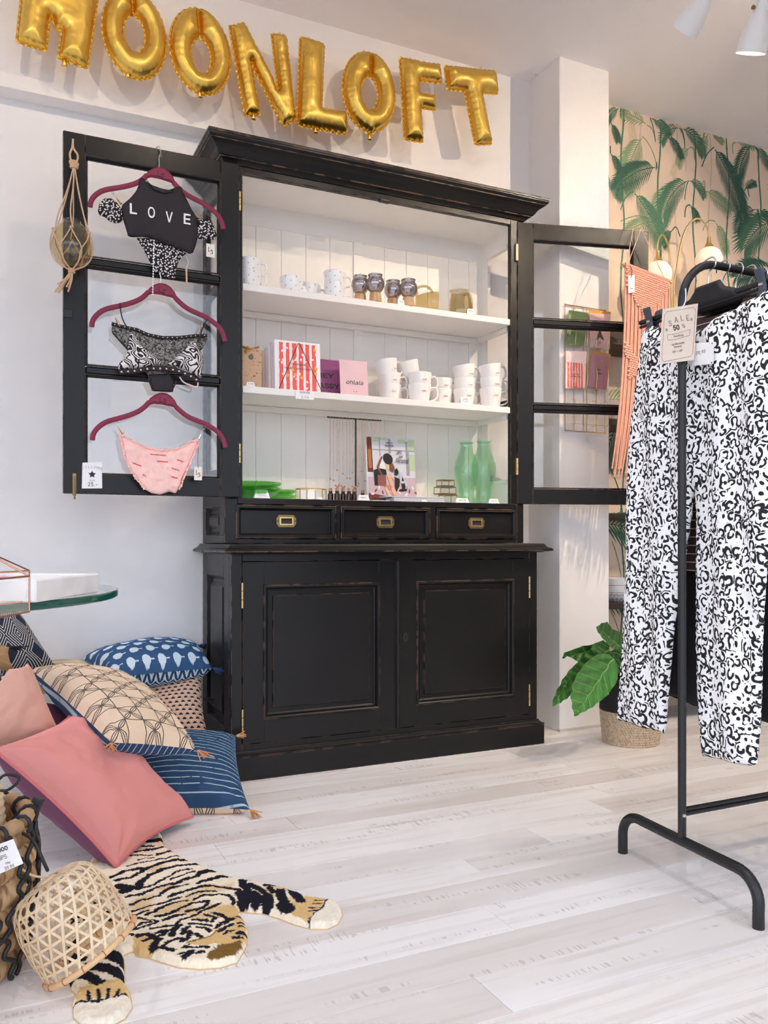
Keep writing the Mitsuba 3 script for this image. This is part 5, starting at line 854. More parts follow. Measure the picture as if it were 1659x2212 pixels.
# plant in a two tone basket
cx_, cy_ = 2.405, 2.69
def f_weave(p, n, uv): a = dr.sin(uv.x*420 + dr.floor(uv.y*105)*2.4) * .5 + .5; return mix((.58, .45, .31), (.30, .21, .13), a * smoothstep(.2, .9, noise(uv.x*160, uv.y*105)))
SEAG = mat('seagrass', base_color=proc(f_weave), roughness=.85)
def f_weaveb(p, n, uv): a = dr.sin(uv.x*300 + dr.floor(uv.y*105)*2.4) * .5 + .5; return mix((.03, .028, .028), (.012, .011, .012), a)
SEAGB = mat('black_seagrass', base_color=proc(f_weaveb), roughness=.8)
t = thing('plant_basket', 'round woven basket, natural below and black above, in front of the pillar', 'basket')
def coils(r0, r1, z0, z1, m, nm):
    n = int(round((z1 - z0) / .0095)); pr = [];
    for k in range(n):
        for q in np.linspace(0, 1, 5)[:-1]: zz = z0 + (k + q) * (z1 - z0) / n; pr.append((r0 + (r1 - r0) * (zz - z0) / (z1 - z0) + .0028 * math.sin(math.pi * q), zz))
    pr.append((r1, z1)); me, U = lathe(pr, 64, uv=True, c=(cx_, cy_, 0)); part(t, nm, me, m, smooth=True, uv=U)
coils(.112, .124, .0, .135, SEAG, 'natural_weave'); coils(.124, .119, .135, .262, SEAGB, 'black_weave')
part(t, 'soil', lathe([(0, .235), (.117, .235)], 32, c=(cx_, cy_, 0)), INK); part(t, 'rim', mv(tube([(.118*math.cos(a), .118*math.sin(a), .262) for a in np.linspace(0, 2*math.pi, 41)[:-1]], .006, 8, close=True), cx_, cy_, 0), SEAGB, smooth=True)
pt = thing('broad_leaf_plant', 'leafy plant with broad glossy leaves in the two tone basket', 'plant')
LEAFM = mat('leaf', base_color={'type': 'mesh_attribute', 'name': 'vertex_color'}, roughness=.28, specular=.5)
def leaf(pts, base, tip, y0, y1, fold=.02, curl=.0, dark=1.0, nv=6):
    po = Polygon(pts).buffer(0); 
    if not isinstance(po, Polygon): po = max(po.geoms, key=lambda g: g.area)
    po = affinity.scale(po.buffer(-.004).buffer(.008).buffer(-.002), 1.20, 1.12); res = .0024; B, G = inside_pts(po, res); P = np.vstack([B, G]); tri = Delaunay(P).simplices; c = P[tri].mean(1); tri = tri[contains_xy(po, c[:, 0], c[:, 1])]
    b, e = np.array(base), np.array(tip); ax = e - b; L = np.linalg.norm(ax); ax /= L; nn = np.array([-ax[1], ax[0]]); u = (P - b) @ ax / L; w = (P - b) @ nn
    y = y0 + (y1 - y0) * u - fold * np.abs(w) / .06 + curl * (w / .06) ** 2 + .0035 * np.sin(np.abs(w) * 120 - u * 26)
    veins = np.abs(w) < .0019 * (1.3 - u)
    ph = (u * L - np.abs(w) * .75) / (L / nv); veins2 = (np.abs(ph - np.round(ph)) * L / nv < .0013) & (u > .0)
    n3 = meshkit.fbm(np.stack([P[:, 0]*30, P[:, 1]*30, P[:, 0]*0], -1), 3, 5)[:, None]
    col = (np.array([.025, .125, .024]) * (1 - n3) + np.array([.075, .26, .040]) * n3) * dark; col[veins2] = np.array([.16, .34, .10]) * dark; col[veins] = np.array([.26, .42, .15]) * dark
    v = np.stack([P[:, 0], y, P[:, 1]], -1); a, bb, cc = v[tri[:, 0]], v[tri[:, 1]], v[tri[:, 2]]; s = np.cross(bb - a, cc - a)[:, 1]; tri[s > 0] = tri[s > 0][:, ::-1]
    part(pt, 'leaf', tm(v, tri), LEAFM, smooth=True, color=np.clip(col, 0, 1))
L_ = lambda *p: p
lv = [([(2.229,0.348),(2.198,0.37),(2.136,0.378),(2.094,0.369),(2.034,0.339),(1.992,0.299),(1.982,0.252),(1.998,0.189),(2.076,0.207),(2.167,0.243),(2.226,0.287),(2.238,0.321)], [(2.213,0.339),(2.0,0.192)], 2.60, 2.52, .012, 0, 1.15),
    ([(2.243,0.379),(2.233,0.407),(2.199,0.425),(2.149,0.419),(2.094,0.385),(2.033,0.35),(1.991,0.324),(1.977,0.305),(1.982,0.29),(2.027,0.321),(2.081,0.327),(2.143,0.353),(2.211,0.356)], [(2.237,0.38),(1.979,0.292)], 2.65, 2.56, .015, 0, .95),
    ([(2.001,0.38),(2.013,0.399),(2.095,0.414),(2.188,0.416),(2.245,0.407),(2.169,0.386),(2.113,0.369),(2.083,0.365),(2.034,0.39)], [(2.239,0.407),(2.002,0.381)], 2.66, 2.60, .02, 0, .75),
    ([(1.918,0.22),(1.959,0.271),(2.0,0.302),(2.06,0.332),(2.12,0.342),(2.066,0.292),(2.018,0.243),(1.964,0.228)], [(2.108,0.338),(1.919,0.221)], 2.66, 2.56, .02, 0, .9),
    ([(2.161,0.485),(2.186,0.499),(2.21,0.504),(2.237,0.477),(2.313,0.451),(2.339,0.411),(2.307,0.391),(2.249,0.41),(2.199,0.449)], [(2.326,0.397),(2.164,0.487)], 2.66, 2.60, .02, 0, .7),
    ([(2.291,0.372),(2.327,0.385),(2.379,0.372),(2.406,0.324),(2.366,0.29),(2.314,0.304),(2.294,0.336)], [(2.393,0.299),(2.294,0.371)], 2.70, 2.68, .01, 0, .6),
    ([(2.55,0.217),(2.592,0.257),(2.627,0.286),(2.62,0.255),(2.592,0.225),(2.564,0.195)], [(2.55,0.207),(2.625,0.283)], 2.68, 2.66, .01, 0, 1.2)]
for L in lv: leaf(*L[:1], *L[1], *L[2:])
for bs in [l[1][0] for l in lv]: part(pt, 'stalk', tube(spline([(cx_ + .01, cy_, .236), (cx_ * .5 + bs[0] * .5, cy_ - .02, max(.25, bs[1] - .01)), (bs[0], 2.655, bs[1])], 16), .0030, 6), plain('stalk', (96, 130, 60), .5) if 'mat_stalk' not in scene else 'mat_stalk')
# clothes rack
RX, RY, RZ = 1.512, 1.513, 1.508
t = thing('clothes_rack', 'black tubular clothes rack on curved feet at the right edge', 'clothes rack')
part(t, 'rail', tube([(RX, RY, .112)] + [(RX, RY, z) for z in np.linspace(.2, RZ - .11, 5)] + [(RX + .11 - .11*math.cos(a), RY, RZ - .11 + .11*math.sin(a)) for a in np.linspace(0, math.pi/2, 12)[1:]] + [(x, RY, RZ) for x in (1.9, 2.3, 2.42)] + [(2.42 + .11*math.sin(a), RY, RZ - .11 + .11*math.cos(a)) for a in np.linspace(0, math.pi/2, 12)[1:]] + [(2.53, RY, .112)], .0098, 14), STEEL, smooth=True)
for fx in (RX, 2.53):
    P = np.array([1.0, 0, 0]) * 0; yA, yB, tl = RY + .228, RY - .236, .034
    pts = [(fx + .018, yA, 0), (fx + .018, yA, .035)] + [(fx + .018 - .003*q, yA - .06*(1 - math.cos(a)), .048 + .06*math.sin(a)) for q, a in zip(np.linspace(0, 1, 10), np.linspace(0, math.pi/2, 10))] + [(fx, RY, .108)] + [(fx - .014 - .003*q, yB + .06*(math.cos(a)) if 0 else yB + .06*(1 - math.sin(a)), .048 + .06*math.cos(a)) for q, a in zip(np.linspace(0, 1, 10), np.linspace(0, math.pi/2, 10))] + [(fx - .018, yB, .035), (fx - .018, yB, 0)]
    part(t, 'foot', tube(pts, .0125, 14), STEEL, smooth=True)
part(t, 'cross_bar', cat_([tube([(RX, RY, .172), (2.53, RY, .172)], .0055, 10), tube([(RX, RY, .183), (2.53, RY, .183)], .0055, 10)]), STEEL, smooth=True)
part(t, 'bolt', put(lathe([(0, .004), (.004, .0035), (.005, 0)], 14), (RX - .003, RY - .0092, .172), (1, 0, 0), (0, 0, 1)), CHROME)
def yz(m, X0, swap=True): v = m.vertices.copy(); return tm(np.stack([X0 + v[:, 1], -v[:, 0], v[:, 2]], -1), m.faces)
def hook_to_rail(x, zt, r=.022): return tube(spline([(x, RY, zt), (x, RY, zt + .02), (x, RY - .010, zt + .04), (x, RY - .021, RZ - .012), (x, RY - .018, RZ + .010), (x, RY, RZ + .0122), (x, RY + .017, RZ + .004), (x, RY + .019, RZ - .010)], 26), .0019, 6)
def clip_hanger(lb, x, zb_):
    h = thing('clip_hanger', lb, 'hanger'); hump = Polygon([(-.085, 0), (-.05, .014), (-.035, .034), (.035, .034), (.05, .014), (.085, 0), (.085, -.012), (-.085, -.012)]).buffer(.004)
    part(h, 'bar', cat_([tube([(x, RY - .235, zb_), (x, RY + .235, zb_)], .0065, 10), tube([(x, RY - .235, zb_ - .012), (x, RY + .235, zb_ - .012)], .004, 8), yz(puff(hump, .012, .0085, res=.006)[0], x) if False else tm(*(lambda m: (np.stack([x + m.vertices[:, 1], RY - m.vertices[:, 0], zb_ + .004 + m.vertices[:, 2]], -1), m.faces))(puff(hump, .012, .0085, res=.006)[0]))]), BLKPL, smooth=40)
    part(h, 'hook', hook_to_rail(x, zb_ + .034), CHROME); return h
XT = 1.585; h = clip_hanger('black clip hanger gripping the leopard trousers, frontmost on the rack', XT + .012, 1.418)
for (yc, zc) in ((1.701, 1.402), (1.345, 1.402)):
    for s in (-1, 1):
        cp = Polygon([(-.011, .040), (.011, .040), (.009, .018), (.008, 0), (.017, -.030), (.018, -.044), (-.018, -.044), (-.017, -.030), (-.008, 0), (-.009, .018)]).buffer(.003)
        m = puff(cp, .008, .005, res=.004)[0]; v = m.vertices; bend = s * (.006 + .35 * np.maximum(v[:, 2] - .005, 0) + .10 * np.maximum(-v[:, 2] - .02, 0)*0)
        part(h, 'clip', tm(np.stack([XT + .012 + v[:, 1] + bend + s*.004, yc - v[:, 0], zc + v[:, 2]], -1), m.faces), plain('grey_plastic', (74, 76, 86), .4) if 'mat_grey_plastic' not in scene else 'mat_grey_plastic', smooth=True)
    part(h, 'spring', tube([(XT - .002, yc - .006, zc + .008), (XT - .002, yc + .006, zc + .008)], .004, 8), CHROME)
def vor2(x, y):
    first, ox, oy, which = mi.Float(9), mi.Float(0), mi.Float(0), mi.Float(0); second = mi.Float(9)
    for i in (-1, 0, 1):
        for j in (-1, 0, 1):
            cx, cy = dr.floor(x) + i, dr.floor(y) + j; px, py = cx + .18 + .64*cell_rand(cx, cy, 1) - x, cy + .18 + .64*cell_rand(cx, cy, 2) - y
            d = dr.sqrt(px*px + py*py); n_ = d < first; second = dr.select(n_, first, dr.minimum(second, d)); ox = dr.select(n_, px, ox); oy = dr.select(n_, py, oy); which = dr.select(n_, cell_rand(cx, cy, 3), which); first = dr.minimum(first, d)
    return first, second, ox, oy, which
def f_leo(p, n, uv):
    a, b = p.y * 50 + .5*noise(p.y*45, p.z*45), p.z * 41 + .5*noise(p.y*45 + 9, p.z*45)
    f1, f2, ox, oy, r = vor2(a, b); th = dr.atan2(oy, ox); w = noise(a*2.7 + 7, b*2.7)
    rad = .27 + .10*r + .10*(w - .5); thick = .085 + .05*noise(th*1.6 + r*40, r*9)
    gap = dr.sin(th + r*31) * .6 + .5*dr.sin(2*th + r*57)
    rg = (1 - smoothstep(thick, thick + .03, dr.abs(f1 - rad))) * (1 - smoothstep(.42, .52, gap)) * smoothstep(.16, .18, r)
    dot = (1 - smoothstep(.17, .20, f1)) * (1 - smoothstep(.16, .18, r)); e = f2 - f1
    sp = (1 - smoothstep(.10, .13, e)) * smoothstep(.54, .60, noise(a*2.9 + 31, b*2.9)) * smoothstep(.46, .50, f1)
    return mix((.93, .93, .925), (.012, .011, .014), dr.clip(rg + dot + sp, 0, 1))
LEO = mat('leopard_cloth', base_color=proc(f_leo), roughness=.75, sheen=.2)
tr = [(1.717,1.386),(1.731,1.297),(1.749,1.164),(1.764,0.978),(1.774,0.79),(1.791,0.6),(1.802,0.433),(1.808,0.336),(1.716,0.336),(1.637,0.335),(1.627,0.337),(1.611,0.463),(1.598,0.617),(1.582,0.723),(1.564,0.793),(1.535,0.896),(1.528,0.953),(1.523,0.896),(1.522,0.737),(1.52,0.568),(1.514,0.41),(1.507,0.344),(1.5,0.309),(1.445,0.311),(1.391,0.315),(1.363,0.318),(1.352,0.325),(1.342,0.422),(1.332,0.589),(1.32,0.715),(1.305,0.9),(1.284,1.101),(1.272,1.241),(1.279,1.364),(1.321,1.393),(1.34,1.38),(1.391,1.377),(1.452,1.363),(1.501,1.348),(1.561,1.348),(1.624,1.369),(1.673,1.39)]
t = thing('leopard_trousers', 'white trousers with black leopard print hanging from the clip hanger', 'trousers')
po = Polygon([(-a, b) for a, b in tr]); m, P = puff(po, .05, .020, res=.009, wr=.014, wf=9, seed=4); v = m.vertices; v[:, 1] += .006 * np.sin(P[:, 0] * 60 + P[:, 1] * 3); part(t, 'legs', yz(m, 1.572), LEO, smooth=True)
wb = LineString([(-a, b) for a, b in [(1.687,1.354),(1.605,1.333),(1.543,1.312),(1.484,1.313),(1.435,1.329),(1.375,1.342),(1.324,1.344)]]); part(t, 'waist_seam', yz(tm(*(lambda m: (m.vertices, m.faces))(tube([(q[0], 0, q[1]) for q in wb.coords], .0012, 5))), 1.5515), LEO, smooth=True)
# the other clothes on the rack
def coat(lb, x, wT, wB, zt, zb_, m, seed, nm='hanging_garment', cat='garment', slope=.05):
    k = thing('clothes_hanger', f'black hanger {lb[0]}', 'hanger'); part(k, 'shoulders', tm(*(lambda q: (np.stack([x + q.vertices[:, 1], RY - q.vertices[:, 0], q.vertices[:, 2]], -1), q.faces))(puff(Polygon([(-.20, zt - .05), (-.19, zt - .035), (-.06, zt + .006), (-.02, zt + .022), (.02, zt + .022), (.06, zt + .006), (.19, zt - .035), (.20, zt - .05), (.06, zt - .018), (-.06, zt - .018)]).buffer(.004), .012, .010, res=.008)[0])), BLKPL, smooth=True)
    part(k, 'hook', hook_to_rail(x, zt + .022), CHROME)
    g_ = thing(nm, lb[1], cat); po = Polygon([(-wT, zt - .045), (-.07, zt + .002), (-.05, zt - .03), (.05, zt - .03), (.07, zt + .002), (wT, zt - .045), (wT + .01, zt - .2), ((wT + wB) / 2, (zt + zb_) / 2), (wB, zb_ + .01), (wB * .5, zb_ - .008), (0, zb_), (-wB * .5, zb_ - .006), (-wB, zb_ + .012), (-(wT + wB) / 2, (zt + zb_) / 2), (-wT - .01, zt - .2)])
    q, P = puff(po, .05, .015, res=.012, wr=.008, wf=10, seed=seed); part(g_, 'cloth', tm(np.stack([x + q.vertices[:, 1], RY - q.vertices[:, 0], q.vertices[:, 2]], -1), q.faces), m, smooth=True)
def f_stripe(p, n, uv): q = p.z / .0215; q = q - dr.floor(q); return mix((.82, .80, .78), (.075, .038, .032), smoothstep(.08, .11, q))
BSTR = mat('brown_striped', base_color=proc(f_stripe), roughness=.8); BLK = plain('black_cloth', (26, 25, 32), .85); CHAR = plain('charcoal_cloth', (44, 40, 46), .85); WINE = plain('brown_cloth', (70, 44, 44), .85)
zt = 1.425
for i, (x, wT, wB, zb_, m, l1) in enumerate([(1.645, .20, .20, .755, BSTR, 'brown top with thin white stripes right behind the leopard trousers'), (1.69, .20, .27, .40, BLK, 'long black garment behind the striped brown top'), (1.735, .20, .24, .55, CHAR, 'charcoal garment, third behind the leopard trousers'), (1.775, .19, .22, .62, BLK, 'black garment, fourth behind the leopard trousers'), (1.82, .20, .26, .45, WINE, 'dark brown garment, fifth behind the leopard trousers'), (1.87, .20, .24, .5, BLK, 'black garment, sixth behind the leopard trousers'), (1.925, .19, .22, .6, CHAR, 'charcoal garment, seventh behind the leopard trousers'), (1.985, .20, .24, .5, BLK, 'black garment, eighth behind the leopard trousers')]):
    coat((f'carrying the {l1}', l1), x, wT, wB, zt, zb_, m, 20 + i)
# cards tied to the rack
sp = [(1.431,1.372),(1.542,1.399),(1.529,1.262),(1.42,1.242)]; t = thing('sale_sign', 'cream card lettered SALE 50% tied to the rack post', 'sign')
part(t, 'card', ext(Polygon(sp), .0012, (0, 1.493, 0)), plain('cream_paper', (226, 208, 190), .8), smooth=False); c = np.mean(sp, 0); ux = np.array([sp[1][0] - sp[0][0], 0, sp[1][1] - sp[0][1]]); wd = np.linalg.norm(ux); ux /= wd; uz = np.array([sp[0][0] - sp[3][0], 0, sp[0][1] - sp[3][1]]); hd = np.linalg.norm(uz); uz /= hd
SP = lambda u, v: np.array([c[0], 1.4913, c[1]]) + ux * wd * u + uz * hd * v
for i, ch in enumerate('SALE'): part(t, 'writing', words(ch, .0135, SP(-.25 + .165*i, .175 + (.03 if i in (1, 2) else 0) + .015*i), ux, uz, depth=.0005), GREYINK)
part(t, 'writing', words('50', .0115, SP(-.07, .085), ux, uz, width=.019, bold=True, depth=.0005), INK); part(t, 'writing', words('%', .009, SP(.13, .10), ux, uz, depth=.0005), GREYINK)
for u, v in ((-.36, .12), (.34, .235)): part(t, 'star', put(ext(star(0, 0, .0042, .5), .0005, (0, 0, 0), (1, 0, 0), (0, 1, 0)), SP(u, v), ux, uz), GREYINK, smooth=False)
for tx, v, w_ in (('korting', -.045, .030), ('op alle mode', -.19, .040), ('items', -.245, .024), ('OP = OP', -.33, .032)): part(t, 'writing', words(tx, .005, SP(0, v), ux, uz, width=w_, depth=.0005), GREYINK)
bl = lambda P: cat_([tube([SP(*a), SP(*b)], .0005, 4) for a, b in P])
part(t, 'border', bl([((-.44, .40), (-.38, .455)), ((-.38, .455), (.38, .455)), ((.38, .455), (.44, .40)), ((.44, .40), (.44, -.40)), ((.44, -.40), (.38, -.455)), ((.38, -.455), (-.38, -.455)), ((-.38, -.455), (-.44, -.40)), ((-.44, -.40), (-.44, .40)), ((-.32, .03), (-.1, .015)), ((-.1, .015), (.32, .05)), ((-.3, -.075), (-.1, -.09)), ((-.1, -.09), (.32, -.06)), ((-.32, .03), (-.3, -.075)), ((.32, .05), (.32, -.06))]), GREYINK)
part(t, 'string', tube(spline([SP(.02, .46), (RX - .002, 1.500, SP(0, .5)[2] + .02), (RX, 1.502, SP(0, .5)[2] + .05)], 10), .0016, 5), PAPER)
wp = [(1.513,1.307),(1.439,1.295),(1.441,1.244),(1.52,1.253)]; t = thing('price_tag', 'white price card hanging half behind the SALE sign', 'sign'); m = ext(Polygon([(-a, b) for a, b in wp]), .0010); part(t, 'card', yz(m, 1.538), PAPER, smooth=False)
cc = np.mean(wp, 0); part(t, 'writing', words('39,95', .008, (1.5365, cc[0], cc[1]), (0, -1, 0), (0, 0, 1), width=.030, depth=.0005, shear=.2), GREYINK); part(t, 'dot', cat_([mv(box(-.0006, .0006, -.0015, .0015, -.0015, .0015), 1.5372, a * .88 + cc[0] * .12, b * .88 + cc[1] * .12) for a, b in wp]), INK)

# ---------------------------------------------------------------- left foreground: cushions, rug, shade, basket, glass table
def pillow(key, label, A_, B_, C_, D_, t, front, back=None, tassels=(), pinch=.07, seed=0, wr=.010, n=44, sag=0.0, tmat=None, piping=None, group=None, expo=.42, tlen=.035):
    """corners as seen: A upper left, B upper right, C lower right, D lower left; the bulge stands +-t off their surface"""
    th_ = thing(key, label, 'cushion', group); A_, B_, C_, D_ = [np.array(q, float) for q in (A_, B_, C_, D_)]
    u, v, f = grid(n, n); cu, cv_ = 2*u - 1, 2*v - 1
    su, sv = cu * (1 - pinch * (1 - cv_**2) * np.abs(cu)**2), cv_ * (1 - pinch * (1 - cu**2) * np.abs(cv_)**2); uu, vv = (su + 1) / 2, (sv + 1) / 2
    P = ((1-uu)*(1-vv))[:, None]*D_ + (uu*(1-vv))[:, None]*C_ + (uu*vv)[:, None]*B_ + ((1-uu)*vv)[:, None]*A_
    N = np.cross((B_ + C_ - A_ - D_), (A_ + B_ - C_ - D_)); N /= np.linalg.norm(N)
    h = t * ((1 - np.abs(cu)**2.2) * (1 - np.abs(cv_)**2.2)) ** expo
    fold = sum(np.sin((np.arctan2(cv_ - sy, cu - sx)) * 9 + seed + sx) * np.exp(-((cu - sx)**2 + (cv_ - sy)**2) / .28) for sx in (-1, 1) for sy in (-1, 1))
    nz = meshkit.fbm(np.stack([uu*4 + seed*3.7, vv*4, np.full(len(u), seed*1.3)], -1), 3, seed) - .5; e = np.clip((1 - np.maximum(np.abs(cu), np.abs(cv_))) * 5, 0, 1)
    W, H = np.linalg.norm(B_ + C_ - A_ - D_) / 2, np.linalg.norm(A_ + B_ - C_ - D_) / 2; UV = np.stack([uu * W, vv * H], -1)
    for s, m, nm in ((1, front, 'front'), (-1, back or front, 'back')):
        Q = P + N * s * (h + e * (wr * nz * 2 + wr * .45 * fold))[:, None]; Q[:, 2] = np.maximum(Q[:, 2], .003)
        part(th_, nm, tm(Q, f if s > 0 else f[:, ::-1]), m, smooth=True, uv=UV)
    if piping:
        i = np.arange(n*n).reshape(n, n); ed = np.r_[i[:, 0], i[-1, 1:], i[-2::-1, -1], i[0, -2:0:-1]]; q = P[ed].copy(); q[:, 2] = np.maximum(q[:, 2], .006); part(th_, 'piping', tube(q, .0042, 8, close=True), piping, smooth=True)
    ctr = (A_ + B_ + C_ + D_) / 4; rs = random.Random(seed)
    for c in tassels:
        c = {'A': A_, 'B': B_, 'C': C_, 'D': D_}[c]; d = c - ctr; d /= np.linalg.norm(d); d[2] = d[2] * .4 - .25; d /= np.linalg.norm(d); p0 = c + d * .002
        st = []
        for k in range(16):
            off = np.array([rs.gauss(0, 1), rs.gauss(0, 1), rs.gauss(0, .8)]); q = np.array([p0, p0 + d * tlen * .35 + off * .003, p0 + d * tlen + off * .0075]); q[:, 2] = np.maximum(q[:, 2], .003); st.append(tube(q, .0016, 4))
        part(th_, 'tassel', cat_(st + [mv(trimesh.creation.icosphere(1, .006), *np.maximum(p0 + d * .008, [-9, -9, .006]))]), tmat, smooth=True)
    return th_
TAN = plain('tan_yarn', (204, 150, 104), .9); NAVY = (.018, .052, .125)
def f_navystripe(p, n, uv):
    q = uv.y / .0205 + .10*noise(uv.x*9, dr.floor(uv.y / .0205)*3); fr = q - dr.floor(q); k = (1 - smoothstep(.045, .10, dr.abs(fr - .5))) * smoothstep(.02, .16, noise(uv.x*70, dr.floor(q)*7)); return mix(mix(NAVY, (.028, .075, .16), noise(uv.x*50, uv.y*50)), (.42, .55, .62), k)
def f_navystripe_v(p, n, uv): return f_navystripe(p, n, mi.Point2f(uv.y, uv.x))
def f_leafdot(p, n, uv):
    a, b = uv.x / .058, uv.y / .050; r = dr.floor(b); a = a + .5 * (r - 2*dr.floor(r/2)); fx, fy = a - dr.floor(a) - .42, b - r - .5
    d = dr.sqrt(dr.square(fx / .27) + dr.square(fy / (.34 * (1 - .5*fx)))) + .12 * (noise(uv.x*200, uv.y*200) - .5); k = 1 - smoothstep(.92, 1.06, d)
    st = (1 - smoothstep(.03, .06, dr.abs(fy))) * smoothstep(.22, .26, fx) * (1 - smoothstep(.48, .52, fx)); return mix((.030, .090, .205), (.60, .72, .80), dr.maximum(k, st))
def f_zig(p, n, uv):
    q = uv.x / .034; z = dr.abs(q - dr.floor(q) - .5) * .026; w = (uv.y + z) / .0125; w = w - dr.floor(w); return mix((.018, .052, .115), (.55, .66, .74), smoothstep(.50, .56, w) * (1 - smoothstep(.92, .98, w)))
def f_geo(p, n, uv):
    a, b = uv.x / .058, uv.y / .058; i, j = dr.floor(a), dr.floor(b); fx, fy = a - i - .5, b - j - .5; even = (i + j) - 2*dr.floor((i + j)/2) < .5
    g = dr.minimum(.5 - dr.abs(fx), .5 - dr.abs(fy)); line = 1 - smoothstep(.018, .034, g)
    ax, ay = dr.abs(fx), dr.abs(fy); u, v = dr.maximum(ax, ay), dr.minimum(ax, ay)
    pet = dr.abs(v - .62 * u * (1 - u / .707) * 1.4 * .9); dg = (ax - ay) * .7071; s = (ax + ay) * .7071; p2 = dr.abs(dr.abs(dg) - .75 * s * (1 - s / .707) * .8)
    pt_ = dr.maximum(1 - smoothstep(.016, .032, p2), 1 - smoothstep(.012, .026, dr.abs(dg) + 0*pet)); k = dr.maximum(line, dr.select(even, pt_, 0.0)); return mix((.76, .585, .42), (.05, .035, .03), k * .92)
def f_scallop(p, n, uv):
    b = uv.y / .0155; r = dr.floor(b); a = uv.x / .0215 + .5 * (r - 2*dr.floor(r/2)); fx, fy = a - dr.floor(a) - .5, b - r - .15; d = dr.sqrt(dr.square(fx * 1.25) + dr.square(fy * .72)); k = (1 - smoothstep(.36, .42, d)) * smoothstep(-.02, .06, fy)
    rg = (1 - smoothstep(.04, .08, dr.abs(d - .56))) * smoothstep(-.1, .0, fy); return mix(mix((.74, .50, .37), (.55, .33, .24), rg), (.025, .02, .022), k)
def f_bwgeo(p, n, uv):
    a, b = uv.x / .085, uv.y / .12; fx, fy = dr.abs(a - dr.floor(a) - .5), dr.abs(b - dr.floor(b) - .5); q = (fx*1.1 + fy) * 9; q = q - dr.floor(q); c = smoothstep(.55, .62, q) * (1 - smoothstep(.93, .98, q)); inner = 1 - smoothstep(.22, .24, fx*1.1 + fy); return mix((.020, .026, .048), (.62, .57, .50), c * (1 - inner))
def f_bwline(p, n, uv): q = uv.x / .034; q = q - dr.floor(q); return mix((.012, .012, .014), (.72, .68, .62), 1 - smoothstep(.05, .08, dr.abs(q - .5)))
def f_ikat(p, n, uv): k = noise(uv.x*160, uv.y*26) ; return mix((.05, .055, .075), (.46, .45, .46), smoothstep(.4, .65, k))
FM = {k: mat(k, base_color=proc(fn), roughness=.85, sheen=.2) for k, fn in dict(navy_stripe=f_navystripe, navy_stripe_v=f_navystripe_v, leaf_print=f_leafdot, zigzag=f_zig, petal_print=f_geo, scallop=f_scallop, diamond_weave=f_bwgeo, black_lined=f_bwline, ikat=f_ikat).items()}
VELV = mat('pink_velvet', base_color=lin(218, 142, 136), roughness=.8, sheen=1.0, sheen_tint=.6); VELD = plain('rose_piping', (208, 118, 120), .8); BLUSH = mat('blush_cloth', base_color=lin(214, 164, 146), roughness=.85, sheen=.5); MAUVE = mat('mauve_velvet', base_color=lin(112, 66, 92), roughness=.8, sheen=.8)
BLKY = plain('black_yarn', (30, 28, 32), .9); BLUEY = plain('blue_yarn', (46, 78, 120), .9)
pillow('cushion', 'navy cushion with thin white stripes lying against the cabinet plinth', (.40, 2.93, .175), (.768, 2.795, .165), (.716, 2.446, .022), (.345, 2.59, .022), .088, FM['navy_stripe'], FM['petal_print'], 'BC', seed=1, tmat=TAN)
pillow('cushion', 'peach cushion printed with rows of black scallops beside the cabinet', (.43, 3.12, .30), (.705, 3.03, .342), (.706, 2.915, .135), (.40, 2.94, .10), .075, FM['scallop'], FM['scallop'], '', seed=2)
pillow('cushion', 'black cushion with fine white lines under the leaf printed one', (.30, 3.24, .27), (.70, 3.24, .28), (.70, 2.99, .27), (.36, 2.95, .26), .05, FM['black_lined'], None, 'C', seed=3, tmat=BLKY)
pillow('cushion', 'indigo cushion with pale leaf print and zigzag underside on top of the pile', (.315, 3.235, .40), (.735, 3.225, .425), (.735, 2.985, .372), (.375, 2.915, .372), .080, FM['leaf_print'], FM['zigzag'], 'BC', seed=4, tmat=BLUEY, pinch=.04)
pillow('cushion', 'mauve velvet cushion showing only a sliver beside the pink cushion', (.06, 2.80, .36), (.26, 2.82, .30), (.32, 2.66, .10), (.10, 2.62, .10), .05, MAUVE, None, '', seed=9)
pillow('cushion', 'dark cushion buried under the middle of the pile', (.10, 3.15, .20), (.42, 3.15, .20), (.40, 2.78, .12), (.10, 2.78, .12), .09, MAUVE, None, '', seed=10)
pillow('cushion', 'cream cushion with black petal line print and navy striped back', (.125, 2.86, .425), (.43, 2.885, .365), (.545, 2.40, .230), (.297, 2.30, .298), .080, FM['petal_print'], FM['navy_stripe_v'], 'CD', seed=5, tmat=TAN, pinch=.04)
pillow('cushion', 'large pink velvet cushion with piped edges in front of the pile', (.015, 2.285, .315), (.225, 2.59, .325), (.545, 2.445, .025), (.292, 2.170, .018), .098, VELV, MAUVE, '', seed=6, wr=.020, piping=VELD, n=72, pinch=.09, expo=.44)
pillow('cushion', 'pale blush cushion with a peaked corner behind the pink velvet one', (.060, 2.62, .465), (.105, 2.63, .475), (.205, 2.55, .26), (-.12, 2.45, .25), .08, BLUSH, None, '', seed=7, pinch=.10)
pillow('cushion', 'navy and cream diamond woven cushion under the glass table', (-.10, 3.02, .62), (.09, 3.08, .60), (.215, 3.02, .40), (-.08, 2.92, .38), .08, FM['diamond_weave'], FM['ikat'], 'C', seed=8, tmat=BLKY)
pillow('cushion', 'woven straw coloured cushion with black fringe at the left edge', (-.16, 2.80, .55), (.065, 2.84, .50), (.075, 2.80, .44), (-.16, 2.72, .42), .045, plain('straw_cloth', (176, 140, 98), .9), None, 'B', seed=11, tmat=BLKY)
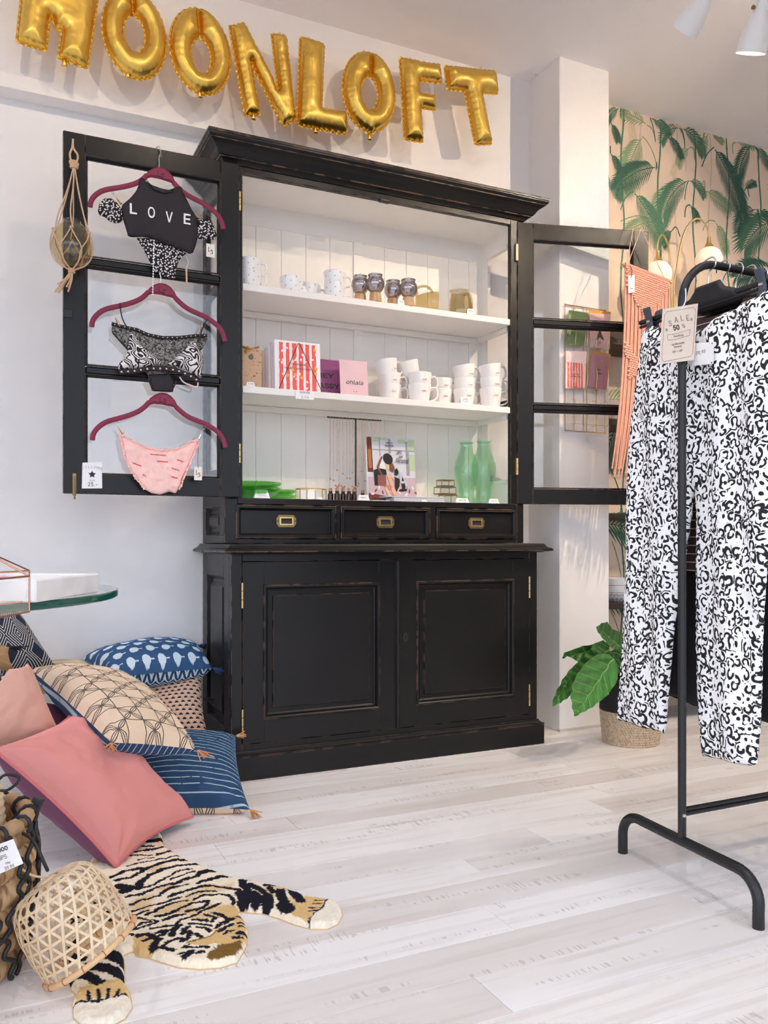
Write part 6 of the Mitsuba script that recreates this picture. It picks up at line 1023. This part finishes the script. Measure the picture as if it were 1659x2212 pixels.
pillow('cushion', 'dark grey cushion squeezed in at the left edge of the pile', (-.16, 2.66, .48), (.04, 2.70, .46), (.06, 2.64, .36), (-.16, 2.60, .34), .05, FM['ikat'], None, '', seed=12)
def f_jute(p, n, uv): return mix((.66, .50, .33), (.45, .32, .19), noise(p.x*90, p.y*90, p.z*160))
JUTEB = mat('jute_braid', base_color=proc(f_jute), roughness=.9)
t = thing('jute_pouf', 'jute pouf with black fringe behind the cream cushion', 'pouf'); pc = np.array([.22, 3.06, .37])
part(t, 'body', mv(lathe([(0, -.05), (.08, -.048), (.112, -.03), (.118, 0), (.11, .028), (.085, .042), (.05, .036), (0, .03)], 40), *pc), JUTEB, smooth=True); rs = random.Random(2)
part(t, 'fringe', cat_([tube(spline([pc + np.array([-.02 - .010*k, -.02 + .006*k, .043]), pc + np.array([-.0 - .009*k, -.065 + .004*k, .040]), pc + np.array([.03 - .009*k + rs.uniform(-.01, .01), -.095, .015])], 10), .0032, 5) for k in range(11)]), BLKY, kind='stuff')
tp = pc + np.array([-.075, -.03, .05]); part(t, 'tassel', cat_([tube([tp, tp + np.array([rs.gauss(0, .012), rs.gauss(0, .012), .012 + rs.random()*.014])], .002, 4) for _ in range(22)] + [mv(trimesh.creation.icosphere(1, .010), *tp)]), BLKY)
# tiger rug
z6 = lambda P: P
ol = [(0.445,2.5),(0.447,2.402),(0.433,2.29),(0.456,2.19),(0.494,2.101),(0.517,2.054),(0.54,2.007),(0.579,1.965),(0.625,1.904),(0.662,1.838),(0.684,1.807),(0.713,1.783),(0.72,1.749),(0.712,1.714),(0.687,1.678),(0.658,1.665),(0.625,1.681),(0.601,1.715),(0.58,1.757),(0.556,1.793),(0.524,1.817),(0.504,1.832),(0.506,1.783),(0.5,1.723),(0.48,1.665),(0.446,1.61),(0.411,1.604),(0.373,1.615),(0.338,1.639),(0.311,1.674),(0.29,1.703),(0.272,1.719),(0.268,1.745),(0.248,1.735),(0.242,1.684),(0.233,1.618),(0.237,1.576),(0.234,1.533),(0.218,1.504),(0.196,1.492),(0.168,1.493),(0.148,1.512),(0.137,1.546),(0.139,1.59),(0.149,1.618),(0.142,1.641),(0.139,1.676),(0.147,1.744),(0.153,1.887),(0.179,2.067),(0.243,2.271),(0.329,2.427),(0.395,2.557)]
SK = [(0.302,2.535),(0.302,2.534)]
def S6(p, w): return p, w
strokes = [
([(0.395,2.33),(0.415,2.325),(0.436,2.335)],.0090),([(0.421,2.391),(0.446,2.397)],.0080),([(0.357,2.264),(0.394,2.262),(0.43,2.271),(0.443,2.261)],.0058),([(0.373,2.298),(0.405,2.286)],.0030),([(0.403,2.22),(0.429,2.226),(0.455,2.221)],.0052),([(0.333,2.243),(0.387,2.222)],.0034),([(0.353,2.206),(0.39,2.201)],.0028),([(0.318,2.173),(0.356,2.182),(0.389,2.181),(0.452,2.186)],.0030),
([(0.276,2.118),(0.306,2.142),(0.339,2.146),(0.357,2.131),(0.399,2.158),(0.443,2.162),(0.483,2.136)],.0060),([(0.28,2.094),(0.315,2.096),(0.357,2.131)],.0048),([(0.324,2.022),(0.33,2.049),(0.359,2.091),(0.395,2.113),(0.434,2.121),(0.494,2.102)],.0050),([(0.323,2.022),(0.331,2.054),(0.348,2.077)],.0085),([(0.335,2.019),(0.363,2.033),(0.4,2.065),(0.434,2.088),(0.459,2.084)],.0036),([(0.402,2.045),(0.435,2.058),(0.462,2.063)],.0036),([(0.4,2.009),(0.431,2.026),(0.459,2.031),(0.484,2.058),(0.513,2.05)],.0058),([(0.48,2.053),(0.496,2.059),(0.507,2.053)],.0095),
([(0.454,1.99),(0.49,2.004),(0.513,2.012),(0.535,2.001)],.0058),([(0.292,1.985),(0.324,1.984),(0.358,2.006),(0.4,2.021)],.0046),([(0.294,1.94),(0.321,1.954),(0.358,1.959),(0.39,1.99),(0.431,1.996)],.0044),([(0.292,1.903),(0.318,1.912),(0.341,1.912),(0.373,1.924),(0.402,1.932)],.0036),([(0.295,1.884),(0.304,1.885),(0.321,1.89)],.0036),([(0.379,1.944),(0.415,1.961),(0.455,1.971),(0.485,1.958),(0.517,1.93),(0.534,1.91),(0.535,1.875),(0.524,1.836)],.0050),([(0.533,1.893),(0.533,1.865),(0.523,1.836)],.0130),([(0.415,1.932),(0.446,1.943),(0.485,1.93)],.0032),([(0.427,1.907),(0.458,1.918),(0.488,1.909),(0.503,1.896),(0.507,1.861),(0.502,1.846)],.0044),
([(0.316,1.872),(0.35,1.892),(0.381,1.904),(0.41,1.909)],.0048),([(0.335,1.855),(0.363,1.854),(0.395,1.876),(0.42,1.888),(0.451,1.881),(0.443,1.858),(0.42,1.848),(0.398,1.851)],.0044),([(0.347,1.832),(0.368,1.837),(0.387,1.838)],.0058),([(0.379,1.814),(0.408,1.825),(0.437,1.84),(0.462,1.849),(0.473,1.86)],.0036),([(0.294,1.862),(0.31,1.851),(0.333,1.833),(0.325,1.822),(0.3,1.815),(0.28,1.812),(0.284,1.822),(0.301,1.833),(0.319,1.832)],.0036),([(0.265,1.801),(0.275,1.787)],.0036),([(0.312,1.802),(0.329,1.801),(0.36,1.796),(0.374,1.809)],.0036),([(0.285,1.78),(0.3,1.779),(0.313,1.757),(0.319,1.745),(0.305,1.725),(0.301,1.71)],.0066),([(0.29,1.752),(0.301,1.754)],.0040),([(0.323,1.776),(0.34,1.777),(0.329,1.761)],.0054),
([(0.346,1.751),(0.355,1.774),(0.371,1.791)],.0064),([(0.368,1.749),(0.375,1.765),(0.385,1.774)],.0054),([(0.378,1.733),(0.383,1.752)],.0054),([(0.392,1.738),(0.399,1.719)],.0050),([(0.402,1.803),(0.417,1.798),(0.427,1.789)],.0050),([(0.43,1.815),(0.449,1.793),(0.437,1.781)],.0044),([(0.391,1.788),(0.412,1.777),(0.431,1.764)],.0036),([(0.404,1.765),(0.415,1.758),(0.423,1.738)],.0040),([(0.45,1.816),(0.463,1.802),(0.471,1.777),(0.481,1.773),(0.451,1.762),(0.437,1.745)],.0046),([(0.315,1.712),(0.334,1.725),(0.355,1.733),(0.374,1.722),(0.358,1.718)],.0040),([(0.315,1.712),(0.326,1.7),(0.336,1.689)],.0054),([(0.356,1.692),(0.375,1.683),(0.402,1.67)],.0044),([(0.356,1.694),(0.371,1.699)],.0026),([(0.351,1.65),(0.368,1.663)],.0066),([(0.343,1.665),(0.353,1.668)],.0030),([(0.378,1.656),(0.389,1.656)],.0036),([(0.44,1.724),(0.455,1.737),(0.471,1.743)],.0046),([(0.445,1.708),(0.455,1.717),(0.468,1.718)],.0030),([(0.452,1.752),(0.469,1.759)],.0026),([(0.491,1.778),(0.502,1.773)],.0032),([(0.486,1.746),(0.502,1.745)],.0030),([(0.483,1.73),(0.495,1.729)],.0030),([(0.473,1.702),(0.485,1.699)],.0054),([(0.458,1.69),(0.476,1.682)],.0032),
([(0.283,2.053),(0.303,2.031),(0.291,2.02)],.0120),([(0.554,1.967),(0.57,1.966),(0.577,1.962)],.0060),([(0.555,1.96),(0.549,1.933),(0.553,1.904)],.0080),
([(0.566,1.931),(0.579,1.892),(0.583,1.86),(0.576,1.828),(0.566,1.796)],.0070),([(0.582,1.851),(0.575,1.821),(0.566,1.796)],.0110),([(0.558,1.885),(0.559,1.854),(0.545,1.818)],.0095),([(0.599,1.91),(0.621,1.902)],.0070),([(0.6,1.891),(0.601,1.868)],.0064),([(0.618,1.865),(0.61,1.83),(0.607,1.797)],.0095),([(0.602,1.787),(0.601,1.767)],.0150),([(0.64,1.872),(0.66,1.838)],.0060),([(0.645,1.852),(0.643,1.792)],.0095),
([(0.672,1.781),(0.695,1.771)],.0020),([(0.662,1.769),(0.685,1.756)],.0020),([(0.649,1.755),(0.675,1.738)],.0020),([(0.642,1.739),(0.658,1.728)],.0020),([(0.707,1.783),(0.69,1.762),(0.675,1.738),(0.655,1.725),(0.633,1.708),(0.623,1.683)],.0018),
([(0.144,1.662),(0.168,1.664),(0.187,1.624)],.0095),([(0.173,1.698),(0.207,1.673),(0.233,1.629)],.0110),([(0.151,1.751),(0.168,1.729)],.0085),([(0.199,1.724),(0.222,1.713),(0.24,1.676)],.0088),([(0.217,1.735),(0.245,1.707)],.0068),([(0.166,1.596),(0.165,1.568)],.0026),([(0.184,1.6),(0.181,1.557)],.0026),([(0.202,1.596),(0.195,1.558)],.0026),([(0.219,1.584),(0.213,1.566)],.0026),([(0.14,1.576),(0.178,1.558),(0.227,1.559)],.0024),([(0.153,1.817),(0.164,1.801)],.0095),([(0.151,1.964),(0.175,1.923)],.0080),([(0.156,1.903),(0.192,1.903)],.0080),([(0.214,1.985),(0.234,1.988)],.0080),([(0.244,1.92),(0.244,1.879)],.0080),([(0.159,2.063),(0.208,2.067)],.0080)]
tans = [[(0.62,1.791),(0.659,1.815),(0.676,1.815),(0.704,1.785),(0.687,1.759),(0.652,1.727),(0.622,1.691),(0.602,1.739)], [(0.148,1.617),(0.182,1.631),(0.233,1.615),(0.234,1.555),(0.203,1.562),(0.144,1.574)], [(0.277,1.788),(0.321,1.758),(0.314,1.699),(0.295,1.696),(0.268,1.709),(0.268,1.747)], [(0.456,1.841),(0.505,1.845),(0.504,1.767),(0.487,1.679),(0.47,1.66),(0.427,1.663),(0.448,1.721),(0.478,1.749),(0.469,1.793)], [(0.366,1.705),(0.389,1.712),(0.418,1.717),(0.444,1.742),(0.444,1.704),(0.432,1.674),(0.401,1.68)]]
nose = [(0.387,1.631),(0.411,1.658),(0.428,1.671),(0.443,1.669),(0.472,1.668),(0.465,1.645),(0.443,1.621),(0.413,1.615),(0.398,1.614)]; nline = [(0.37,1.708),(0.389,1.71),(0.413,1.714),(0.439,1.73),(0.446,1.741)]
toes = [[(0.71,1.791),(0.737,1.769),(0.717,1.704),(0.665,1.652),(0.616,1.671),(0.624,1.686),(0.652,1.723),(0.688,1.758)], [(0.136,1.574),(0.177,1.556),(0.227,1.557),(0.244,1.543),(0.228,1.503),(0.192,1.479),(0.141,1.504),(0.127,1.551)]]
po = Polygon(ol).buffer(.006).buffer(-.006).buffer(0); po = po if isinstance(po, Polygon) else max(po.geoms, key=lambda g: g.area)
B, G = inside_pts(po, .0030); P = np.vstack([B, G]); G2 = G + rng.normal(0, .0005, G.shape); P[len(B):] = G2; tri = Delaunay(P).simplices; c = P[tri].mean(1); tri = tri[contains_xy(po, c[:, 0], c[:, 1])]
a, b_, e_ = P[tri[:, 0]], P[tri[:, 1]], P[tri[:, 2]]; s = (b_[:,0]-a[:,0])*(e_[:,1]-a[:,1])-(b_[:,1]-a[:,1])*(e_[:,0]-a[:,0]); tri[s < 0] = tri[s < 0][:, ::-1]; tri = tri[np.abs(s) > 1e-12]
ed = KD(B).query(P)[0]; h = .015 * np.sqrt(np.clip(ed / .010, 0, 1)) + (rng.random(len(P)) - .5) * .0022 * (ed > .002) + .004 * (meshkit.noise(np.stack([P[:, 0]*60, P[:, 1]*60, 0*P[:, 0]], -1), 4) - .5) * (ed > .004)
def segd(pts):
    q = np.asarray(pts); d = np.full(len(P), 9.0)
    for i in range(len(q) - 1):
        ab = q[i+1] - q[i]; tt = np.clip(((P - q[i]) @ ab) / (ab @ ab + 1e-12), 0, 1); d = np.minimum(d, np.linalg.norm(P - q[i] - tt[:, None]*ab, axis=1))
    return d
jit = (meshkit.noise(np.stack([P[:, 0]*230, P[:, 1]*230, 0*P[:, 0]], -1), 7) - .5) * .004 + rng.normal(0, .0006, len(P))
CREAM, TANC, BLKC, BRN = np.array(lin(236, 224, 200)), np.array(lin(212, 178, 124)), np.array(lin(30, 30, 40)), np.array(lin(120, 92, 46))
f_ = meshkit.fbm(np.stack([P[:, 0]*16, P[:, 1]*16, 0*P[:, 0]], -1), 3, 8); k = np.clip((f_ - .52) * 7, 0, 1)[:, None] * .75; col = CREAM * (1 - k) + TANC * k
Pj = P + np.stack([jit, -jit], -1) * 1.2
for q in tans: col[contains_xy(Polygon(q).buffer(0), Pj[:, 0], Pj[:, 1])] = TANC
for q in toes: col[contains_xy(Polygon(q).buffer(0), Pj[:, 0], Pj[:, 1])] = lin(232, 222, 204)
col[segd(nline) < .0022] = BRN; col[contains_xy(Polygon(nose).buffer(0), Pj[:, 0], Pj[:, 1])] = BRN
dm = np.full(len(P), 9.0)
for q, w in strokes: dm = np.minimum(dm, segd(q) + jit * .8 - w * 1.25)
col[dm < 0] = BLKC; col *= (1 + rng.normal(0, .05, len(P)))[:, None]; V3 = np.column_stack([P, np.maximum(h, .001)]); V3[:len(B), 2] = .001
RUGM = mat('rug_pile', base_color={'type': 'mesh_attribute', 'name': 'vertex_color'}, roughness=.95, specular=.1, sheen=.3)
k = solo('tiger_rug', 'tufted tiger shaped rug with black stripes lying on the floor', 'rug', tm(V3, tri), RUGM, smooth=True, color=np.clip(col, 0, 1))
part(k, 'backing', ext(po.buffer(.0008), .0022, (0, 0, .0002), (1, 0, 0), (0, 1, 0)), plain('rug_edge', (206, 180, 140), .9), smooth=False)
# bamboo lamp shade
BAM = mat('bamboo', base_color=proc(lambda p, n, uv: mix((.76, .62, .42), (.64, .47, .29), noise(p.x*50, p.y*50, p.z*50))), roughness=.55); BAMR = plain('bamboo_rim', (214, 178, 134), .5)
rt_, up_ = np.array([math.cos(A), -math.sin(A), 0]), np.array([0, 0, 1.0]); fw_ = np.array([math.sin(A), math.cos(A), 0]); ax = -.535*rt_ + .845*up_ - .02*fw_; ax /= np.linalg.norm(ax); e1 = np.cross(ax, fw_); e1 /= np.linalg.norm(e1); e2 = np.cross(ax, e1)
O = np.array((0.181,1.685,0.047)); prof = spline([(.104, 0, 0), (.106, .03, 0), (.107, .07, 0), (.104, .11, 0), (.098, .14, 0), (.090, .162, 0), (.074, .177, 0), (.038, .184, 0), (.014, .186, 0)], 40)[:, :2] * .86
def dome(s, th, off=0.0): r = np.interp(s, np.linspace(0, 1, 40), prof[:, 0]); z = np.interp(s, np.linspace(0, 1, 40), prof[:, 1]); return O + ax * z + (r + off)[..., None] * (np.cos(th)[..., None] * e1 + np.sin(th)[..., None] * e2) if False else O + np.multiply.outer(z, ax) + (np.asarray(r + off)[:, None]) * (np.outer(np.cos(th), e1) + np.outer(np.sin(th), e2))
t = thing('bamboo_lampshade', 'open woven bamboo dome lampshade leaning on the wicker basket', 'lampshade')
def strip(s, th, off): 
    q = dome(s, th, off); n_ = q - (O + np.multiply.outer(np.interp(s, np.linspace(0, 1, 40), prof[:, 1]) * .6, ax)); n_ /= np.linalg.norm(n_, axis=1, keepdims=True); tg = np.gradient(q, axis=0); tg /= np.linalg.norm(tg, axis=1, keepdims=True) + 1e-9; b = np.cross(tg, n_); w, d = .0024, .0007
    L = [q + b*w + n_*d, q - b*w + n_*d, q - b*w - n_*d, q + b*w - n_*d]; m = len(q); v = np.vstack(L); f = []
    for i in range(m - 1):
        for k in range(4): k2 = (k + 1) % 4; f += [(k*m+i, k2*m+i, k2*m+i+1), (k*m+i, k2*m+i+1, k*m+i+1)]
    return tm(v, f)
for s0 in (.10, .21, .32, .43, .54, .64, .74): part(t, 'ring_strip', strip(np.full(61, s0), np.linspace(0, 2*math.pi, 61), .0), BAM, smooth=False)
for k in range(22):
    s_ = np.linspace(0, .93, 26); a0 = 2*math.pi*k/22; part(t, 'slant_strip', strip(s_, a0 + s_*1.15, .0012), BAM, smooth=False); part(t, 'slant_strip', strip(s_, a0 + .14 - s_*1.15, -.0012), BAM, smooth=False)
part(t, 'rim', tube(dome(np.full(60, .0), np.linspace(0, 2*math.pi, 61)[:-1], .002), .0062, 8, close=True), BAMR, smooth=True)
for k in range(14): a0 = 2*math.pi*k/14; q0 = dome(np.zeros(1), np.array([a0]), .002)[0]; part(t, 'binding', tube([q0 + .0068*(math.cos(b)*ax + math.sin(b)*(q0 - O)/np.linalg.norm(q0 - O)) for b in np.linspace(0, 6.28, 9)[:-1]], .0009, 4, close=True), plain('binding', (176, 96, 60), .7) if 'mat_binding' not in scene else 'mat_binding')
tip = O + ax * .160; part(t, 'cap', tube([tip + .016*(math.cos(b)*e1 + math.sin(b)*e2) for b in np.linspace(0, 6.28, 19)[:-1]], .004, 6, close=True), BAM); 
part(t, 'loop', tube(spline([tip - e1*.03 - ax*.005, tip + ax*.025 - rt_*.03, tip + ax*.03 - rt_*.055 + up_*.02, tip + ax*.01 - rt_*.06, tip - ax*.01 - rt_*.04], 24), .0022, 6), BAM)
# wicker basket with black netting
WX, WY = -.090, 1.825; t = thing('wicker_basket', 'brown wicker basket laced with black cord at the left bottom corner', 'basket')
def f_wick(p, n, uv): r = dr.floor(uv.y / .048); q = uv.x * 10 + .5*r; return mix(mix((.56, .37, .20), (.40, .24, .12), cell_rand(q, r)), (.20, .11, .05), smoothstep(.45, .75, fbm(uv.x*110, uv.y*26, r, 3)))
WICK = mat('water_hyacinth', base_color=proc(f_wick), roughness=.75); H_ = .285
def wr_(z): return .146 + .030 * math.sin(math.pi * min(z / H_, 1) * .62 + .25)
u, v, f = grid(97, 61); zz = v * H_; th0 = u * 2*math.pi; ph = th0 * 11; row = zz / .048; rr = np.array([wr_(z) for z in zz]); cellx = (ph / math.pi + np.floor(row)) ; bump = np.abs(np.sin((ph + np.floor(row) * math.pi) / 2)) ** .7 * np.abs(np.sin(row % 1 * math.pi)) ** .6
rr = rr + .022 * bump - .012; part(t, 'weave', tm(np.stack([WX + rr*np.cos(th0), WY + rr*np.sin(th0), zz], -1), f), WICK, smooth=True, uv=np.stack([u*1.1, zz], -1))
u, v, f = grid(49, 9); rr = np.array([wr_(z) for z in H_ - v*.12]) - .016; part(t, 'inner', tm(np.stack([WX + rr*np.cos(u*2*math.pi), WY + rr*np.sin(u*2*math.pi), H_ - v*.12], -1), f[:, ::-1]), WICK, smooth=True, uv=np.stack([u, v*.12], -1))
for k in range(11):
    for sg in (1, -1):
        zs = np.linspace(.004, H_ - .004, 60); a_ = 2*math.pi*k/11 + sg * (zs / .096) * math.pi / 11 * 1.0 + sg*.10*np.sin(zs / .048 * 2*math.pi) * .6; part(t, 'lacing', tube([(WX + (wr_(z) + .0095)*math.cos(a), WY + (wr_(z) + .0095)*math.sin(a), z) for z, a in zip(zs, a_)], .0048, 6), BLKPL, smooth=True)
for k in range(16): a0, a1 = 2*math.pi*k/16, 2*math.pi*(k+.82)/16; part(t, 'rim_wrap', tube([(WX + (wr_(H_) - .004)*math.cos(a), WY + (wr_(H_) - .004)*math.sin(a), H_ + .010*math.sin((a - a0)/(a1 - a0)*math.pi) - .006) for a in np.linspace(a0, a1, 9)], [.008, .012, .014, .015, .015, .015, .014, .012, .008], 8), WICK, smooth=True)
for k in range(16): a = 2*math.pi*(k+.92)/16; part(t, 'rim_lacing', tube([(WX + (wr_(H_) - .004 + .017*math.cos(b))*math.cos(a), WY + (wr_(H_) - .004 + .017*math.cos(b))*math.sin(a), H_ + .018*math.sin(b) - .003) for b in np.linspace(0, 6.28, 11)[:-1]], .004, 5, close=True), BLKPL)
# plug, cable, tag, second basket weave
pk = np.array((0.08,1.844,0.268)); t = thing('lamp_cord', 'black lamp cord with switch box coiled in the wicker basket', 'cord'); d_ = (.36*rt_ + .85*up_ + .25*fw_); d_ /= np.linalg.norm(d_); x_ = np.cross(d_, fw_); x_ /= np.linalg.norm(x_)
bx_m = box(-.011, .011, -.009, .009, -.042, .042, c=.003); part(t, 'switch_box', put(mv(bx_m, 0, 0, 0), pk, x_, np.cross(d_, x_)), BLKPL, smooth=False)
part(t, 'cable', cat_([tube(spline([pk - d_*.04, pk - d_*.075 - rt_*.01, pk - d_*.10 - rt_*.028, pk - d_*.05 - rt_*.035, pk + d_*.01 - rt_*.018, pk - d_*.01 - rt_*.004, pk - d_*.085 - rt_*.034, pk - d_*.105 - rt_*.045], 60), .0032, 7), tube(spline([np.array((0.043,1.817,0.243)), np.array((0.06,1.743,0.271)), np.array((0.082,1.688,0.266)), np.array((0.095,1.676,0.237)), np.array((0.104,1.689,0.212))], 30), .0034, 7)]), BLKPL, smooth=True)
cb = [(0.022,1.583)]; tg = [np.array(q) for q in ((-0.008,1.664,0.275), (0.044,1.64,0.296), (0.06,1.632,0.252), (-0.008,1.664,0.219))]
t = thing('basket_price_tag', 'white paper tag with handwriting hanging on the wicker basket', 'tag'); nn = np.cross(tg[1] - tg[0], tg[3] - tg[0]); nn /= np.linalg.norm(nn)
if nn @ fw_ > 0: nn = -nn
v = np.array(tg + [q - nn*.0008 for q in tg]); part(t, 'card', tm(v, [(0,2,1),(0,3,2),(4,5,6),(4,6,7),(0,1,5),(0,5,4),(1,2,6),(1,6,5),(2,3,7),(2,7,6),(3,0,4),(3,4,7)]), PAPER, smooth=False)
ux = tg[1] - tg[0]; ux /= np.linalg.norm(ux); uz = np.cross(-fw_, ux) ; uz = uz if uz[2] > 0 else -uz
for s_, h_, q, w_ in (('bamboo', .010, (0.019,1.651,0.271), .040), ('LAMPS', .008, (0.022,1.65,0.257), .030), ('nu', .005, (0.036,1.643,0.252), .008), ('39,99', .006, (0.039,1.642,0.243), .018)): part(t, 'writing', words(s_, h_, np.array(q) + nn*.0009, ux, uz, width=w_, depth=.0005), INK if h_ > .009 else GREYINK)
t = thing('standing_straw_basket', 'pale straw basket with a black handle cut by the left edge', 'basket'); sb = np.array((-0.025,1.849,0.287))
u, v, f = grid(49, 25); zz = v * .12 - .07; rr = .066 - .012*v + .0018*np.sin(zz*420); part(t, 'weave', tm(np.stack([sb[0] + rr*np.cos(u*6.2832), sb[1] + rr*np.sin(u*6.2832), sb[2] + zz], -1), f), BAM, smooth=True)
h0, h1, h2 = np.array((0.026,1.781,0.347)), np.array((0.057,1.744,0.377)), np.array((0.032,1.778,0.375)); part(t, 'handle', tube(spline([h0, np.array((0.048,1.748,0.362)), h1, np.array((0.044,1.75,0.383)), np.array((0.024,1.782,0.37)), np.array((0.008,1.812,0.348))], 26), .0028, 6), BLKPL, smooth=True)
# round glass table with a marble tray
TX, TY, TZ, TRd = -.243, 1.555, .748, .452; t = thing('glass_table', 'round glass topped table with a pale flared base at the left edge', 'table')
part(t, 'glass_top', lathe([(0, TZ), (TRd - .002, TZ)], 96, c=(TX, TY, 0)), GLASS, smooth=True)
part(t, 'glass_edge', lathe([(TRd - .003, TZ), (TRd, TZ - .002), (TRd, TZ - .010), (TRd - .003, TZ - .012), (TRd - .010, TZ - .012)], 96, c=(TX, TY, 0)), mat('glass_edge', base_color=(.004, .075, .055), roughness=.12, specular=.7), smooth=True)
part(t, 'base', lathe([(0, 0), (.20, 0), (.205, .015), (.15, .03), (.09, .25), (.10, .45), (.17, .62), (.262, TZ - .014), (.25, TZ - .014), (.0, TZ - .06)], 56, c=(TX, TY, 0)), plain('plaster', (222, 204, 184), .8), smooth=40)
MARB = mat('marble', base_color=proc(lambda p, n, uv: mix((.80, .77, .74), (.66, .62, .58), smoothstep(.5, .8, fbm(p.x*9, p.y*9, p.z*9, 4)))), roughness=.3)
tq = [(0.059,1.186),(0.158,1.369)]; q0, q1 = np.array(tq[0]), np.array(tq[1]); ux = q1 - q0; Lr = np.linalg.norm(ux); ux /= Lr; uy = np.array([-ux[1], ux[0]]); uy = uy if uy @ np.array([-1, .3]) > 0 else -uy
t = thing('marble_tray', 'square white marble tray on the glass table', 'tray'); Wt = .26
def tb(a0, a1, b0, b1, z0, z1): m = box(a0, a1, b0, b1, z0, z1, c=.002); v = m.vertices; M_ = q0 + np.outer(v[:, 0], ux) + np.outer(v[:, 1], uy); return trimesh.Trimesh(np.column_stack([M_, v[:, 2]]), m.faces[:, ::1], process=False)
sgn = 1 if ux[0]*uy[1] - ux[1]*uy[0] > 0 else -1
def fx(m): 
    if sgn < 0: m.faces = m.faces[:, ::-1]
    return m
part(t, 'bottom', fx(tb(0, Lr, 0, Wt, TZ + .001, TZ + .008)), MARB, smooth=False); 
for a in ((0, Lr, 0, .012), (0, Lr, Wt - .012, Wt), (0, .012, .012, Wt - .012), (Lr - .012, Lr, .012, Wt - .012)): part(t, 'wall', fx(tb(*a, TZ + .001, TZ + .031)), MARB, smooth=False)
rs = random.Random(8)
for k in range(4):
    cc = q0 + ux*Lr*(.45 + .04*k) + uy*(.065 + .04*k); d = .038; kk = solo('patterned_leaflet', ('pink and grey printed leaflet nearest in the marble tray', 'pale printed leaflet, second in the marble tray', 'rose printed leaflet, third in the marble tray', 'white leaflet rearmost in the marble tray')[k], 'leaflet', put(box(-d, d, -d*.7, d*.7, 0, .004 + .003*k), (*cc, TZ + .0085 + .0045*k), (math.cos(.4*k), math.sin(.4*k), .06), (-math.sin(.4*k), math.cos(.4*k), .02)), plain('leaflet_%s' % 'abcd'[k], ((226, 196, 206), (228, 224, 222), (214, 150, 164), (236, 234, 234))[k], .6), smooth=False)
COPR = mat('copper_edge', base_color=(.70, .36, .24), roughness=.3, metallic=1.0); t = thing('copper_glass_box', 'copper edged glass box with a slanted lid on the glass table', 'box')
c4 = [np.array((*q, TZ + .002)) for q in [(0.044,1.027),(-0.012,0.911),(-0.015,1.12),(0.052,1.209)]]; e4 = [q + np.array([0, 0, .040]) for q in c4]; rg_ = [(c4[3] + np.array([0, 0, .042])), (c4[2] + np.array([0, 0, .042]))]; apex = (e4[1] + e4[2]) / 2 + np.array([0, 0, .035]) 
part(t, 'edge', cat_([tube([a, b], .0012, 5) for a, b in [(c4[i], c4[(i+1) % 4]) for i in range(4)] + [(e4[i], e4[(i+1) % 4]) for i in range(4)] + [(c4[i], e4[i]) for i in range(4)] + [(e4[0], apex), (e4[3], apex)]]), COPR)
for i in range(4): part(t, 'pane', tm([c4[i], c4[(i+1) % 4], e4[(i+1) % 4], e4[i]], [(0, 1, 2), (0, 2, 3)]), GLASS, smooth=False)
